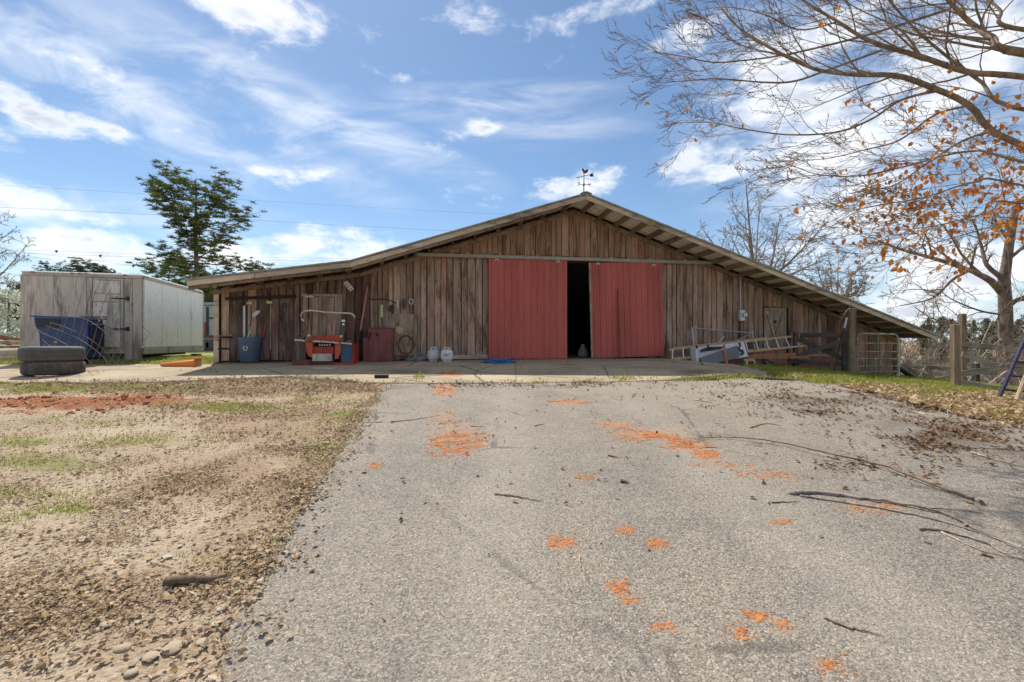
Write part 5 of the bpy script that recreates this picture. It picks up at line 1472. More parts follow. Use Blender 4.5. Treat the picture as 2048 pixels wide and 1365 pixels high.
# --- pipe gate
GY = 12.95
t = thing('farm_gate', 'green tubular farm gate with yellowed upper bars', 'gate', P(1755, 752, GY))
def gq(x, y): return P(x, y, GY)
mb = MB(); mb.tube([gq(1714, 749), gq(1714, 678), gq(1715.5, 671.5), gq(1720, 668.5), gq(1728, 668), gq(1780, 668.8), gq(1789, 669.5), gq(1794, 673), gq(1795.5, 680), gq(1795.5, 749)], .030, 10); mb.build('frame', M_gategreen, t, smooth=True)
for y0, y1 in ((687, 687.5), (703.5, 704), (718, 718.5), (733, 732.5), (745.5, 743.5)):
    mb = MB(); mb.tube([gq(1714, y0), gq(1795.5, y1)], .020, 8); mb.build('bar', M_gategreen, t, smooth=True)
mb = MB(); mb.tube([gq(1756.5, 669), gq(1756.5, 744)], .018, 8); mb.build('upright', M_gategreen, t, smooth=True)
for y in (684, 735):
    mb = MB(); mb.tube([P(1708, y, 12.93), gq(1714, y)], .022, 8); mb.build('hinge', M_iron, t)
p_ = P(1793.5, 740, GY + .12)
mb = MB(); mb.bx(p_.x - .045, p_.x + .045, GY + .07, GY + .14, gz(p_) - .05, P(1793, 681, GY + .1).z); tag(mb.build('steel_post', M_galv, None), 'pale slim post at the free end of green gate', 'post')
# --- black drain pipe
pts = [P(1792, 733, 13.2), P(1805, 740, 13.4), P(1822, 752, 13.7), P(1845, 765, 14.2), P(1866, 776, 14.8)]
mb = MB(); mb.tube(pts, .085, 12); tag(mb.build('drain_pipe', M_bucket, None, smooth=True), 'black drain pipe running downhill past the gate', 'pipe')
# --- far fence
t = thing('rail_fence', 'grey rail fence down the slope beyond the gate', 'fence', P(1812, 765, 16))
def fpost(px, y0, Y, w_, parent, mat=M_railwood):
    p_ = P(px, 700, Y)
    mb = MB(); mb.bx(p_.x - w_ / 2, p_.x + w_ / 2, Y - .08, Y + .08, gz(p_) - .05, P(px, y0, Y).z, .005); return mb.build('post', mat, parent, bevel=.006)
fpost(1812.5, 720, 16, .15, t); fpost(1952, 727, 15.5, .14, t, M_darkrail)
fbeam('rail', (1797, 730.5), (1952, 741), 15.9, 15.4, .04, 7, M_railwood, t)
fbeam('brace', (1815, 739), (1908, 771), 15.86, 15.5, .035, 7, M_railwood, t)
fbeam('brace', (1822, 767), (1912, 751), 15.82, 15.45, .035, 6, M_railwood, t)
# --- near right fence
post(1910, 650, 11.0, .145, .15, M_postwood, 'front timber post of the doubled fence corner on the right')
post(1925, 628, 11.22, .115, .12, M_postwood, 'taller back timber post of the doubled fence corner', lean=-.004)
t = thing('rail_fence', 'grey rail fence with crossed braces behind the navy ladder', 'fence', P(2000, 770, 11))
NY2 = 11.1
fbeam('rail', (1922, 689), (2130, 710), NY2, NY2 - .1, .04, 11, M_railwood, t)
fbeam('brace', (1924, 709), (2000, 734), NY2 + .045, NY2, .035, 11, M_railwood, t)
fbeam('brace', (1922, 749), (2130, 716), NY2 - .045, NY2 - .14, .035, 12, M_railwood, t)
fbeam('rail', (1920, 766), (2130, 802), NY2, NY2 - .1, .04, 12, M_railwood, t)
fpost(2130, 680, NY2 - .1, .18, t)
# --- navy ladder leaning at the right edge
t = thing('step_ladder', 'navy blue ladder leaning at the right edge by fence', 'ladder', gpt(1995, 803))
LY = 8.75
f0 = P(1995, 803, LY); f0.z = gz(f0)
top_ = P(2110, 540, LY + .25)
off = Vector((.42, -.06, 0))
f1_ = f0 + off; f1_.z = gz(f1_)
for a, b_ in ((f0, top_), (f1_, top_ + off)):
    mb = MB(); mb.tube([a, b_], .034, 8); mb.build('rail', M_purple, t, smooth=True)
for k in range(1, 9):
    q_ = k * .105 - .02
    mb = MB(); mb.tube([f0.lerp(top_, q_), f1_.lerp(top_ + off, q_)], .022, 7); mb.build('rung', M_purple, t, smooth=True)
mb = MB(); mb.tube([f0 + Vector((-.03, 0, .02)), f1_ + ZV * .02], .03, 7); mb.build('foot_bar', M_purple, t, smooth=True)
mb = MB(); a = P(2030, 806, 8.5); a.z = gz(a); mb.tube([a, P(2052, 752, 8.6), P(2080, 700, 8.7)], .035, 7); tag(mb.build('wooden_pole', M_lightwood, None, smooth=True), 'rough wooden pole leaning beside the navy ladder', 'pole')
# ------------------------------------------------------------------ trees
def unit(v):
    return v / (np.linalg.norm(v) + 1e-9)
def spline(pts, n):
    p = np.asarray([list(q) for q in pts], float)
    p = np.vstack([2 * p[0] - p[1], p, 2 * p[-1] - p[-2]])
    out = []
    segs = len(p) - 3
    for t in np.linspace(0, segs - 1e-6, n):
        i = int(t); f = t - i
        a, b, c, d = p[i:i + 4]
        out.append(.5 * (2 * b + (c - a) * f + (2 * a - 5 * b + 4 * c - d) * f * f + (3 * b - a - 3 * c + d) * f ** 3))
    return np.array(out)
class Tree:
    """bare tree: each level of branches spawns the next"""
    def __init__(self, rnd, wig=.22, up=.06, ang=(.5, 1.0), ratio=.62, counts=(6, 6, 5, 4), segs=(8, 6, 5, 4, 3), sides=(10, 7, 5, 4, 3), rmin=.004, tip=.25, rsub=.55, levels=4):
        self.r = rnd; self.wig = wig; self.up = up; self.ang = ang; self.ratio = ratio; self.counts = counts; self.segs = segs; self.sides = sides; self.rmin = rmin; self.tip = tip; self.rsub = rsub; self.levels = levels
        self.wood = MB(); self.fine = MB(); self.tips = []
    def path(self, p, d, L, lvl):
        n = self.segs[min(lvl, len(self.segs) - 1)]
        pts = [p]
        for _ in range(n):
            d = unit(d + self.r.normal(0, self.wig, 3) + np.array([0, 0, self.up]))
            p = p + d * L / n; pts.append(p)
        return np.array(pts)
    def branch(self, pts, r0, lvl, L=None, kids=True, bias=None):
        k = len(pts)
        rad = np.maximum(self.rmin, r0 * np.linspace(1, self.tip, k))
        (self.wood if lvl < 2 else self.fine).tube(pts, rad, self.sides[min(lvl, len(self.sides) - 1)], caps=lvl < 2)
        if L is None: L = np.linalg.norm(np.diff(pts, axis=0), axis=1).sum()
        if lvl >= self.levels:
            self.tips.append((pts[-1], unit(pts[-1] - pts[-2]))); return
        if kids:
            c = self.counts[min(lvl, len(self.counts) - 1)]
            for j in range(c):
                t = .22 + .78 * (j + self.r.uniform(.1, .9)) / c
                i = min(k - 2, int(t * (k - 1))); f = t * (k - 1) - i
                p = pts[i] * (1 - f) + pts[i + 1] * f
                d0 = unit(pts[i + 1] - pts[i])
                ax = unit(np.cross(d0, self.r.normal(0, 1, 3)))
                a = self.r.uniform(*self.ang)
                d = unit(d0 * math.cos(a) + ax * math.sin(a))
                if bias is not None: d = unit(d + bias)
                l = L * self.ratio * self.r.uniform(.6, 1.1) * (1.15 - .6 * t)
                rr = r0 * (1 - (1 - self.tip) * t) * self.rsub
                self.branch(self.path(p, d, l, lvl + 1), rr, lvl + 1, l, bias=bias)
    def finish(self, root, wmat, fmat, wname='trunk', fname='branches'):
        a = self.wood.build(wname, wmat, root, smooth=2)
        if self.fine.n:
            b = self.fine.build(fname, fmat, root)
        return a

# --- leafless oak by the right fence
def tree_root(name, label, cat, px, Y, group=None):
    x = (px - CX) / F * Y
    z = float(ground(x, Y)) - .05
    return thing(name, label, cat, (x, Y, z), group), np.array([x, Y, z])
rt_, b0 = tree_root('oak_tree', 'big leafless oak with forked grey trunk beyond right fence', 'tree', 2012, 20.5)
T = Tree(np.random.default_rng(21), wig=.24, up=.05, counts=(5, 8, 6, 4), ratio=.5, rmin=.006, levels=4)
OY = 20.5
trunk = spline([b0, P(2011, 700, OY), P(2011, 620, OY), P(2008, 560, OY), P(2012, 535, OY), P(2020, 480, OY), P(2034, 400, OY)], 16)
T.wood.tube(trunk, np.linspace(.30, .13, 16), 12)
for pts, r0 in (([P(2006, 588, OY), P(1985, 565, OY - .3), P(1965, 553, OY - .6), P(1939, 541, OY - .8), P(1873, 519, OY - 1), P(1807, 501, OY - 1), P(1755, 483, OY - .9)], .16),
                ([P(2008, 560, OY), P(1975, 532, OY), P(1966, 505, OY + .3), P(1957, 470, OY + .5), P(1945, 440, OY + .6)], .11),
                ([P(2014, 615, OY), P(2035, 600, OY - .3), P(2075, 585, OY - .6), P(2130, 560, OY - .8)], .12),
                ([P(2010, 690, OY), P(1985, 672, OY - .3), P(1930, 650, OY - .8), P(1870, 640, OY - 1), P(1830, 615, OY - 1.2)], .065),
                ([P(2012, 655, OY), P(2040, 650, OY - .5), P(2090, 630, OY - .8)], .07),
                ([P(2010, 690, OY), P(2035, 680, OY), P(2080, 690, OY + .3)], .05),
                ([P(2020, 480, OY), P(1995, 450, OY + .3), P(1985, 415, OY + .5)], .08),
                ([P(2015, 520, OY), P(2050, 490, OY), P(2090, 440, OY)], .09),
                ([P(2006, 630, OY), P(1960, 622, OY + .5), P(1905, 600, OY + 1), P(1880, 580, OY + 1.2)], .055),
                ([P(1939, 541, OY - .8), P(1905, 560, OY - 1), P(1875, 590, OY - 1.1), P(1850, 602, OY - 1.2), P(1800, 612, OY - 1.2)], .07)):
    T.branch(spline(pts, 12), r0, 1)
T.finish(rt_, M_barkoak, M_barkoak)
# --- two trees behind the barn roof
def bare_tree(name, label, px, Y, ztop_px, spread, seed, r0, wide=1.0, group=None, forkpx=None):
    rt_, b0 = tree_root(name, label, 'tree', px, Y, group)
    T = Tree(np.random.default_rng(seed), wig=.27, up=.04, counts=(6, 10, 7, 5), ratio=.46, rmin=.0085 * Y / 25, levels=4, tip=.12, ang=(.5, 1.05), rsub=.6)
    top = P(px, ztop_px, Y)
    H = top.z - b0[2]
    zf = P(px, forkpx, Y).z - b0[2] if forkpx else H * .4
    tr_ = spline([b0, b0 + np.array([.1, 0, zf * .5]), b0 + np.array([0, 0, zf])], 8)
    T.wood.tube(tr_, np.linspace(r0, r0 * .75, 8), 10)
    rr = np.random.default_rng(seed + 1)
    n = 10
    for k in range(n):
        a = 2 * math.pi * k / n + rr.uniform(-.3, .3)
        tgt = b0 + np.array([math.cos(a) * spread * rr.uniform(.65, 1), math.sin(a) * spread * rr.uniform(.5, .9), H * rr.uniform(.70, .98) - .22 * H * (abs(math.cos(a)) > .75)])
        s_ = b0 + np.array([0, 0, zf * rr.uniform(.8, 1.0)])
        mid = s_ * .5 + tgt * .5 + np.array([0, 0, -.06 * H]) + rr.normal(0, .25, 3)
        T.branch(spline([s_, mid, tgt], 10), r0 * rr.uniform(.45, .62), 1)
    T.finish(rt_, M_farbark, M_farbark)
bare_tree('oak_tree', 'spreading leafless tree rising behind the right barn roof', 1508, 30, 362, 5.2, 31, .24, forkpx=545)
bare_tree('bare_tree', 'slim upright leafless tree right of the spreading one behind roof', 1678, 34, 462, 2.8, 37, .15, forkpx=590)
bare_tree('bare_tree', 'leafless tree whose twigs reach in at the left edge', -120, 24, 385, 4.0, 43, .12, forkpx=600)

# --- beech whose limbs reach in from the right
BX, BY = 9.9, 6.1
bz = float(ground(BX, BY)) - .05
beech = thing('beech_tree', 'beech reaching in from top right with copper leaves', 'tree', (BX, BY, bz))
T = Tree(np.random.default_rng(51), wig=.17, up=.03, ang=(.35, .8), counts=(6, 13, 8, 5), ratio=.40, rmin=.0021, levels=4, sides=(10, 8, 5, 3, 3), tip=.2, rsub=.42)
tr_ = spline([(BX, BY, bz), (BX + .05, BY, 1.6), (BX - .05, BY + .1, 3.6), (BX, BY, 6), (BX + .1, BY, 9)], 14)
T.wood.tube(tr_, np.linspace(.30, .14, 14), 14)
def onb(z): return (BX, BY, z)
LIMBS = [
    ([(2048, 154), (1939, 145), (1843, 114), (1741, 83), (1676, 44), (1605, 0), (1560, -40)], 5.7, .070, 4.6),
    ([(2048, 292), (1939, 211), (1865, 176), (1794, 152), (1720, 150), (1662, 145), (1623, 136), (1570, 112), (1500, 72), (1465, 44), (1438, 9)], 5.5, .066, 3.4),
    ([(1763, 101), (1654, 141), (1588, 163), (1526, 165), (1434, 158), (1359, 163), (1306, 167)], 5.6, .024, None),
    ([(1895, 20), (1763, 62), (1676, 86), (1570, 110), (1491, 121), (1425, 125), (1359, 112), (1298, 105)], 5.9, .026, None),
    ([(2060, 108), (1983, 75), (1939, 44), (1895, 0), (1840, -60)], 5.2, .085, 5.0),
    ([(2048, 220), (1961, 163), (1895, 114), (1834, 62), (1777, 0), (1740, -50)], 6.2, .050, 4.2),
    ([(1865, 182), (1799, 202), (1746, 237), (1676, 264), (1579, 270), (1491, 259), (1425, 246), (1372, 246)], 5.4, .024, None),
    ([(2048, 325), (1939, 303), (1807, 334), (1720, 352), (1640, 350), (1580, 330)], 5.1, .026, 3.0),
    ([(2048, 372), (1950, 365), (1850, 395), (1760, 410), (1690, 425)], 4.9, .022, 2.7),
    ([(2048, 408), (1960, 430), (1870, 452), (1790, 462), (1700, 470)], 5.2, .020, 2.5),
    ([(2048, 440), (1980, 455), (1900, 478), (1840, 495)], 4.7, .018, 2.4),
    ([(2048, 60), (2000, 20), (1960, -20)], 6.0, .06, 5.4),
    ([(1939, 211), (1870, 230), (1800, 280), (1730, 300), (1650, 318), (1560, 322)], 5.6, .022, None),
    ([(2000, 260), (1930, 280), (1850, 330), (1790, 370), (1720, 385)], 4.8, .020, None),
    ([(1676, 44), (1600, 60), (1530, 30), (1460, 15), (1400, 20)], 5.8, .016, None),
    ([(1570, 112), (1480, 90), (1420, 50), (1390, 10)], 5.5, .013, None),
    ([(1843, 114), (1800, 60), (1720, 20), (1650, -20)], 6.0, .022, None)]
for pts, Y, r0, zt in LIMBS:
    ys = [Y + .25 * math.sin(i * 1.3 + Y * 7) for i in range(len(pts))]
    p3 = [P(x, y, q) for (x, y), q in zip(pts, ys)]
    if zt: p3 = [onb(zt)] + p3
    sp_ = spline(p3, 8 + 3 * len(p3))
    kb = np.array([-.35, -.05, -.02])
    T.branch(sp_, r0 * (.60 if zt else .66), 1, L=min(4.2, np.linalg.norm(np.diff(sp_, axis=0), axis=1).sum()), bias=kb)
T.finish(beech, M_barkbeech, M_barkbeech, 'trunk_and_limbs', 'twigs')
# copper leaves hang from the twigs, thickest low on the right
lr = np.random.default_rng(61)
lv = MB()
def leaf(mb, p, L, d, rnd, curl=.35):
    d = unit(d); s_ = unit(np.cross(d, rnd.normal(0, 1, 3))); n_ = np.cross(s_, d)
    w_ = L * rnd.uniform(.26, .36); c_ = curl * w_
    v = [p, p + d * L * .35 + s_ * w_ + n_ * c_, p + d * L * .75 + s_ * w_ * .75 + n_ * c_ * .8, p + d * L, p + d * L * .75 - s_ * w_ * .75 + n_ * c_ * .8, p + d * L * .35 - s_ * w_ + n_ * c_, p + d * L * .5]
    mb.add(v, None, [(0, 1, 6), (1, 2, 6), (2, 3, 6), (3, 4, 6), (4, 5, 6), (5, 0, 6)])
nl = 0
for p, d in T.tips:
    if p[1] < 1: continue
    x, y = PX(p[0], p[1], p[2])
    dens = 0.0
    if 1280 < x < 2350 and y < 560:
        a = (x - 1650) / 420; b = (y - 250) / 200
        dens = max(.010, min(.3, max(0, a) * max(0, b) * .6)) if y > 90 else .004
        if x > 1780 and y > 350: dens = max(dens, .15)
    n = lr.poisson(dens * 1.2)
    for _ in range(n):
        lp = p + lr.normal(0, .05, 3) - d * lr.uniform(0, .12)
        leaf(lv, lp, lr.uniform(.040, .078), np.array([lr.normal(0, .5), lr.normal(0, .5), -1]), lr, lr.uniform(.1, .8)); nl += 1
# leafy sprays low on the right
ltw = MB()
for _ in range(2000):
    x = lr.uniform(1480, 2150); y = lr.uniform(105, 478)
    if lr.uniform(0, 1) > (min(1.0, max(0, (x - 1560) / 430)) ** 2.0 * min(1, max(0, (y - 110) / 260)) ** 1.8): continue
    p = np.array(P(x, y, lr.uniform(4.7, 6.0)))
    q_ = p + np.array([lr.uniform(.12, .34), lr.normal(0, .06), lr.uniform(.0, .10)])
    ltw.tube([q_, (p + q_) / 2 + lr.normal(0, .015, 3), p], [.0032, .0026, .0018], 3, caps=False)
    for _ in range(lr.integers(1, 4)):
        f_ = lr.uniform(0, .8)
        leaf(lv, p + (q_ - p) * f_ + lr.normal(0, .006, 3), lr.uniform(.045, .085), np.array([lr.normal(0, .6), lr.normal(0, .6), -1]), lr, lr.uniform(.1, .9))
tw_ = ltw.build('leaf_twigs', M_barkbeech, beech); tw_['kind'] = 'stuff'
lo_ = lv.build('leaves', M_beechleaf, beech); lo_['kind'] = 'stuff'

# --- pines
def pine(name, label, px, Y, top_px, half, seed, trunk_r, lowest_px, group=None, dens=1.0, mat=M_needles, cat='tree', nsz=.11):
    rt_, b0 = tree_root(name, label, cat, px, Y, group)
    rr = np.random.default_rng(seed)
    top = P(px, top_px, Y).z; low = P(px, lowest_px, Y).z
    H = top - b0[2]
    W_ = MB(); N_ = MB()
    tr_ = spline([b0, b0 + np.array([.05, 0, H * .4]), b0 + np.array([-.03, 0, H * .75]), b0 + np.array([.03, 0, H])], 14)
    W_.tube(tr_, np.linspace(trunk_r, trunk_r * .12, 14), 9)
    nb = int(29 * dens)
    clumps = []
    for k in range(nb):
        t = k / (nb - 1)
        z = low + (top - low) * (t ** 1.0) * .97
        prof = half * float(np.interp(t, [0, .25, .5, .75, .9, 1], [.82, 1, .92, .80, .62, .35])) * rr.uniform(.5, 1.06) + .1
        a = rr.uniform(0, 2 * math.pi)
        st_ = np.array([b0[0] + .02, b0[1], z])
        d = np.array([math.cos(a), math.sin(a), rr.uniform(-.05, .25) + .5 * t * t])
        end = st_ + d * prof + np.array([0, 0, .12 * prof])
        mid = (st_ + end) / 2 - np.array([0, 0, .05 * prof])
        sp_ = spline([st_, mid, end], 7)
        W_.tube(sp_, np.linspace(trunk_r * .24 * (1 - .6 * t), trunk_r * .05, 7), 5)
        nc = max(5, int(prof * 11.5))
        for q_ in range(nc):
            f = .50 + .50 * (q_ + rr.uniform(0, 1)) / nc
            i = min(5, int(f * 6)); p = sp_[i] + (sp_[i + 1] - sp_[i]) * (f * 6 - i)
            p = p + rr.normal(0, .30 * half / 3, 3) * np.array([1, 1, 1.15]) + np.array([0, 0, .08])
            clumps.append(p)
            if q_ % 2 == 0: W_.tube([sp_[i], p], [.012, .006], 3, caps=False)
    for _ in range(int(26 * dens)):
        clumps.append(np.array([b0[0], b0[1], top]) + np.array([rr.normal(0, .5), rr.normal(0, .5), rr.uniform(-1.6, .0)]) * half / 3)
    # each clump is a tuft of needles
    clumps = np.array(clumps); m = 32
    c = np.repeat(clumps, m, 0)
    u = rr.normal(0, 1, c.shape); u /= np.linalg.norm(u, axis=1, keepdims=True); u[:, 2] = np.abs(u[:, 2]) * .8 - .15
    s_ = np.cross(u, rr.normal(0, 1, c.shape)); s_ /= np.linalg.norm(s_, axis=1, keepdims=True)
    L = rr.uniform(.6, 1.3, (len(c), 1)) * nsz * half * .62
    r0 = rr.uniform(0, .5, (len(c), 1)) * L
    w_ = nsz * .055 * half
    v = np.stack([c + u * r0 - s_ * w_, c + u * r0 + s_ * w_, c + u * (r0 + L) + s_ * w_ * .4, c + u * (r0 + L) - s_ * w_ * .4], 1).reshape(-1, 3)
    N_.add(v, np.arange(len(c) * 4).reshape(-1, 4))
    W_.build('trunk', M_barkpine, rt_, smooth=2)
    N_.build('crown', mat, rt_)
pine('pine_tree', 'tall open pine standing between trailer and barn roof', 392, 27, 374, 3.0, 71, .2, 545, dens=1.25)
pine('pine_tree', 'small bushy pine showing just above left barn eave', 492, 29, 533, 2.1, 73, .13, 640, dens=1.2)
pine('pine_tree', 'low pine filling the gap behind trailer roof end', 338, 31, 540, 2.6, 75, .14, 660, dens=1.2)
pine('pine_tree', 'short pine seen under the left barn eave', 420, 33, 566, 2.3, 76, .14, 690, dens=1.3)
pine('pine_tree', 'distant pine top peeking over trailer roof, left one', 110, 62, 538, 2.6, 77, .2, 600, dens=.9, mat=M_farneedles, nsz=.13)
pine('pine_tree', 'distant flat pine top peeking over trailer roof, right one', 172, 60, 541, 3.6, 78, .2, 600, dens=.9, mat=M_farneedles, nsz=.13)
# --- white flowering tree
def flowering():
    rt_, b0 = tree_root('flowering_tree', 'white blossoming tree left of the trailer', 'tree', 18, 33)
    T = Tree(np.random.default_rng(81), wig=.15, up=.12, counts=(7, 6, 4), ratio=.55, rmin=.01, levels=3)
    top = P(18, 574, 33).z
    H = top - b0[2]
    T.branch(spline([b0, b0 + np.array([0, 0, H * .5]), b0 + np.array([0, 0, H * .95])], 8), .14, 0, L=H * .8)
    T.finish(rt_, M_farbark, M_farbark)
    rr = np.random.default_rng(82); n = 12000
    u = rr.normal(0, 1, (n, 3)); u /= np.linalg.norm(u, axis=1, keepdims=True)
    r_ = rr.uniform(.35, 1, (n, 1)) ** .5
    ctr = b0 + np.array([0, 0, H * .55])
    lump = 1 + .22 * np.sin(u[:, :1] * 7 + 1) * np.cos(u[:, 2:] * 6) + rr.normal(0, .06, (n, 1))
    c = ctr + u * r_ * lump * np.array([1.55, 1.55, H * .5])
    keep = fbm(c[:, 0] * 3 + c[:, 1], c[:, 2] * 3, 2) > .48
    c = c[keep]; n = len(c)
    a = rr.normal(0, 1, (n, 3)); a /= np.linalg.norm(a, axis=1, keepdims=True)
    b = np.cross(a, rr.normal(0, 1, (n, 3))); b /= np.linalg.norm(b, axis=1, keepdims=True)
    s_ = rr.uniform(.035, .08, (n, 1))
    v = np.stack([c - a * s_, c + b * s_, c + a * s_, c - b * s_], 1).reshape(-1, 3)
    mb = MB(); mb.add(v, np.arange(n * 4).reshape(-1, 4)); mb.build('blossom', M_blossom, rt_)
flowering()
# --- far woods: masses of trees nobody could count
def woods(name, label, seed, n_bare, n_pine, xr_, yr_, hb, hp, needles):
    rr = np.random.default_rng(seed)
    wb = MB(); nd = MB()
    tmpl = []
    for k in range(9):
        T = Tree(rr, wig=.14, up=.10, counts=(10, 4, 3), ratio=.44, rmin=.0017, levels=3, segs=(6, 4, 3, 2), sides=(5, 3, 3, 3))
        T.wood = MB(); T.fine = T.wood
        T.branch(np.array([[0, 0, 0], [rr.normal(0, .02), 0, .35], [rr.normal(0, .03), 0, .7], [rr.normal(0, .04), 0, 1.0]]), .014, 0, L=.8)
        tmpl.append(T.wood)
    for k in range(n_bare + n_pine):
        y = rr.uniform(*yr_); pxx = rr.uniform(*xr_) if k < n_bare else rr.uniform(max(xr_[0], 1840) if xr_[0] > 1000 else xr_[0], xr_[1]); x = (pxx - CX) / F * y
        b0 = np.array([x, y, float(ground(x, y)) - .1])
        if k < n_bare:
            H = rr.uniform(*hb)
            an_ = rr.uniform(0, 6.283); ca, sa = math.cos(an_) * H, math.sin(an_) * H
            wb.stamp(tmpl[k % 9], [[ca, -sa, 0], [sa, ca, 0], [0, 0, H]], b0)
        else:
            H = rr.uniform(*hp)
            wb.tube([b0, b0 + [0, 0, H]], [.2, .05], 5, caps=False)
            m = 800
            t = rr.uniform(.28, 1, (m, 1)) ** .8
            rad = np.sqrt(np.clip(1 - ((t - .62) / .40) ** 2, .02, 1)) * H * .20 + .2
            a = rr.uniform(0, 6.283, (m, 1))
            q_ = np.sqrt(rr.uniform(.1, 1, (m, 1)))
            lump = .7 + .5 * np.sin(t * 26 + a * 2)
            c = b0 + np.concatenate([np.cos(a) * rad * q_ * lump, np.sin(a) * rad * q_ * lump, t * H + rr.normal(0, .2, (m, 1))], 1)
            u = rr.normal(0, 1, (m, 3)); u /= np.linalg.norm(u, axis=1, keepdims=True)
            s_ = np.cross(u, rr.normal(0, 1, (m, 3))); s_ /= np.linalg.norm(s_, axis=1, keepdims=True)
            z_ = rr.uniform(.18, .42, (m, 1))
            v = np.stack([c - u * z_, c + s_ * z_ * .5, c + u * z_, c - s_ * z_ * .5], 1).reshape(-1, 3)
            nd.add(v, np.arange(m * 4).reshape(-1, 4))
    root = wb.build(name, M_farbark, None, at=(0, 0, 0))
    stuff(root, label, 'woods')
    if nd.n:
        o = nd.build('evergreen_foliage', needles, root); o['kind'] = 'stuff'
woods('far_woods', 'brown leafless woods with pines across the right valley', 91, 170, 150, (1720, 2400), (60, 185), (7, 10.5), (7.5, 10.5), M_farneedles)
woods('far_woods', 'dark green trees along the field behind the trailer', 93, 26, 60, (-900, 620), (52, 85), (6, 8.5), (7.5, 9.5), M_farneedles)
# --- thicket and fallen pale limbs behind the right fence
rr = np.random.default_rng(95)
th = MB()
tmpl = []
for k in range(24):
    T = Tree(rr, wig=.25, up=.03, counts=(4, 3), ratio=.6, rmin=.003, levels=2, segs=(5, 3, 2), sides=(4, 3, 3))
    T.wood = MB(); T.fine = T.wood
    T.branch(T.path(np.zeros(3), unit(np.array([rr.normal(0, .6), rr.normal(0, .6), 1])), 1.0, 0), rr.uniform(.007, .011), 0)
    tmpl.append(T.wood)
for k in range(760):
    y = rr.uniform(15, 44); pxx = rr.uniform(1800, 2350); x = (pxx - CX) / F * y
    H = rr.uniform(.8, 2.9); an_ = rr.uniform(0, 6.283); ca, sa = math.cos(an_) * H, math.sin(an_) * H
    th.stamp(tmpl[k % 24], [[ca, -sa, 0], [sa, ca, 0], [0, 0, H]], np.array([x, y, float(ground(x, y)) - .03]))
stuff(th.build('thicket', M_farbark, None, at=(0, 0, 0)), 'tangled brown brush on the slope behind right fence', 'brush')
for k, (a, b_, Y, lab) in enumerate((((1935, 700), (2005, 676), 17, 'pale dead limb arching by the oak trunk'), ((1940, 690), (1985, 640), 18, 'pale crooked dead branch left of oak trunk'), ((1990, 725), (2080, 712), 16, 'pale fallen limb behind the fence braces'), ((1830, 745), (1900, 735), 19, 'pale fallen branch beyond the gate'))):
    p0 = np.array(P(a[0], a[1], Y)); p1 = np.array(P(b_[0], b_[1], Y + .5))
    p0[2] = min(p0[2], float(ground(p0[0], p0[1])) + .3)
    T = Tree(np.random.default_rng(200 + k), wig=.3, up=.0, counts=(6, 5, 3), ratio=.4, rmin=.008, levels=3)
    mid = (p0 + p1) / 2 + np.array([0, 0, .18])
    g0 = np.array([p0[0] - .4, p0[1], float(ground(p0[0] - .4, p0[1]))])
    T.branch(spline([g0, p0, mid, p1], 14), .045, 1)
    o = T.wood.build('dead_limb', M_palewood, None, smooth=2)
    tag(o, lab, 'dead branch', 'pale dead limbs behind the fence')
    f_ = T.fine.build('side_twigs', M_palewood, o); f_['kind'] = 'stuff'
    
# ------------------------------------------------------------------ power lines
for k, (pts, Y, r_) in enumerate((
        ([(-400, 478), (0, 498), (330, 510), (640, 517), (1000, 522)], 48, .009), ([(-400, 486), (0, 505), (330, 516), (640, 522), (1000, 526)], 48.5, .009),
        ([(-400, 455), (0, 504), (200, 540), (330, 561), (600, 590)], 46, .009), ([(-400, 450), (0, 499), (180, 520), (330, 540), (600, 566)], 46.5, .009),
        ([(-400, 500), (0, 522), (330, 533), (640, 538), (1000, 540)], 50, .008), ([(-400, 492), (0, 513), (330, 526), (640, 533), (1000, 535)], 50.5, .008),
        ([(-400, 350), (0, 371), (420, 396), (900, 424), (1300, 440)], 55, .009), ([(-400, 400), (0, 415), (420, 436), (900, 462), (1300, 475)], 55, .013))):
    lab = ['upper of the close pair of wires over trailer', 'lower of the close pair of wires over trailer', 'steepest wire dropping behind trailer roof', 'second steep wire above the steepest one', 'lowest level wire over trailer', 'level wire just above the lowest', 'faint high wire crossing the open sky, upper', 'faint high wire crossing the open sky, lower'][k]
    mb = MB(); mb.tube(spline([P(x, y, Y) for x, y in pts], 24), r_, 4)
    o = tag(mb.build('power_line', M_iron, None), lab, 'wire', 'power lines over the trailer')
    if k in (0, 1, 3):
        x, y = ((112, 502), (200, 511), (266, 531))[(0, 1, 3).index(k)]
        mb = MB(); c = P(x, y, Y); mb.prism([c + Vector((-.14, 0, .05)), c + Vector((.14, 0, .05)), c + Vector((.03, 0, -.2)), c + Vector((-.03, 0, -.2))], (0, .08, 0)); mb.build('spacer', M_iron, o)

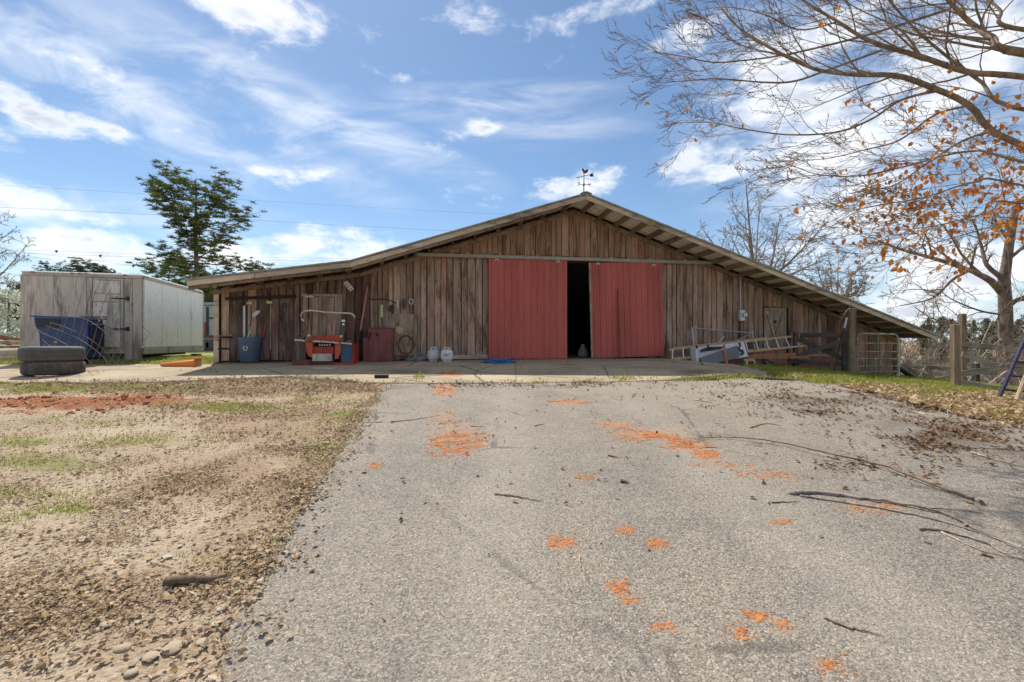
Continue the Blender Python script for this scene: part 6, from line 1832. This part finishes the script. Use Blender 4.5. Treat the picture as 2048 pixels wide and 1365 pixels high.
# ------------------------------------------------------------------ leaf litter, grass, pebbles, clay
SR = np.random.default_rng(301)
def surf_z(x, y):
    on_d = (y < yfront(x)) & (x > xl(y)) & (x < xr(y))
    on_a = (x > APX[0]) & (x < APX[1]) & (y >= yfront(x)) & (y < yback(x))
    rel = (fbm(x * 1.3, y * 1.3, 4) - .5) * .05 + (fbm(x * 6, y * 6, 3) - .5) * .03
    cl = blobs(x, y, ground(x, y), B_CLAY); rel = rel + cl * (.05 + .22 * np.maximum(0, fbm(x * 5, y * 5, 3) - .42))
    return np.where(on_d, drive_z(x, y), np.where(on_a, ground(x, y) + .03, ground(x, y) + rel + .004)), on_d, on_a
def leaves_at(x, y, Lr, mat, name, label, lift=.012, flat=.35):
    n = len(x); z, _, _ = surf_z(x, y)
    c = np.stack([x, y, z], -1)
    a = SR.uniform(0, 6.283, n)
    d = np.stack([np.cos(a), np.sin(a), SR.normal(0, flat, n)], -1); d /= np.linalg.norm(d, axis=1, keepdims=True)
    s_ = np.stack([-np.sin(a), np.cos(a), SR.normal(0, flat, n)], -1)
    L = SR.uniform(Lr[0], Lr[1], n)[:, None]; w_ = L * SR.uniform(.16, .38, n)[:, None]
    up = np.array([0, 0, 1.0]) * L
    c = c + np.array([0, 0, 1.0]) * SR.uniform(.004, lift + .004, n)[:, None]
    cu = SR.uniform(-.05, .35, (n, 4))[:, :, None] * up[:, None, :] * .6
    v = np.stack([c - d * L * .5, c - d * L * .12 + s_ * w_ + cu[:, 0], c + d * L * .22 + s_ * w_ * .7 + cu[:, 1], c + d * L * .5 + cu[:, 2] * .8, c + d * L * .22 - s_ * w_ * .7 + cu[:, 3], c - d * L * .12 - s_ * w_ + cu[:, 0] * .7], 1).reshape(-1, 3)
    mb = MB(); i = np.arange(n) * 6
    mb.add(v, np.concatenate([np.stack([i, i + 1, i + 2, i + 3], -1), np.stack([i, i + 3, i + 4, i + 5], -1)]))
    o = mb.build(name, mat, None, at=(0, 0, 0)); stuff(o, label, 'leaves'); return o
def blades(x, y, hr, name, label, w0=.004):
    n = len(x); z, _, _ = surf_z(x, y)
    c = np.stack([x, y, z - .01], -1); a = SR.uniform(0, 6.283, n)
    s_ = np.stack([np.cos(a), np.sin(a), 0 * a], -1) * (w0 * SR.uniform(.7, 1.5, n))[:, None]
    h_ = SR.uniform(hr[0], hr[1], n)[:, None]
    lean = SR.normal(0, .45, (n, 3)) * h_; lean[:, 2] = 0
    v = np.stack([c - s_, c + s_, c + lean * .45 + np.array([0, 0, .62]) * h_ + s_ * .6, c + lean + np.array([0, 0, 1.0]) * h_ , c + lean * .45 + np.array([0, 0, .62]) * h_ - s_ * .6], 1).reshape(-1, 3)
    i = np.arange(n) * 5
    mb = MB(); mb.add(v, None, np.concatenate([np.stack([i, i + 1, i + 2], -1), np.stack([i, i + 2, i + 4], -1), np.stack([i + 4, i + 2, i + 3], -1)]))
    o = mb.build(name, M_grass, None, at=(0, 0, 0)); stuff(o, label, 'grass')
def scatter(n, xr_, yr_, dens):
    x = SR.uniform(*xr_, n); y = SR.uniform(*yr_, n)
    keep = SR.uniform(0, 1, n) < dens(x, y)
    return x[keep], y[keep]
def left_only(x, y): return (x < xl(y) + .05) & (y < yfront(x) + .1)
# yard litter
def d_lit(x, y):
    m = blobs(x, y, ground(x, y), B_LEAF); n_ = fbm(x * 2.2, y * 2.2, 4)
    return left_only(x, y) * np.clip((m * 1.05 + .14) * (n_ * 2.6 - .62), 0.03, 1)
def near_bias(x, y): return np.clip(3.2 / np.maximum(y, 1.0), .22, 1)
x, y = scatter(150000, (-11, 0.6), (1.4, 9.2), lambda x, y: d_lit(x, y))
leaves_at(x, y, (.010, .042), M_litter, 'leaf_litter', 'brown leaf litter over the left yard', .014)
x, y = scatter(230000, (-4.5, .3), (1.4, 4.6), lambda x, y: left_only(x, y) * np.clip(.12 + d_lit(x, y) * .9, 0, 1) * np.clip(fbm(x * 2.4 + 3, y * 2.4, 3) * 2.6 - .75, .05, 1))
leaves_at(x, y, (.006, .022), M_litter, 'leaf_chips', 'fine brown chips on the near left yard', .006)
x, y = scatter(40000, (-11, 0.6), (1.4, 9.2), lambda x, y: d_lit(x, y) * .8)
leaves_at(x, y, (.012, .05), M_litterlight, 'dry_leaves', 'paler dry leaves among the left yard litter', .02)
x, y = scatter(20000, (-9, .6), (7.2, 9.3), lambda x, y: (blobs(x, y, ground(x, y), [(560, 772, 330, 16, 1), (250, 768, 280, 9, .6)]) * left_only(x, y) * np.clip(fbm(x * 3, y * 3, 3) * 2.6 - .8, 0, 1)))
leaves_at(x, y, (.025, .07), M_litter, 'leaf_drift', 'brown leaf drift along the concrete edge', .03, .6)
x, y = scatter(60000, (-2.2, .8), (1.4, 8.8), lambda x, y: np.exp(-((x - xl(y)) / .16) ** 2) * np.clip(fbm(x * 4, y * 4, 3) * 2.6 - .7, 0, 1))
leaves_at(x, y, (.010, .045), M_litter, 'edge_litter', 'leaf litter spilling over the left drive edge', .012)
x, y = scatter(30000, (-2.2, .8), (1.4, 8.8), lambda x, y: np.exp(-((x - xl(y) + .05) / .10) ** 2) * np.clip(fbm(x * 1.5 + 8, y * 1.5, 3) * 4 - 2.1, 0, 1))
blades(x, y, (.01, .05), 'edge_grass', 'grass tufts along the left drive edge', .003)
# drive litter
def d_drv(x, y):
    m = blobs(x, y, ground(x, y), B_STAIN); n_ = fbm(x * 3.2, y * 3.2, 4)
    return np.clip(m * (n_ * 3.2 - .95), 0, 1) + .006
x, y = scatter(90000, (-1.5, 9), (2.5, 9.6), lambda x, y: d_drv(x, y) * ~left_only(x, y))
leaves_at(x, y, (.02, .06), M_litterdark, 'leaf_patches', 'dark leaf patches on the right of the drive', .015)
x, y = scatter(60000, (6, 13), (5, 10.2), lambda x, y: np.clip(blobs(x, y, ground(x, y), B_RLEAF) * 1.5 * (fbm(x * 2.5, y * 2.5, 3) * 2.4 - .6), 0, 1) * (x > xr(y) - .6))
leaves_at(x, y, (.05, .11), M_litterlight, 'leaf_bank', 'tan leaf bank beside the right edge of drive', .06, .6)
x, y = scatter(9000, (-7.5, 6.5), (9.5, 13.4), lambda x, y: (y < wall_y(x) - .05) * np.clip(1.1 - (wall_y(x) - y) / .7, .012, 1) * np.clip(fbm(x * 1.7, y * 1.7, 3) * 3 - 1.2, 0, 1))
leaves_at(x, y, (.03, .08), M_litterdark, 'leaf_scraps', 'leaf scraps blown along the barn foot', .02)
# grass
def d_rg(x, y):
    off_ = ((x > xr(y) - .15) & (y < 10.6)) | ((x > APX[1] - .25) & (y > 9.0))
    infront = y < wall_y(x) - .15
    off_ = off_ & (PX(x, y, ground(x, y))[0] > 1500 + 25 * np.sin(y * 9 + x * 7))
    return off_ * (infront | (x > 12.3)) * np.clip(1.1 - 1.2 * blobs(x, y, ground(x, y), B_RLEAF), 0, 1) * np.clip(fbm(x * 1.6, y * 1.6, 3) * 2.4 - .35, .05, 1)
x, y = scatter(160000, (4.2, 15.5), (6, 15.5), d_rg)
blades(x, y, (.04, .13), 'grass', 'bright green grass bank between drive and gate', .006)
def d_lg(x, y):
    m = blobs(x, y, ground(x, y), B_GRASS)
    return left_only(x, y) * np.clip(m * 1.7 * (fbm(x * 2.6, y * 2.6, 4) * 3 - .90), 0, 1)
x, y = scatter(420000, (-12, .6), (1.6, 9.3), d_lg)
blades(x, y, (.008, .040), 'grass', 'thin green grass patches in the sandy yard', .0028)
x, y = scatter(40000, (-15, -6.6), (10.6, 14), lambda x, y: (y > yback(x) - .1) * np.clip(fbm(x * 1.6, y * 1.6, 3) * 2.4 - .6, .02, 1) * (x < -7.75 + (12.8 - y) * .15))
blades(x, y, (.03, .11), 'grass', 'grass and weeds between trailer and barn corner', .006)
x, y = scatter(26000, (-7.2, 5.6), (8.2, 9.8), lambda x, y: blobs(x, y, ground(x, y), [(840, 757, 10, 5, 1), (1075, 770, 14, 3, 1), (1250, 760, 25, 4, .8), (1180, 768, 12, 3, .7), (690, 775, 60, 5, .5), (1440, 757, 60, 4, .8), (430, 740, 20, 6, .8), (1370, 764, 40, 3, .5)]) * .9)
blades(x, y, (.03, .09), 'weeds', 'weed tufts in the joint between concrete and drive', .006)
# pebbles in the yard
ico = np.array([(0, 0, 1), (.894, 0, .447), (.276, .851, .447), (-.724, .526, .447), (-.724, -.526, .447), (.276, -.851, .447), (.724, .526, -.447), (-.276, .851, -.447), (-.894, 0, -.447), (-.276, -.851, -.447), (.724, -.526, -.447), (0, 0, -1)])
icf = np.array([(0, 1, 2), (0, 2, 3), (0, 3, 4), (0, 4, 5), (0, 5, 1), (1, 6, 2), (2, 7, 3), (3, 8, 4), (4, 9, 5), (5, 10, 1), (2, 6, 7), (3, 7, 8), (4, 8, 9), (5, 9, 10), (1, 10, 6), (6, 11, 7), (7, 11, 8), (8, 11, 9), (9, 11, 10), (10, 11, 6)])
def lumps(x, y, sr, flat, sink, dz=0.0):
    n = len(x); z, _, _ = surf_z(x, y)
    s_ = SR.uniform(sr[0], sr[1], n) if len(sr) == 2 else sr[0] * np.exp(SR.normal(0, sr[2], n)).clip(.3, 3.2 if sr[1] is None else sr[1] / sr[0])
    sc = np.stack([s_, s_ * SR.uniform(.6, 1.0, n), s_ * SR.uniform(flat[0], flat[1], n)], -1)
    a = SR.uniform(0, 6.283, n)
    v = ico[None] * sc[:, None, :] * SR.uniform(.72, 1.15, (n, 12, 1))
    ca, sa = np.cos(a)[:, None], np.sin(a)[:, None]
    v = np.stack([v[..., 0] * ca - v[..., 1] * sa, v[..., 0] * sa + v[..., 1] * ca, v[..., 2]], -1)
    c = np.stack([x, y, z + sc[:, 2] * sink + dz], -1)
    mb = MB(); mb.add((v + c[:, None, :]).reshape(-1, 3), None, (icf[None] + (np.arange(n) * 12)[:, None, None]).reshape(-1, 3))
    return mb
def d_peb(x, y):
    return left_only(x, y) * np.clip(1.2 - blobs(x, y, ground(x, y), B_LEAF) * .8, .1, 1) * np.clip(fbm(x * 1.8 + 9, y * 1.8, 3) * 3 - .9, 0, 1) * near_bias(x, y)
x, y = scatter(16000, (-7, 0.2), (1.4, 7.5), d_peb)
o = lumps(x, y, (.0070, .032, .6), (.2, .5), .0).build('gravel', M_stone, None, at=(0, 0, 0)); stuff(o, 'pale pebbles scattered through the left yard', 'gravel')
# clay clods on the paving
cl_x, cl_y = [], []
def track(n, cx, cy, rx, ry, rot=0.0):
    a = SR.uniform(0, 6.283, n); r_ = np.sqrt(SR.uniform(0, 1, n))
    px, py = cx + r_ * np.cos(a) * rx, cy + r_ * np.sin(a) * ry + rot * r_ * np.cos(a) * rx
    p = G(px, py); cl_x.append(p[:, 0]); cl_y.append(p[:, 1])
for (cx, cy, rx, ry, am) in B_SMEAR:
    if am > .35 and rx < 45: track(int(16 + rx * ry * .30 * am), cx, cy, rx * .95, ry * .9)
    elif am > .35: track(int(rx * ry * .12), cx, cy, rx * 1.1, ry)
# bars left by the tyre lugs
for (x0, y0, x1, y1, n) in ((862, 852, 945, 842, 7), (862, 880, 960, 868, 8), (868, 890, 958, 884, 8), (890, 905, 972, 893, 7), (1190, 848, 1260, 862, 6), (1240, 862, 1330, 876, 9), (1290, 868, 1380, 888, 9), (1340, 888, 1410, 898, 7), (1385, 898, 1425, 915, 5), (1102, 803, 1172, 809, 7), (868, 775, 910, 782, 6), (872, 788, 905, 785, 5)):
    for q_ in np.linspace(0, 1, n):
        track(int(SR.uniform(6, 46)), x0 + (x1 - x0) * q_ + SR.normal(0, 3), y0 + (y1 - y0) * q_ + SR.normal(0, 1.6), SR.uniform(4, 11), SR.uniform(1.2, 3.2))
x = np.concatenate(cl_x); y = np.concatenate(cl_y)
kp = (y < 5) | (SR.uniform(0, 1, len(x)) < .55); x = x[kp]; y = y[kp]
x = np.concatenate([x, x[y < 5] + SR.normal(0, .02, (y < 5).sum()), x[y < 5] + SR.normal(0, .035, (y < 5).sum())]); y = np.concatenate([y, y[y < 5] + SR.normal(0, .02, (y < 5).sum()), y[y < 5] + SR.normal(0, .035, (y < 5).sum())])
o = lumps(x, y, (.0016 + .00125 * y, None, .65), (.12, .34), .05).build('clay_clods', M_clay, None, at=(0, 0, 0)); stuff(o, 'orange clay clods dropped along two wheel tracks', 'clay')
x, y = scatter(9000, (-11, -3.5), (5, 9), lambda x, y: blobs(x, y, ground(x, y), B_CLAY) * np.clip(fbm(x * 3, y * 3, 3) * 3 - 1.0, 0, 1))
o = lumps(x, y, (.018, .075, .55), (.4, .9), .2).build('red_clods', M_redclay, None, at=(0, 0, 0)); stuff(o, 'dark red clay heap across the left yard', 'clay')
x, y = scatter(7500, (-1.6, 8), (1.8, 9.3), lambda x, y: (~left_only(x, y)) * np.clip(fbm(x * .8, y * .8, 3) * 2 - .7, .03, 1) * .12)
leaves_at(x, y, (.006, .026), M_litterdark, 'drive_crumbs', 'dark crumbs of leaf and bark strewn on the drive', .006)
# bigger stones one can pick out
STN = [(222, 1138, .05), (245, 1300, .06), (262, 1352, .05), (405, 1285, .05), (345, 1298, .07), (302, 1318, .05), (215, 1255, .05), (283, 1072, .05), (310, 1082, .05), (165, 1080, .06), (432, 1098, .05), (480, 1172, .04), (43, 1110, .05), (392, 1198, .05)]
SLAB = ['long pale stone half way down the left yard', 'pale flat stone low in the left corner', 'rounded pale stone at the very bottom left', 'pale grey stone close to drive edge at bottom', 'broad tan stone near the bottom drive edge', 'small tan stone between two bigger ones at bottom', 'oblong stone left of the broken log end', 'pale bluish flat stone in open sand', 'second flat stone beside the bluish one', 'whitish stone in sand near the left side', 'pale flat stone right of the sand patch', 'small stone right of the log by the drive', 'stone near left picture edge below grass tuft', 'stone just below the dark log']
for k, (px, py, s_) in enumerate(STN):
    p = G(px, py)
    o = lumps(np.array([p[0]]), np.array([p[1]]), (s_ * .7, s_ * .9), (.28, .42), .12).build('stone', M_stone, None)
    m = o.modifiers.new('sub', 'SUBSURF'); m.levels = m.render_levels = 1
    tag(o, SLAB[k], 'stone', 'larger stones in the left yard')
# ------------------------------------------------------------------ fallen branches and twigs
def fallen(pts, r0, mat, label, name='fallen_branch', seed=0, kids=(4, 3), cat='branch', group=None, lift=0.0):
    rr = np.random.default_rng(400 + seed)
    if cat != 'log': r0 = r0 * .74
    q_ = G(*np.array(pts, float).T)
    q_[:, 2] = surf_z(q_[:, 0], q_[:, 1])[0] + r0 * .9 + lift * np.sin(np.linspace(0, math.pi, len(q_)))
    sp_ = spline(q_, 5 * len(pts))
    sp_ = sp_ + rr.normal(0, r0 * (.5 if r0 < .02 else .12), sp_.shape) * np.array([1, 1, .3])
    mb = MB(); rad = r0 * np.linspace(1, .3, len(sp_)); mb.tube(sp_, rad, 7)
    L = np.linalg.norm(np.diff(sp_, axis=0), axis=1).sum()
    for k in range(kids[0]):
        i = rr.integers(len(sp_) // 4, len(sp_) - 1); d0 = unit(sp_[min(i + 1, len(sp_) - 1)] - sp_[i - 1])
        sd = unit(np.cross(d0, [0, 0, 1])) * rr.choice([-1, 1])
        d = unit(d0 * .8 + sd * rr.uniform(.3, .8) + np.array([0, 0, rr.uniform(0, .35)]))
        l = L * rr.uniform(.12, .28); pp = [sp_[i]]
        for _ in range(5):
            d = unit(d + rr.normal(0, .18, 3) + np.array([0, 0, -.08])); pp.append(pp[-1] + d * l / 5)
        pp = np.array(pp); pp[:, 2] = np.maximum(pp[:, 2], surf_z(pp[:, 0], pp[:, 1])[0] + .004)
        mb.tube(pp, rad[i] * .5 * np.linspace(1, .3, 6), 5)
        for _ in range(kids[1]):
            j = rr.integers(1, 5); e = unit(d + rr.normal(0, .6, 3)); ee = np.array([pp[j], pp[j] + e * l * .15, pp[j] + e * l * .3]); ee[:, 2] = np.maximum(ee[:, 2], surf_z(ee[:, 0], ee[:, 1])[0] + .003)
            mb.tube(ee, [rad[i] * .25] * 3, 3)
    tag(mb.build(name, mat, None, smooth=2), label, cat, group)
fallen([(1950, 1006), (1880, 985), (1800, 955), (1770, 945), (1640, 915), (1560, 895), (1480, 884), (1410, 880)], .017, M_twig, 'long dark branch lying across the right of drive', seed=1, kids=(7, 3), lift=.03)
fallen([(1576, 993), (1640, 995), (1720, 1005), (1820, 1020), (1900, 1040), (1960, 1070), (2060, 1115)], .019, M_twiggrey, 'thick pale grey branch, longest on right of drive', seed=2, kids=(2, 1))
fallen([(1600, 999), (1720, 1018), (1820, 1035), (1900, 1055), (1990, 1085), (2080, 1130)], .011, M_twiggrey, 'thinner branch lying close under the pale grey one', seed=3, kids=(2, 1))
fallen([(1838, 1066), (1880, 1068), (1960, 1090), (2010, 1115), (2080, 1140)], .012, M_twiggrey, 'forked grey branch lowest at right picture edge', seed=4, kids=(4, 2))
fallen([(1885, 1072), (1920, 1090), (1970, 1110), (2060, 1130)], .008, M_twigpale, 'thin tan stick inside the forked grey branch', seed=5, kids=(2, 1))
fallen([(1940, 910), (1990, 925), (2080, 948)], .013, M_twigpale, 'tan branch at right edge above the dark branch', seed=6, kids=(3, 2))
fallen([(1648, 1242), (1690, 1260), (1730, 1270), (1768, 1280)], .007, M_twig, 'dark twig alone low on the right of drive', name='twig', seed=7, kids=(3, 2), cat='twig')
fallen([(990, 995), (1030, 1000), (1088, 1009)], .012, M_twiggrey, 'straight grey stick in mid drive', name='twig', seed=8, kids=(0, 0), cat='twig')
fallen([(1160, 1120), (1160, 1145), (1168, 1170), (1185, 1190)], .007, M_twigpale, 'pale bent stick, left of two amid clay crumbs', name='twig', seed=9, kids=(0, 0), cat='twig')
fallen([(1198, 1130), (1205, 1150), (1215, 1172)], .006, M_twigpale, 'pale stick, right of two amid clay crumbs', name='twig', seed=10, kids=(0, 0), cat='twig')
fallen([(1390, 803), (1430, 810), (1470, 826)], .010, M_twigpale, 'whitish stick on drive below the appliance', name='twig', seed=11, kids=(1, 1), cat='twig')
fallen([(1720, 790), (1730, 800), (1760, 815), (1790, 822)], .010, M_twigpale, 'pale curved stick at drive edge below gate', name='twig', seed=12, kids=(3, 2), cat='twig', lift=.08)
fallen([(1820, 825), (1860, 840), (1905, 850), (1940, 858)], .012, M_twigpale, 'pale stick above the leaf patch at right', name='twig', seed=13, kids=(3, 2), cat='twig', lift=.05)
fallen([(1870, 815), (1893, 825), (1893, 845)], .010, M_twigpale, 'pale hooked stick by the leaf bank', name='twig', seed=14, kids=(1, 1), cat='twig', lift=.05)
fallen([(2030, 870), (1980, 862), (1930, 850)], .008, M_twigpale, 'thin pale stick crossing the right leaf patch', name='twig', seed=15, kids=(2, 1), cat='twig')
fallen([(765, 848), (720, 850), (680, 865)], .008, M_twigpale, 'tan twig across left drive edge, lower', name='twig', seed=16, kids=(1, 1), cat='twig')
fallen([(780, 848), (830, 842), (880, 834)], .007, M_twig, 'dark twig on drive left of clay track', name='twig', seed=17, kids=(2, 1), cat='twig')
fallen([(735, 828), (780, 829), (805, 830)], .006, M_twigpale, 'tan twig across left drive edge, upper', name='twig', seed=18, kids=(0, 0), cat='twig')
fallen([(1022, 826), (1040, 832), (1052, 836)], .008, M_twigpale, 'short pale stick between the clay tracks', name='twig', seed=19, kids=(0, 0), cat='twig')
fallen([(1070, 855), (1090, 851)], .007, M_twig, 'short dark stick between the clay tracks', name='twig', seed=20, kids=(0, 0), cat='twig')
fallen([(1216, 917), (1240, 922)], .012, M_twig, 'dark bark scrap below right clay track', name='twig', seed=21, kids=(0, 0), cat='twig')
fallen([(940, 856), (970, 857)], .006, M_twig, 'tiny dark twig right of left clay track', name='twig', seed=22, kids=(0, 0), cat='twig')
fallen([(1500, 860), (1530, 852), (1562, 856)], .009, M_twig, 'dark twig beneath pale stick, centre right drive', name='twig', seed=23, kids=(2, 1), cat='twig')
fallen([(1545, 1012), (1600, 1010)], .007, M_twig, 'thin twig left of the thick grey branch', name='twig', seed=24, kids=(0, 0), cat='twig')
fallen([(300, 1125), (330, 1132), (352, 1140)], .007, M_twigpale, 'pale twig in yard above the log', name='twig', seed=25, kids=(0, 0), cat='twig')
fallen([(430, 1250), (440, 1262), (455, 1270)], .007, M_twigpale, 'pale curled twig at bottom of drive edge', name='twig', seed=26, kids=(0, 0), cat='twig')
fallen([(1240, 968), (1256, 972)], .018, M_twig, 'dark clod of bark in middle of drive', name='bark_scrap', seed=27, kids=(3, 1), cat='bark')
fallen([(330, 1182), (380, 1174), (420, 1168), (455, 1162)], .026, M_twig, 'short dead log in the left yard beside drive', name='dead_log', seed=28, kids=(1, 1), cat='log')
